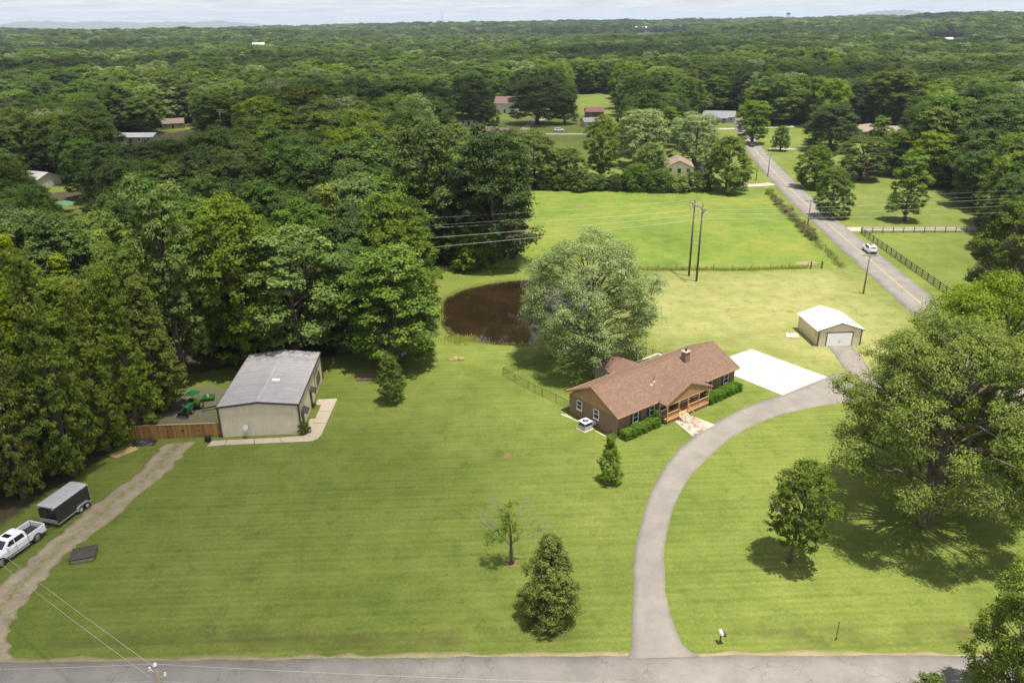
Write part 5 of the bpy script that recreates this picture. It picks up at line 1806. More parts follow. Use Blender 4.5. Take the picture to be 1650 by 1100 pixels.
far_house('gabled_house', 'tan house with brown roof and white-trimmed gable behind the hedgerow', 1092, 277, 8.6, 12, 2.7, 4.7, R(-8), (0.20, 0.14, 0.11), (0.66, 0.59, 0.48), ridge='y', nwin=3)
far_house('grey_roof_house', 'pale house with grey roof and white porch in front of the dark wood', 1158, 196, 15, 9, 2.9, 5.2, R(-18), (0.20, 0.21, 0.23), (0.50, 0.50, 0.48), nwin=5, porch=True)
far_house('red_roof_house', 'two-storey cream house with red roof among the far trees', 817, 181, 12, 11, 5.4, 8.6, R(-14), (0.135, 0.080, 0.072), (0.55, 0.50, 0.40), nwin=3)
far_house('white_house', 'low white house with brown roof between two round trees', 755, 200, 14, 9, 2.7, 4.6, R(4), (0.25, 0.18, 0.14), (0.74, 0.72, 0.68), nwin=5)
far_house('brown_house', 'long brown house with weathered roof behind the big oak crowns', 800, 223, 14, 10, 2.7, 4.8, R(-35), (0.26, 0.19, 0.15), (0.26, 0.16, 0.11), nwin=4)
far_house('red_barn', 'red metal barn roof showing beyond the hedgerow', 957, 190, 9, 10, 3.6, 5.4, R(0), (0.17, 0.072, 0.064), (0.16, 0.065, 0.058), 'barn', 'x', 2)
far_house('grey_shed', 'tan shed with grey roof standing below the red barn', 953, 203, 9, 7, 2.5, 4.0, R(12), (0.22, 0.23, 0.25), (0.50, 0.42, 0.30), 'shed', 'x', 2)
far_house('long_white_house', 'long low building with pale roof among the left woods', 219, 229, 19, 8, 2.7, 4.0, R(-2), (0.30, 0.30, 0.31), (0.33, 0.31, 0.29), nwin=5)
far_house('porch_house', 'small white house with a mown yard at the left wood', 66, 298, 9, 8, 2.7, 4.3, R(-24), (0.34, 0.34, 0.33), (0.50, 0.45, 0.38), nwin=3)
far_house('brown_roof_house', 'house corner with dark brown roof behind the left clearing', 280, 206, 10, 8, 2.7, 4.6, R(20), (0.15, 0.105, 0.08), (0.35, 0.28, 0.22), nwin=3)
far_house('tan_roof_house', 'pale roofed house half hidden by trees past the highway bend', 1387, 219, 10, 9, 2.7, 4.8, R(30), (0.20, 0.155, 0.125), (0.32, 0.26, 0.2), nwin=3)
far_house('brick_cottage', 'pinkish brick house in the trees right of the highway bend', 1436, 221, 9, 8, 2.8, 4.6, R(-15), (0.22, 0.175, 0.145), (0.32, 0.23, 0.18), nwin=3)
gc = G(107, 341)
gcv = thing('green_canopy', 'faded green canopy tent in the left woods', 'canopy', gc, R(12))
M['canopy_green'] = plain('canopy_green', (0.10, 0.23, 0.17), 0.7, var=.1)
part('cover', MB().add([(-2, -2, 2.1), (2, -2, 2.1), (2, 2, 2.1), (-2, 2, 2.1), (0, 0, 3.1)], [(0, 1, 4), (1, 2, 4), (2, 3, 4), (3, 0, 4)]), 'canopy_green', gcv)
for x in (-1.95, 1.95):
    for y in (-1.95, 1.95):
        part('leg', MB().tube([(x, y, 0), (x, y, 2.1)], .04, 6), 'galv', gcv)
def far_at(u, v_hint_dist):
    d = ray(u, 45)
    d = d / np.hypot(d[0], d[1])
    return Vector((d[0] * v_hint_dist, d[1] * v_hint_dist, float(terr(d[0] * v_hint_dist, d[1] * v_hint_dist))))


# lattice mast and water tower on the skyline
mt = far_at(713, 2600)
mast = thing('radio_mast', 'thin radio mast rising above the wooded skyline', 'mast', mt)
for k in range(3):
    th = k * 2 * math.pi / 3
    part('leg', MB().tube([(1.0 * math.cos(th), 1.0 * math.sin(th), 0), (.6 * math.cos(th), .6 * math.sin(th), 62)], .28, 4), 'galv', mast)
lt = MB()
for i in range(15):
    z = i * 4
    for k in range(3):
        th, t2 = k * 2 * math.pi / 3, (k + 1) * 2 * math.pi / 3
        lt.bar((math.cos(th), math.sin(th), z), (math.cos(t2), math.sin(t2), z + 4), .25, .25)
part('lattice', lt, 'galv', mast)
part('antenna', MB().tube([(0, 0, 62), (0, 0, 67)], .3, 5).box(-.9, .9, -.9, .9, 58, 61), 'galv', mast)
wt_ = far_at(1268, 4300)
wt = thing('water_tower', 'distant water tower on legs above the tree line', 'water tower', wt_)
M['tower_blue'] = plain('tower_paint', (0.16, 0.2, 0.27), 0.6)
part('tank', MB().tube([(0, 0, 36), (0, 0, 38), (0, 0, 42), (0, 0, 47), (0, 0, 49)], [2, 8, 10.5, 10, 2], 14), 'tower_blue', wt, True)
for k in range(5):
    th = k * 2 * math.pi / 5
    part('leg', MB().tube([(9 * math.cos(th), 9 * math.sin(th), 0), (8 * math.cos(th), 8 * math.sin(th), 40)], .7, 5), 'tower_blue', wt)
part('riser', MB().tube([(0, 0, 0), (0, 0, 38)], 1.2, 8), 'tower_blue', wt)
# small far buildings peeking out of the canopy
FARB = []
for lb, u, dist_, w, hgt, c in (('pale roofed farmhouse in the wooded distance above the left woods', 413, 1500, 20, 19, (0.55, 0.55, 0.58)),
                             ('tan roofed house in the wooded distance above the left clearing', 192, 760, 16, 17, (0.52, 0.40, 0.33)),
                             ('small white barn in the wooded distance toward the far left', 267, 2300, 26, 22, (0.75, 0.75, 0.75)),
                             ('white warehouse below the distant ridge', 1032, 2500, 60, 20, (0.8, 0.8, 0.8)),
                             ('long white shed row below the distant ridge', 1066, 2650, 50, 20, (0.78, 0.78, 0.8)),
                             ('far white building at the foot of the distant ridge', 1096, 2700, 30, 22, (0.75, 0.77, 0.8)),
                             ('lone white hut in the far canopy', 962, 1900, 14, 20, (0.85, 0.85, 0.85)),
                             ('grey roofed estate house on the open far hillside', 1522, 1500, 30, 14, (0.36, 0.36, 0.40))):
    p = far_at(u, dist_)
    o = thing('far_building', lb, 'building', (p.x, p.y, p.z), -math.atan2(p.x, p.y))
    wm = roofm('far_%d' % int(c[0] * 100 + c[2] * 10), c)
    hull(o, -w / 2, w / 2, -6, 6, 0, hgt - 3, hgt, wm, 'x')
    part('roof', MB().slab([(-w / 2 - .5, -6.5, hgt - 3.1), (w / 2 + .5, -6.5, hgt - 3.1), (w / 2 + .5, 0, hgt + .1), (-w / 2 - .5, 0, hgt + .1)], .2).slab([(-w / 2 - .5, 6.5, hgt - 3.1), (-w / 2 - .5, 0, hgt + .1), (w / 2 + .5, 0, hgt + .1), (w / 2 + .5, 6.5, hgt - 3.1)], .2), wm, o)
    for k in range(3):
        part('window', MB().box(-w / 3 + k * w / 3 - 1, -w / 3 + k * w / 3 + 1, -6.06, -6.01, hgt - 6, hgt - 4.4), 'glass', o)
    FARB.append((p.x, p.y, w))
# ------------------------------------------------------------------ foliage materials
M['bark'] = plain('grey_brown_bark', (0.115, 0.088, 0.065), 0.95, var=.35, scale=3, bump=.4, bscale=18)
M['bark_pale'] = plain('pale_dead_wood', (0.25, 0.21, 0.175), 0.9, var=.25, scale=3)
M['leaf_oak'] = foliage('oak_leaves', (0.023, 0.044, 0.009), (0.047, 0.076, 0.014), (0.092, 0.12, 0.024))
M['leaf_mid'] = foliage('broadleaf_leaves', (0.036, 0.06, 0.008), (0.073, 0.106, 0.014), (0.134, 0.162, 0.025))
M['leaf_lime'] = foliage('sweetgum_leaves', (0.052, 0.076, 0.006), (0.112, 0.142, 0.01), (0.225, 0.238, 0.018), vary=.16)
M['leaf_silver'] = foliage('silver_maple_leaves', (0.072, 0.1, 0.032), (0.135, 0.168, 0.064), (0.3, 0.32, 0.17), trans=.25, vary=.06)
M['leaf_pine'] = foliage('pine_needles', (0.033, 0.051, 0.01), (0.064, 0.088, 0.017), (0.11, 0.13, 0.03), trans=.18, vary=.1)
M['leaf_pecan'] = foliage('pecan_leaves', (0.042, 0.07, 0.008), (0.091, 0.13, 0.013), (0.172, 0.202, 0.024), vary=.08)
M['leaf_magnolia'] = foliage('glossy_leaves', (0.046, 0.066, 0.013), (0.096, 0.124, 0.026), (0.19, 0.205, 0.06), trans=.2, rough=.5, spec=.12, vary=.05)
M['leaf_hedge'] = foliage('hedge_leaves', (0.030, 0.066, 0.006), (0.072, 0.135, 0.012), (0.13, 0.20, 0.025), vary=.06)
M['leaf_brush'] = foliage('dry_brush_leaves', (0.05, 0.045, 0.02), (0.1, 0.088, 0.036), (0.16, 0.14, 0.06), vary=.2)
M['leaf_weed'] = foliage('yellow_weeds', (0.10, 0.12, 0.02), (0.20, 0.21, 0.045), (0.34, 0.32, 0.10), vary=.1)
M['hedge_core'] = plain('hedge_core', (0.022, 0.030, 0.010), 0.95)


def unit(a_):
    return a_ / np.maximum(np.linalg.norm(a_, axis=-1, keepdims=True), 1e-9)


def leaf_mesh(name, C, N, L, tint, mat, rng, aspect=0.62):
    n = len(C)
    rnd = rng.normal(size=(n, 3))
    T = unit(np.cross(N, rnd))
    B = np.cross(N, T)
    Ls = (L * rng.uniform(.7, 1.3, n))[:, None]
    a_ = C + T * Ls * .5
    b_ = C + B * Ls * .5 * aspect - N * Ls * .08
    c_ = C - T * Ls * .5
    d_ = C - B * Ls * .5 * aspect - N * Ls * .08
    V_ = np.stack([a_, b_, c_, d_], 1).reshape(-1, 3)
    F_ = np.arange(4 * n).reshape(n, 4)
    return np_mesh(name, V_, F_, M[mat], {'tint': ('FACE', np.clip(tint, 0, 1))})


def sph(n, rng):
    return unit(rng.normal(size=(n, 3)))


class Proto:
    pass


def make_tree(kind, seed, h, R_, hb, prof, lobes, lobe_r, clumps, leaves, L, mat, bark='bark', flat=.95, droop=0.0, trunk_r=None, up=.5, clump_r=.34, trunks=1, bare=0, skew=(0, 0), lowbias=1.0):
    rng = np.random.default_rng(seed)
    cs, ns, ts = [], [], []
    lc = []
    ga = rng.uniform(0, 6.28)
    for i in range(lobes):
        t = ((i + .5) / lobes) ** lowbias
        t = float(np.clip(t + rng.uniform(-.5, .5) / lobes, .02, .98))
        ang = ga + i * 2.39996 + rng.uniform(-.35, .35)
        r_ = R_ * prof(t)
        lr = lobe_r * R_ * rng.uniform(.78, 1.22)
        rr = max(0.0, r_ - lr * .75) * rng.uniform(.62, 1.18)
        z = hb * h + t * (h * (1 - hb) - lr * flat * .6) + (lr * flat * .15)
        c = np.array([rr * math.cos(ang) + skew[0] * (z / h), rr * math.sin(ang) + skew[1] * (z / h), z])
        lc.append((c, lr))
    ctr = np.array([skew[0] * .6, skew[1] * .6, h * (hb + .45 * (1 - hb))])
    for c, lr in lc:
        outd = unit(c - ctr)
        D = sph(clumps * 3, rng)
        sc = D @ outd * .7 + D[:, 2] * .6 + rng.uniform(-.9, .9, len(D))
        D = D[np.argsort(-sc)[:clumps]]
        ct = c + D * lr * np.array([1, 1, flat]) * rng.uniform(.62, 1.0, (clumps, 1))
        ltint = rng.uniform(-.10, .10)
        for k in range(clumps):
            cr = lr * clump_r * rng.uniform(.7, 1.35)
            n = max(6, int(leaves * rng.uniform(.6, 1.4)))
            d = sph(n, rng)
            d[:, 2] = np.where(d[:, 2] < -.25, -d[:, 2] * .7, d[:, 2])
            rad = cr * np.clip(np.abs(rng.normal(.75, .33, (n, 1))), .1, 1.7)
            p = ct[k] + d * rad * np.array([1.05, 1.05, .92])
            p[:, 2] -= droop * rad[:, 0]
            nn = unit(d * .85 + D[k] * .55 + np.array([0, 0, up]) + rng.normal(size=(n, 3)) * .42)
            cs.append(p)
            ns.append(nn)
            ts.append(np.clip(.5 + ltint + rng.uniform(-.13, .13) + rng.normal(size=n) * .20, 0, 1))
    C, N, T = np.concatenate(cs), np.concatenate(ns), np.concatenate(ts)
    P_ = Proto()
    P_.kind, P_.h, P_.w = kind, h, 2 * R_
    P_.crown = leaf_mesh(kind + '_crown', C, N, L, T, mat, rng)
    tr = trunk_r or h * .022
    m = MB()
    rr = random.Random(seed)
    top = Vector((skew[0] * .8, skew[1] * .8, h * (hb + (1 - hb) * .62)))
    for k in range(trunks):
        off = Vector((rr.uniform(-.4, .4), rr.uniform(-.4, .4), 0)) * (trunks > 1) * tr * 3
        spine = []
        for i in range(7):
            q = i / 6
            spine.append(Vector((top.x * q + rr.uniform(-1, 1) * h * .012 * (i > 0), top.y * q + rr.uniform(-1, 1) * h * .012 * (i > 0), -.1 + (top.z + .1) * q)) + off * (1 + q))
        m.tube(spine, [tr * 1.35, tr * 1.02, tr * .9, tr * .78, tr * .62, tr * .45, tr * .2], 8)
        for i, (c, lr) in enumerate(lc):
            if (i % trunks) != k:
                continue
            e = Vector(c)
            zz = min(max(e.z - h * rr.uniform(.12, .24), h * hb * .55), top.z * .95)
            q = zz / top.z * 6
            b_ = spine[int(q)].lerp(spine[min(6, int(q) + 1)], q - int(q))
            mid = b_.lerp(e, .5) + Vector((rr.uniform(-.3, .3), rr.uniform(-.3, .3), rr.uniform(0, .08) * h))
            m.tube([b_, mid, e], [tr * .34, tr * .22, tr * .07], 5, cap=False)
            for s in range(3):
                e2 = e + Vector(rr.choice([(1, 0, .4), (-1, 0, .4), (0, 1, .4), (0, -1, .4), (.7, .7, .3), (-.7, .7, .3)])) * lr * rr.uniform(.5, .9)
                m.tube([mid.lerp(e, .6), e2], [tr * .12, tr * .03], 4, cap=False)
    P_.trunk = m.mesh(kind + '_trunk', M[bark], True)
    return P_


oak = lambda t: math.sin(math.pi * (.20 + .70 * t)) ** .5
dome = lambda t: math.sin(math.pi * (.32 + .57 * t)) ** .5
cone = lambda t: (1 - t) ** .9 * (.55 + .45 * min(1, t * 5))
colm = lambda t: math.sin(math.pi * (.22 + .66 * t)) ** .45 * (1 - .15 * t)

PR = {}
for i in range(4):
    PR['oak%d' % i] = make_tree('oak', 100 + i, 18, 5.6, .16, oak if i % 2 else dome, 30 + 2 * i, .38, 15, 58, .36, 'leaf_oak')
for i in range(4):
    PR['mid%d' % i] = make_tree('broadleaf', 200 + i, 18, 5.0, .14, colm if i % 2 else oak, 32 + i, .35, 15, 56, .34, 'leaf_mid')
for i in range(3):
    PR['gum%d' % i] = make_tree('sweetgum', 300 + i, 18, 4.6, .06, cone, 46 + 2 * i, .27, 14, 46, .30, 'leaf_lime', lowbias=1.2, flat=1.0)
for i in range(2):
    PR['pine%d' % i] = make_tree('pine', 400 + i, 18, 5.4, .10, oak, 52, .28, 15, 60, .28, 'leaf_pine', up=.6, flat=.8)
for i in range(2):
    PR['silver%d' % i] = make_tree('silver_maple', 450 + i, 16, 6.4, .08, dome, 40, .34, 15, 58, .30, 'leaf_silver', droop=.25, trunks=2)
PR['hero_silver'] = make_tree('silver_maple', 471, 17, 8.6, .21, lambda t: math.sin(math.pi * (.28 + .58 * t)) ** .5, 80, .25, 22, 64, .195, 'leaf_silver', droop=.35, trunks=3, trunk_r=.40, flat=.85)
PR['hero_pecan'] = make_tree('pecan', 481, 20, 9.8, .20, lambda t: math.sin(math.pi * (.22 + .72 * t)) ** .55, 74, .20, 22, 66, .20, 'leaf_pecan', clump_r=.36, trunks=2, trunk_r=.5, flat=.85, up=.6)
PR['hero_pecan2'] = make_tree('pecan', 482, 20, 9.2, .16, lambda t: math.sin(math.pi * (.24 + .70 * t)) ** .55, 68, .21, 22, 64, .21, 'leaf_pecan', clump_r=.36, trunks=2, trunk_r=.45, flat=.85, up=.6)
PR['hero_oak'] = make_tree('oak', 491, 20, 8.2, .08, oak, 60, .27, 16, 52, .34, 'leaf_pecan', trunks=2, trunk_r=.45)
PR['magnolia'] = make_tree('magnolia', 501, 8, 3.0, .02, lambda t: (1 - t) ** .55 * (.8 + .2 * min(1, t * 5)), 58, .29, 15, 44, .15, 'leaf_magnolia', trunk_r=.12, flat=.9, lowbias=1.25)
PR['young_cone'] = make_tree('young_tree', 511, 5.2, 1.9, .04, lambda t: (1 - t) ** .7 * (.7 + .3 * min(1, t * 4)), 42, .30, 11, 34, .13, 'leaf_pecan', trunk_r=.08, lowbias=1.2)
PR['young_broad'] = make_tree('young_tree', 521, 6, 2.4, .12, lambda t: (1 - t) ** .55 * (.7 + .3 * min(1, t * 3)), 34, .32, 11, 36, .16, 'leaf_mid', trunk_r=.09, lowbias=1.2)
PR['lawn_tree'] = make_tree('lawn_tree', 531, 9.5, 2.9, .24, lambda t: math.sin(math.pi * (.18 + .74 * t)) ** .6, 34, .30, 13, 40, .18, 'leaf_mid', trunk_r=.17, skew=(.7, 0))
PR['bush'] = make_tree('bush', 541, 3.2, 2.2, .02, dome, 22, .42, 12, 44, .18, 'leaf_mid', trunk_r=.05)
PR['bush_dark'] = make_tree('bush', 542, 3.2, 2.2, .02, dome, 22, .42, 12, 44, .18, 'leaf_oak', trunk_r=.05)
PR['brush'] = make_tree('brush', 551, 2.2, 1.5, .02, dome, 16, .42, 9, 30, .15, 'leaf_brush', bark='bark_pale', trunk_r=.04)
PR['roundcone'] = make_tree('evergreen', 561, 12, 5.0, .04, lambda t: math.sin(math.pi * (.24 + .72 * t)) ** .5, 36, .30, 14, 50, .28, 'leaf_oak', flat=.9)
PR['dense'] = make_tree('broadleaf', 571, 10, 4.6, .05, lambda t: math.sin(math.pi * (.22 + .74 * t)) ** .5, 44, .28, 15, 52, .26, 'leaf_mid', flat=.9)

TREES = []   # (x, y, crown radius)
NAMES = {'oak': 'oak_tree', 'broadleaf': 'broadleaf_tree', 'sweetgum': 'sweetgum_tree', 'pine': 'pine_tree', 'silver_maple': 'silver_maple_tree', 'pecan': 'pecan_tree', 'magnolia': 'magnolia_tree',
         'young_tree': 'young_tree', 'lawn_tree': 'lawn_tree', 'bush': 'bush', 'brush': 'brush_shrub', 'evergreen': 'evergreen_tree'}


def put(proto, x, y, h, w, label, group=None, rot=None, z=0.0):
    P_ = PR[proto]
    sxy, sz = w / P_.w, h / P_.h
    cat = 'shrub' if P_.kind in ('bush', 'brush') else 'tree'
    t = thing(NAMES[P_.kind], label, cat, (x, y, z), RNG.uniform(0, 6.28) if rot is None else rot, group)
    t.scale = (sxy, sxy, sz)
    link('trunk', P_.trunk, t)
    c = link('crown', P_.crown, t)
    TREES.append((x, y, w / 2, h))
    return t, c


def tpx(proto, ub, vb, vt, wpx, label, group=None, rot=None):
    g_ = G(ub, vb)
    h = height_at(ub, vb, vt)
    k = proj((g_.x, g_.y, h * .55))[2]
    put(proto, g_.x, g_.y, h, wpx * k / FPX, label, group, rot)


# ---- trees that stand out one by one
tpx('hero_silver', 950, 583, 388, 208, 'large silver maple with pale grey-green leaves behind the brick house', rot=.6)
tpx('hero_pecan', 1488, 846, 528, 335, 'big spreading pecan tree shading the lawn inside the driveway curve', rot=.3)
tpx('hero_pecan2', 1556, 782, 464, 325, 'tall pecan tree next to the road behind the shaded lawn', rot=2.2)
tpx('pine0', 1605, 560, 330, 135, 'dense dark evergreen beside the horse fence end', rot=1.0)
tpx('pine1', 1660, 520, 298, 135, 'second dense dark evergreen behind the horse fence end')
tpx('magnolia', 886, 990, 866, 116, 'conical dark glossy magnolia on the front lawn near the road')
tpx('young_cone', 982, 775, 702, 50, 'small conical green tree in front of the house hedge')
tpx('young_broad', 631, 646, 574, 60, 'young leafy tree on the lawn by the metal building')
tpx('lawn_tree', 1271, 905, 752, 112, 'leafy lawn tree with a bare dead limb inside the driveway curve', rot=0)
g_ = G(1618, 1165)
put('hero_oak', g_.x + .2, g_.y, 12.2, 7.4, 'leafy tree across the near road beside the lawn corner')
g_ = G(1440, 1240)
put('mid1', g_.x + 1.2, g_.y, 6.9, 5.0, 'low tree across the near road with only its top twigs showing')
tpx('mid1', 1457, 356, 250, 62, 'upright leafy tree alone on the mown field past the side lane')
tpx('dense', 1338, 350, 272, 60, 'rounded tree on the verge where the side lane meets the highway')
tpx('dense', 1311, 302, 237, 64, 'rounded tree standing behind the verge tree by the highway')
tpx('dense', 1170, 309, 222, 78, 'dense dark oak at the highway end of the pasture hedgerow')
tpx('silver0', 1117, 266, 184, 88, 'tall silver-green maple behind the tan gabled house')
tpx('silver1', 1032, 268, 180, 92, 'broad silver-green maple left of the tan gabled house')
tpx('dense', 1047, 300, 232, 60, 'fresh green tree hugging the tan gabled house')
tpx('mid2', 968, 292, 190, 60, 'dark green tree near the red swing in the hedgerow yard')
tpx('dense', 860, 300, 214, 90, 'leafy tree at the far corner of the pasture beside the big oaks')
tpx('dense', 912, 302, 240, 70, 'leafy tree in the hedgerow behind the pasture')
tpx('oak2', 795, 424, 214, 142, 'huge dark oak at the corner between pasture and wood')
tpx('oak1', 690, 420, 204, 140, 'huge dark oak beside the corner oak of the pasture')
tpx('oak0', 640, 430, 288, 150, 'dense oak under the power lines at the wood edge')
tpx('gum1', 543, 470, 300, 100, 'bright yellow-green tree rising from the wood under the power lines')
tpx('bush', 762, 428, 368, 92, 'bright green thicket at the foot of the corner oak')
tpx('mid3', 640, 584, 404, 165, 'broad leafy tree on the bank left of the pond')
tpx('mid0', 480, 580, 372, 168, 'leafy tree rising behind the far end of the metal building')
tpx('oak3', 560, 560, 420, 120, 'leafy tree filling the gap behind the metal building')
tpx('mid2', 400, 590, 330, 150, 'tall tree with a bare pale trunk behind the metal building')
tpx('gum0', 225, 700, 432, 110, 'lime green sweetgum whose crown hangs over the board fence')
tpx('gum1', 120, 765, 410, 130, 'lime green sweetgum standing above the cargo trailer')
tpx('gum2', 40, 800, 428, 120, 'lime green sweetgum standing above the pickup truck')
tpx('gum2', 175, 725, 470, 100, 'lime green sweetgum over the lumber pile')
tpx('gum1', 262, 662, 452, 112, 'lime green sweetgum leaning over the gravel yard')
tpx('mid2', 232, 640, 400, 110, 'taller broadleaf tree behind the leaning sweetgum of the gravel yard')
tpx('mid1', 300, 612, 300, 130, 'yellow-green tree behind the gravel yard')
tpx('oak0', 757, 199, 124, 84, 'large brownish-green oak behind the low white house')
tpx('roundcone', 727, 203, 170, 30, 'round dark evergreen left of the low white house')
tpx('roundcone', 787, 203, 163, 36, 'round dark evergreen right of the low white house')
tpx('oak1', 866, 200, 127, 90, 'wide dark oak before the far houses drive')
tpx('oak3', 910, 200, 140, 50, 'dark oak beside the wide oak of the far houses drive')
tpx('oak2', 1336, 243, 170, 84, 'bronze-green oak by the highway bend')
tpx('mid0', 1211, 232, 164, 54, 'shade tree beside the pale house with grey roof')
tpx('mid3', 1257, 243, 204, 32, 'small tree on the lawn of the highway bend')
tpx('mid1', 1415, 240, 190, 40, 'tree in front of the pinkish brick house')
tpx('oak3', 1562, 333, 246, 74, 'dark tree at the edge of the mown field past the side lane')
tpx('oak0', 1618, 345, 222, 90, 'tall dark tree at the right end of the mown field')
tpx('mid2', 1500, 300, 216, 80, 'leafy tree at the back of the mown field')
tpx('mid0', 1385, 290, 222, 74, 'leafy tree behind the verge trees of the highway')
tpx('mid3', 1440, 283, 215, 70, 'leafy tree on the back edge of the mown field')
tpx('silver0', 1660, 300, 175, 90, 'pale silver-green tree at the far right of the mown field')
# hedgerow shrubs, brush, pond shrubs
for i, (u, v, vt, w, k) in enumerate([(880, 304, 276, 40, 'bush_dark'), (905, 305, 280, 40, 'bush'), (935, 306, 275, 52, 'bush'), (965, 305, 284, 40, 'bush_dark'), (995, 306, 283, 40, 'bush_dark'), (1025, 306, 268, 52, 'bush_dark'), (1060, 308, 278, 46, 'bush_dark'), (1092, 308, 283, 44, 'bush'), (1122, 307, 280, 44, 'bush_dark'), (850, 302, 282, 36, 'bush_dark')]):
    tpx(k, u, v, vt, w, 'leafy hedgerow shrub along the back of the pasture', 'hedgerow shrubs behind the pasture')
for i, (u, v, s) in enumerate([(1240, 313, 1.3), (1247, 321, 1.1), (1254, 330, 1.5), (1262, 338, 1.1), (1270, 344, 1.6), (1277, 353, 1.3), (1283, 357, 1.0), (1290, 366, 1.4), (1298, 374, 1.5), (1306, 381, 1.6), (1311, 387, 1.1), (1200, 303, 1.0)]):
    g_ = G(u, v)
    put('brush', g_.x, g_.y, 1.15 * s, 1.9 * s, 'dry brown brush shrub on the roadside fence line', 'brush shrubs along the roadside fence')
g_ = G(489.5, 697)
put('bush', g_.x, g_.y, 1.35, 1.6, 'clipped round green shrub at the metal building corner')
g_ = H_(6.1, -0.75)
put('bush_dark', g_.x, g_.y, 1.7, 1.3, 'dark leafy shrub beside the porch of the brick house')


# ---- dying tree with bare branches, and dead limbs
def bare_branches(root_pts, rng, levels, length, r, spread=.6):
    m = MB()
    tips = []

    def grow(p, d, L, rad, lv):
        e = p + d * L
        mid = p.lerp(e, .5) + Vector((rng.uniform(-1, 1), rng.uniform(-1, 1), rng.uniform(-.5, .5))) * L * .08
        m.tube([p, mid, e], [rad, rad * .8, rad * .55], 5, cap=False)
        if lv == 0:
            tips.append(e)
            return
        for _ in range(3 if lv > 1 else 4):
            nd = (d + Vector((rng.uniform(-1, 1), rng.uniform(-1, 1), rng.uniform(-.25, .7))) * spread).normalized()
            grow(p.lerp(e, rng.uniform(.45, 1.0)), nd, L * rng.uniform(.5, .78), rad * .5, lv - 1)
    for p, d in root_pts:
        grow(Vector(p), Vector(d).normalized(), length, r, levels)
    return m, tips


g_ = G(824, 908)
dt = thing('dying_tree', 'half dead lawn tree with bare grey branches and one green side', 'tree', g_)
rr = random.Random(3)
m, _t = bare_branches([((0, 0, 1.9), (-.75, .1, 1)), ((0, 0, 2.1), (.75, .2, 1)), ((0, 0, 2.3), (.95, -.2, .55)), ((0, 0, 2.2), (-.95, .3, .6)), ((0, .1, 2.4), (.35, .4, 1.2)), ((0, 0, 2.3), (-.4, .2, 1.3))], rr, 3, 2.3, .042, .55)
part('bare_branch', m, 'bark_pale', dt)
part('trunk', MB().tube([(0, 0, -.05), (.03, 0, .5), (-.02, .02, 1.2), (0, 0, 2.4), (-.1, 0, 4.3)], [.24, .17, .15, .12, .05], 8), 'bark', dt, True)
rng_ = np.random.default_rng(77)
cl, nl, tl_ = [], [], []
for cx, cy_, cz, cr, n in [(-.6, 0, 4.4, .85, 230), (-.3, .3, 5.5, .8, 220), (-1.4, -.1, 3.7, .85, 220), (-2.1, 0, 3.1, .75, 170), (.2, -.2, 4.0, .75, 190), (0, .2, 6.2, .65, 150), (-.9, -.5, 3.2, .7, 150), (.5, 0, 3.1, .5, 90), (2.4, .1, 3.6, .45, 50), (-.2, 0, 5.0, .8, 200)]:
    for k in range(5):
        c = np.array([cx, cy_, cz]) + rng_.normal(size=3) * cr * .45
        n = int(n * 1.15) if k == 0 else n
        d = sph(n // 5 * 2, rng_)
        cl.append(c + d * cr * .55 * np.abs(rng_.normal(.6, .4, (len(d), 1))))
        nl.append(unit(d * .7 + [0, 0, .6] + rng_.normal(size=(len(d), 3)) * .4))
        tl_.append(np.clip(.6 + rng_.normal(size=len(d)) * .22, 0, 1))
link('crown', leaf_mesh('dying_crown', np.concatenate(cl), np.concatenate(nl), .125, np.concatenate(tl_), 'leaf_mid', rng_), dt)
part('mulch_ring', MB().tube([(0, 0, .0), (0, 0, .035)], .55, 14), 'mulch', dt)
g_ = G(1271, 905)
dl_ = [o for o in col.objects if o.get('label', '').startswith('leafy lawn tree')][0]
m, _t = bare_branches([((0.1, 0, 4.4), (-1, 0, .55)), ((.3, 0, 5.2), (-.5, .3, 1.1))], rr, 2, 2.0, .09, .45)
part('dead_limb', m, 'bark_pale', dl_)
dl2 = [o for o in col.objects if o.get('label', '').startswith('big spreading pecan')][0]
m, _t = bare_branches([((0.3, -.2, 2.6), (-1, -.6, .0)), ((0.3, -.2, 2.2), (.9, -.8, .1))], rr, 2, 2.2, .08, .45)
part('dead_limb', m, 'bark_pale', dl2)


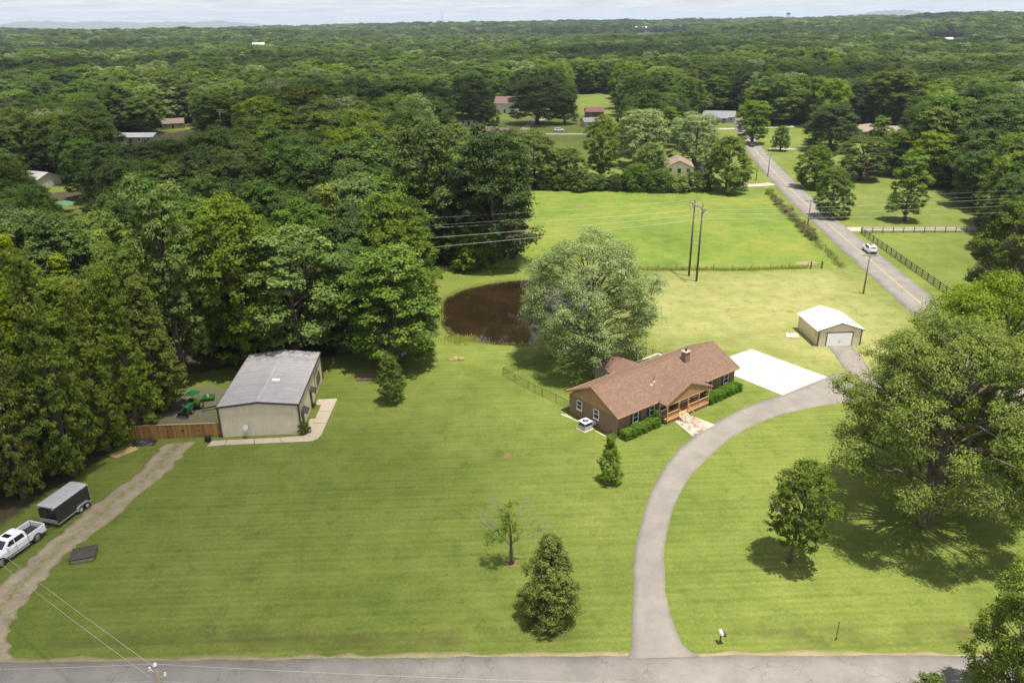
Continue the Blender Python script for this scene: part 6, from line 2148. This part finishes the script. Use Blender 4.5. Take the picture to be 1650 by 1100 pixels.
# ---- hedges
def hedge(label, x0, x1, y0, y1, h, seed):
    rng = np.random.default_rng(seed)
    root = thing('clipped_hedge', label, 'hedge', HO, HA)
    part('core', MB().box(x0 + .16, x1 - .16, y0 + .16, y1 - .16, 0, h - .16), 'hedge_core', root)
    Lx, Ly = x1 - x0, y1 - y0
    faces = [(Lx * Ly, 't'), (Lx * h, 'f'), (Lx * h, 'b'), (Ly * h, 'l'), (Ly * h, 'r')]
    C, N = [], []
    for A_, f in faces:
        n = int(A_ * 330)
        a_, b_ = rng.uniform(0, 1, n), rng.uniform(0, 1, n)
        if f == 't':
            p = np.column_stack([x0 + a_ * Lx, y0 + b_ * Ly, np.full(n, h)])
            nn = [0, 0, 1]
        elif f in 'fb':
            p = np.column_stack([x0 + a_ * Lx, np.full(n, y0 if f == 'f' else y1), b_ * h])
            nn = [0, -1 if f == 'f' else 1, .25]
        else:
            p = np.column_stack([np.full(n, x0 if f == 'l' else x1), y0 + a_ * Ly, b_ * h])
            nn = [-1 if f == 'l' else 1, 0, .25]
        bumpy = .06 * np.sin(p[:, 0] * 3.1 + seed) * np.sin(p[:, 1] * 4 + 1) + .05 * np.sin(p[:, 0] * 7.3 + p[:, 2] * 5)
        C.append(p + np.array(nn) * (bumpy + rng.normal(size=n) * .05)[:, None])
        N.append(unit(np.array(nn) + rng.normal(size=(n, 3)) * .45))
    C, N = np.concatenate(C), np.concatenate(N)
    # round the long edges
    ex = np.clip(np.minimum(C[:, 0] - x0, x1 - C[:, 0]), 0, .25) / .25
    ey = np.clip(np.minimum(C[:, 1] - y0, y1 - C[:, 1]), 0, .2) / .2
    C[:, 2] -= np.where(C[:, 2] > h * .85, (1 - np.minimum(ex, ey)) ** 2 * .12, 0)
    link('foliage', leaf_mesh('hedge_leaves', C, N, .12, np.clip(.5 + rng.normal(size=len(C)) * .2 + .12 * np.sin(C[:, 0] * 2.3), 0, 1), 'leaf_hedge', rng), root)
    return root


hedge('clipped green hedge along the front wall at the air conditioner end', .15, 6.0, -1.55, -.4, 1.1, 3)
hedge('clipped green hedge along the front wall at the parking pad end', 15.0, 21.6, -1.75, -.45, 1.15, 4)

# ---- tall grass and weeds (uncountable)
def tufts(name, pts, hgt, mat, seed, per=14, spread=.35, wid=.05):
    rng = np.random.default_rng(seed)
    V_, F_, T_ = [], [], []
    P0 = np.repeat(np.array(pts), per, 0)
    n = len(P0)
    b = P0 + np.column_stack([rng.normal(size=n) * spread, rng.normal(size=n) * spread, np.zeros(n)])
    h = hgt * rng.uniform(.4, 1.2, n)
    lean = rng.normal(size=(n, 2)) * .25
    ang = rng.uniform(0, 3.14, n)
    s = np.column_stack([np.cos(ang), np.sin(ang), np.zeros(n)]) * wid
    tip = b + np.column_stack([lean * h[:, None], h])
    V_ = np.stack([b - s, b + s, tip + s * .2, tip - s * .2], 1).reshape(-1, 3)
    me = np_mesh(name, V_, np.arange(4 * n).reshape(n, 4), M[mat], {'tint': ('FACE', np.clip(rng.normal(.5, .22, n), 0, 1))})
    return struct(link(name, me), 'stuff')


def along(px, step, jit=0.0, seed=0):
    rg = random.Random(seed)
    pts = [G(*p) for p in px]
    out = []
    for i in range(len(pts) - 1):
        L = (pts[i + 1] - pts[i]).length
        k = max(1, int(L / step))
        for q in range(k):
            p = pts[i].lerp(pts[i + 1], q / k)
            out.append((p.x + rg.uniform(-jit, jit), p.y + rg.uniform(-jit, jit), 0))
    return out


tufts('tall_grass', along([(700, 436), (760, 431), (850, 432), (960, 434.5), (1090, 435), (1180, 436), (1302, 432)], .25, .35, 1), .75, 'leaf_weed', 5, 16, .3, .045)
tufts('roadside_grass', along([(1355, 432), (1330, 404), (1296, 373), (1262, 339), (1240, 313)], .3, .8, 2), .6, 'leaf_weed', 6, 14, .4, .05)
bank = []
for i in range(len(POND)):
    p, q = POND[i], POND[(i + 1) % len(POND)]
    L = np.hypot(*(q - p))
    for k in range(int(L / .22)):
        r_ = p + (q - p) * (k * .22 / L)
        o_ = (r_ - pc) / np.hypot(*(r_ - pc))
        bank.append((*(r_ + o_ * random.uniform(-.1, .9)), -.18))
tufts('pond_reeds', bank, .34, 'leaf_weed', 7, 9, .25, .035)
tufts('pond_weeds', [(*(G(u, v)[:2]), -.1) for u, v in [(random.gauss(738, 14), random.gauss(548, 3)) for _ in range(150)] + [(random.gauss(893, 10), random.gauss(541, 3)) for _ in range(90)]], .45, 'leaf_weed', 8, 12, .4, .05)

# ---- small things in the yard
g_ = G(738, 579)
sp_ = thing('stick_pile', 'pile of dry cut branches on the lawn near the pond', 'brush pile', g_)
rr = random.Random(12)
for i in range(26):
    th = rr.uniform(0, 3.14)
    L = rr.uniform(.5, 1.1)
    z0_, z1_ = rr.uniform(.02, .35), rr.uniform(.02, .35)
    ox, oy = rr.uniform(-.4, .4), rr.uniform(-.3, .3)
    part('stick', MB().tube([(ox - L * math.cos(th), oy - L * math.sin(th) * .6, z0_), (ox + L * math.cos(th), oy + L * math.sin(th) * .6, z1_)], rr.uniform(.02, .045), 5), 'lumber' if i % 3 else 'bark_pale', sp_)
g_ = G(592, 609)
gb = thing('garden_bed', 'old raised garden bed edged with brown timbers under the wood edge', 'garden bed', g_, R(3))
for (xa, ya, xb, yb) in ((-1.4, -.8, 1.4, -.8), (-1.4, .8, 1.4, .8), (-1.32, -.7, -1.32, .7), (1.32, -.7, 1.32, .7)):
    part('timber', MB().bar((xa, ya, .12), (xb, yb, .12), .18, .24), 'mulch', gb)
part('soil', MB().box(-1.22, 1.22, -.7, .7, 0, .16), 'bark', gb)
b0, b1 = G(621, 576), G(651, 571)
bt = thing('upturned_boat', 'pale upturned jon boat lying in the shade left of the pond', 'boat', (b0 + b1) / 2, math.atan2((b1 - b0).y, (b1 - b0).x))
part('hull', loft([(-1.6, [(-.5, 0), (-.42, .36), (.42, .36), (.5, 0)]), (.8, [(-.5, 0), (-.42, .38), (.42, .38), (.5, 0)]), (1.7, [(-.3, .1), (-.26, .3), (.26, .3), (.3, .1)])]), 'ac_grey', bt)
part('keel', MB().bar((-1.55, 0, .4), (.9, 0, .41), .05, .05), 'galv', bt)
g_ = G(987, 250)
sw_ = thing('play_set', 'red and blue play set under the hedgerow yard trees', 'play set', g_, R(20))
for x in (-1.2, 1.2):
    for y in (-.8, .8):
        part('leg', MB().tube([(x, y, 0), (x * .8, 0, 2.3)], .05, 6), 'rust', sw_)
part('beam', MB().tube([(-1.1, 0, 2.3), (1.1, 0, 2.3)], .06, 6), 'rust', sw_)
part('slide', MB().slab([(.2, .1, 1.6), (.8, .1, 1.6), (.8, -2.0, .2), (.2, -2.0, .2)], .05), 'red_lamp', sw_)
for (u, v, rx_, ry_) in ((938, 333, 1.7, 1.1), (1302, 424, 2.6, 1.6), (818, 734, .5, .5)):
    g_ = G(u, v)
    pl = [(g_.x + rx_ * math.cos(k * .3927) * random.uniform(.75, 1.1), g_.y + ry_ * math.sin(k * .3927) * random.uniform(.75, 1.1)) for k in range(16)]
    struct(link('bare_patch', MB().prism(pl, -.05, .006).mesh('bare_patch', M['mulch'] if u < 1000 else M['shoulder'])))

# ------------------------------------------------------------------ the wood, filled in
KEEP = [  # pixel boxes that must stay visible with the distance of what stands there
    (1066, 246, 1114, 280, G(1092, 282).y), (1132, 178, 1176, 199, G(1158, 198).y), (800, 150, 834, 181, G(817, 184).y), (738, 180, 773, 201, G(755, 202).y), (776, 202, 820, 223, G(800, 224).y),
    (942, 175, 970, 205, G(950, 206).y), (190, 217, 248, 226, G(219, 230).y), (54, 276, 80, 296, G(66, 299).y), (96, 322, 119, 338, G(107, 344).y), (272, 195, 290, 203, G(280, 207).y),
    (930, 152, 980, 180, G(955, 158).y), (1200, 228, 1246, 300, G(1205, 230).y), (1372, 207, 1400, 217, G(1387, 219).y), (1424, 210, 1447, 222, G(1436, 222).y), (838, 186, 900, 222, G(866, 190).y), (1495, 56, 1552, 70, 1480),
    (1175, 200, 1300, 245, G(1240, 203).y), (406, 63, 424, 72, 1480), (182, 106, 204, 117, 745), (1026, 50, 1104, 57, 2450), (350, 178, 368, 205, G(359, 217).y)]


def cand(step, y0, y1, rng, rmin=0, rmax=1e9, pad=1.08):
    gx = np.arange(-y1 * .9 - 30, y1 * .9 + 30, step)
    gy = np.arange(y0, y1, step)
    XX, YY = np.meshgrid(gx, gy)
    XX = XX + rng.uniform(-.42, .42, XX.shape) * step
    YY = YY + rng.uniform(-.42, .42, YY.shape) * step
    x, y = XX.ravel(), YY.ravel()
    d = np.hypot(x, y)
    k = y * math.cos(PITCH) + (CAM_H - 9) * math.sin(PITCH)
    u = 825 + FPX * x / k
    ok = (u > 825 - 825 * pad - 60) & (u < 825 + 825 * pad + 60) & (d >= rmin) & (d < rmax)
    return x[ok], y[ok]


def projv(x, y, z):
    d = np.stack([x, y, z - CAM_H], -1)
    k = d @ _fw
    return 825 + FPX * (d @ CR) / k, 550 - FPX * (d @ CU) / k, k


def forest(step, y0, y1, inset, rng, hmin, hmax, wfac, rmin=0, rmax=1e9):
    x, y = cand(step, y0, y1, rng, rmin, rmax)
    h = (hmin + (hmax - hmin) * rng.beta(1.6, 2.0, len(x)) * 1.25) * (1 + .12 * np.sin(x / 47) * np.sin(y / 61))
    w = h * rng.uniform(wfac * .7, wfac * 1.3, len(x))
    ok = np.ones(len(x), bool)
    if y0 < 700:
        for P_ in OPEN:
            ok &= sdist(P_, x, y) < -inset
    for (tx, ty, tr, th) in TREES[:70]:
        ok &= np.hypot(x - tx, y - ty) > max(2.5, tr * .8)
    z = terr(x, y)
    ut, vt, k = projv(x, y, z + h)
    ub, vb, _ = projv(x, y, z)
    hw = w / 2 * FPX / k
    for (a_, b_, c_, d_, yy) in KEEP:
        ok &= ~((ut + hw > a_) & (ut - hw < c_) & (vt < d_) & (vb > b_) & (y < yy + 3) & (y > yy * (.72 if yy > 700 else .0)))
    return x[ok], y[ok], z[ok], h[ok], w[ok]


rngf = np.random.default_rng(99)
fa = forest(6.9, 45, 165, 3.8, rngf, 13, 20, .66)
fb = forest(9.6, 165, 640, 5.0, rngf, 14, 22.5, .86)
fx, fy, fz, fh, fw_ = (np.concatenate(q) for q in zip(fa, fb))
d = np.hypot(fx, fy)
order = np.argsort(d)
fx, fy, fz, fh, fw_ = (q[order] for q in (fx, fy, fz, fh, fw_))
# lime sweetgums dominate beside the track, oaks and mixed broadleaf elsewhere
patch = np.sin(fx / 23 + 1) * np.sin(fy / 31) + rngf.normal(size=len(fx)) * .55
NIND = 245
LAND = [(G(80, 790), 'above the cargo trailer'), (G(-20, 850), 'above the pickup truck'), (G(215, 690), 'at the end of the board fence'), (G(290, 610), 'behind the gravel yard'), (G(430, 570), 'behind the metal building'),
        (G(600, 545), 'left of the pond bank'), (G(560, 430), 'where the power lines enter the wood'), (G(66, 290), 'around the small white house'), (G(107, 335), 'around the green canopy tent'), (G(219, 225), 'around the long pale-roofed building'),
        (G(280, 203), 'around the dark brown roof'), (G(730, 350), 'behind the huge pasture oaks'), (G(755, 215), 'in front of the low white house'), (G(620, 300), 'deep behind the power lines'), (G(420, 420), 'deep behind the metal building'), (G(200, 480), 'deep behind the board fence'),
        (G(60, 560), 'deep behind the trailer'), (G(1000, 215), 'behind the hedgerow yards'), (G(1560, 280), 'behind the mown field'), (G(1650, 420), 'behind the dark evergreens'), (G(1400, 260), 'behind the highway verge trees'), (G(1240, 190), 'beyond the highway bend'), (G(350, 330), 'between the green tent and the power lines')]
KN = {'gum': 'lime green sweetgum', 'oak': 'dark green oak', 'mid': 'mid green broadleaf tree'}


def wood_label(k, x, y, h):
    sz_ = 'tall' if h > 18.3 else ('low' if h < 15.2 else 'middling')
    nm = min(LAND, key=lambda q: (q[0].x - x) ** 2 + (q[0].y - y) ** 2)[1]
    return '%s %s in the wood %s' % (sz_, KN[k[:3]], nm), '%s trees in the wood %s' % (sz_, nm)


kinds = []
for i in range(len(fx)):
    if fx[i] < -28 and fy[i] < 112:
        k = 'gum%d' % rngf.integers(3) if rngf.random() < .72 else 'mid%d' % rngf.integers(4)
    elif patch[i] > .1:
        k = 'oak%d' % rngf.integers(4)
    else:
        k = 'mid%d' % rngf.integers(4)
    kinds.append(k)
for i in range(min(NIND, len(fx))):
    k = kinds[i]
    lb, gp = wood_label(k, fx[i], fy[i], fh[i])
    wf = .8 if k.startswith('gum') else 1.0
    put(k, fx[i], fy[i], fh[i] * (1.12 if k.startswith('gum') else 1), fw_[i] * wf, lb, gp, z=fz[i])
# everything farther off is one woodland mass, instanced crowns
sx, sy, sz, sh, sw = (q[NIND:] for q in (fx, fy, fz, fh, fw_))
sk = np.array([{'oak': 0, 'mid': 1, 'gum': 2}[k[:3]] * 4 + int(k[3:]) for k in kinds[NIND:]])
bx_, by_, bz_, bh_, bw_ = forest(12.5, 640, 1700, 3, rngf, 14, 23, 1.0, rmin=640)
cx_, cy_, cz_, ch_, cw_ = forest(20.0, 1700, 4700, 3, rngf, 16, 25, 1.3, rmin=1700)
px_ = np.concatenate([sx, bx_, cx_])
py_ = np.concatenate([sy, by_, cy_])
pz_ = np.concatenate([sz, bz_, cz_])
ph_ = np.concatenate([sh, bh_, ch_])
pw_ = np.concatenate([sw, bw_, cw_])
pt_ = np.sin(px_ / 61 + 2) * np.sin(py_ / 83) + rngf.normal(size=len(px_)) * .6
pk_ = np.where(pt_ > -.42, rngf.integers(0, 4, len(px_)), 4 + rngf.integers(0, 4, len(px_)))
pk_[:len(sk)] = np.minimum(sk, 7)
pk_ = np.where(rngf.random(len(px_)) < .07, 8, pk_)   # some pale crowns
FK = ['oak0', 'oak1', 'oak2', 'oak3', 'mid0', 'mid1', 'mid2', 'mid3', 'silver0']


def woodland(name, x, y, z, h, w, kind):
    me = bpy.data.meshes.new(name)
    n = len(x)
    me.vertices.add(n)
    me.vertices.foreach_set('co', np.column_stack([x, y, z]).astype(np.float32).ravel())
    for an, typ, val in (('kind', 'INT', kind.astype(np.int32)), ('sxy', 'FLOAT', w), ('sz', 'FLOAT', h), ('rot', 'FLOAT', rngf.uniform(0, 6.28, n))):
        at = me.attributes.new(an, typ, 'POINT')
        at.data.foreach_set('value', np.asarray(val).astype(np.int32 if typ == 'INT' else np.float32))
    o = struct(link(name, me), 'stuff')
    ng = bpy.data.node_groups.new(name + '_nodes', 'GeometryNodeTree')
    ng.interface.new_socket('Geometry', in_out='INPUT', socket_type='NodeSocketGeometry')
    ng.interface.new_socket('Geometry', in_out='OUTPUT', socket_type='NodeSocketGeometry')
    N_ = ng.nodes
    gi, go = N_.new('NodeGroupInput'), N_.new('NodeGroupOutput')
    join = N_.new('GeometryNodeJoinGeometry')

    def named(nm, typ):
        q = N_.new('GeometryNodeInputNamedAttribute')
        q.data_type = typ
        q.inputs['Name'].default_value = nm
        return q.outputs['Attribute']
    kd, sx_, sz_, rt = named('kind', 'INT'), named('sxy', 'FLOAT'), named('sz', 'FLOAT'), named('rot', 'FLOAT')
    cr = N_.new('ShaderNodeCombineXYZ')
    ng.links.new(rt, cr.inputs[2])
    for i, fk in enumerate(FK):
        src = [c for c in bpy.data.objects if c.data == PR[fk].crown]
        if not src:
            continue
        P_ = PR[fk]
        oi = N_.new('GeometryNodeObjectInfo')
        oi.transform_space = 'ORIGINAL'
        oi.inputs['Object'].default_value = src[0]
        oi.inputs['As Instance'].default_value = True
        cmp_ = N_.new('FunctionNodeCompare')
        cmp_.data_type = 'INT'
        cmp_.operation = 'EQUAL'
        ng.links.new(kd, cmp_.inputs[2])
        cmp_.inputs[3].default_value = i
        ip = N_.new('GeometryNodeInstanceOnPoints')
        ng.links.new(gi.outputs[0], ip.inputs['Points'])
        ng.links.new(cmp_.outputs[0], ip.inputs['Selection'])
        ng.links.new(oi.outputs['Geometry'], ip.inputs['Instance'])
        ng.links.new(cr.outputs[0], ip.inputs['Rotation'])
        sc = N_.new('ShaderNodeCombineXYZ')
        for q, (src_s, dv) in enumerate(((sx_, P_.w), (sx_, P_.w), (sz_, P_.h))):
            mm = N_.new('ShaderNodeMath')
            mm.operation = 'DIVIDE'
            ng.links.new(src_s, mm.inputs[0])
            mm.inputs[1].default_value = dv
            ng.links.new(mm.outputs[0], sc.inputs[q])
        ng.links.new(sc.outputs[0], ip.inputs['Scale'])
        ng.links.new(ip.outputs[0], join.inputs[0])
    ng.links.new(join.outputs[0], go.inputs[0])
    md = o.modifiers.new('scatter', 'NODES')
    md.node_group = ng
    return o


woodland('distant_woodland', px_, py_, pz_, ph_, pw_, pk_)
print('forest', len(fx), 'individual', min(NIND, len(fx)), 'stuff', len(px_))

# blue hills far behind
for nm, (u0, u1, dist_, hts) in enumerate(((-120, 470, 15000, [80, 150, 185, 160, 195, 200, 180, 190, 182, 160, 175, 165, 185, 150, 110, 50]), (1270, 1560, 12000, [20, 60, 110, 140, 175, 180, 150, 90, 40]))):
    V_, F_ = [], []
    n = 80
    for i in range(n):
        q = i / (n - 1)
        s_ = q * (len(hts) - 1)
        k = min(int(s_), len(hts) - 2)
        f = s_ - k
        f = f * f * (3 - 2 * f)
        h = hts[k] * (1 - f) + hts[k + 1] * f + 5 * math.sin(i * 1.7)
        dd_ = ray(u0 + (u1 - u0) * q, 45)
        dd_ = dd_ / np.hypot(dd_[0], dd_[1])
        for off, hh in ((-1500, -5), (-700, .55), (0, 1), (900, .6), (2000, -5)):
            V_.append((dd_[0] * (dist_ + off), dd_[1] * (dist_ + off), h * hh if hh > 0 else hh))
    for i in range(n - 1):
        for j in range(4):
            F_.append((i * 5 + j, i * 5 + 5 + j, i * 5 + 6 + j, i * 5 + 1 + j))
    M['hill'] = M.get('hill') or plain('wooded_hill', (0.045, 0.07, 0.03), 0.95, var=.4, scale=.004)
    struct(link('hills', np_mesh('hills', np.array(V_), np.array(F_)[:, ::-1], M['hill'], smooth=True)))

# ------------------------------------------------------------------ drifting clouds overhead (their shade falls on woods and lawn)
def cloud_material():
    t = NT('cloud_vapour')
    o = t.obj()
    sep = t.n('ShaderNodeSeparateXYZ')
    t.l(o, sep.inputs[0])
    r2 = t.math('SQRT', t.math('ADD', t.math('MULTIPLY', sep.outputs[0], sep.outputs[0]), t.math('MULTIPLY', sep.outputs[1], sep.outputs[1])))
    r2 = t.math('ADD', r2, t.math('MULTIPLY', t.math('SUBTRACT', t.noise(2.3, 4, .6, o), .5), .75))
    f = t.ramp(r2, [(.28, .52), (1.0, 0.0)])
    t.b.inputs['Base Color'].default_value = (.9, .9, .9, 1)
    t.b.inputs['Roughness'].default_value = 1
    t.b.inputs['Specular IOR Level'].default_value = 0
    tp = t.n('ShaderNodeBsdfTransparent')
    ms = t.n('ShaderNodeMixShader')
    t.l(f, ms.inputs[0])
    t.l(tp.outputs[0], ms.inputs[1])
    t.l(t.b.outputs[0], ms.inputs[2])
    t.l(ms.outputs[0], t.out.inputs[0])
    return t.m


M['cloud'] = cloud_material()
CZ = 900.0
nu, nv = 40, 14
rc2 = np.random.default_rng(5)
cv = []
for j in range(nv + 1):
    for i in range(nu):
        ph, th = math.pi * j / nv, 2 * math.pi * i / nu
        lump = 1 + .10 * math.sin(5 * th + 2 * ph) + .07 * math.sin(9 * th - 3 * ph)
        cv.append((lump * math.sin(ph) * math.cos(th), lump * math.sin(ph) * math.sin(th), math.cos(ph) * (1 if ph < 1.57 else .35)))
cf = np.array([(j * nu + i, j * nu + (i + 1) % nu, (j + 1) * nu + (i + 1) % nu, (j + 1) * nu + i) for j in range(nv) for i in range(nu)])
cme = np_mesh('cloud', np.array(cv), cf, M['cloud'], smooth=True)
for gx, gy, rx, ry in ((-40, 60, 56, 48), (-95, 175, 90, 60), (-60, 330, 190, 110), (210, 470, 150, 120), (-330, 620, 330, 170), (150, 830, 320, 150), (600, 1000, 260, 200), (-700, 1250, 420, 220), (350, 1500, 420, 190), (-150, 2100, 700, 260), (1100, 2300, 500, 350), (-1500, 2500, 600, 400), (400, 3300, 900, 380), (1900, 3800, 700, 500), (-1200, 4200, 900, 500)):
    o = struct(link('cloud', cme, None, (gx + SUN_TO.x / SUN_TO.z * CZ, gy + SUN_TO.y / SUN_TO.z * CZ, CZ), R(gx % 40)))
    o.scale = (rx, ry, 70)

# ------------------------------------------------------------------ summer haze
hz = NT('summer_haze')
hz.t.nodes.remove(hz.b)
pvm = hz.n('ShaderNodeVolumePrincipled')
pvm.inputs['Color'].default_value = (.72, .84, 1.0, 1)
pvm.inputs['Density'].default_value = 0.000075
pvm.inputs['Anisotropy'].default_value = 0.2
hz.l(pvm.outputs[0], hz.out.inputs['Volume'])
M['haze'] = hz.m
hzb = MB().box(-32000, 32000, -32000, 32000, -3, 260).mesh('haze', M['haze'])
struct(link('haze', hzb), 'stuff')
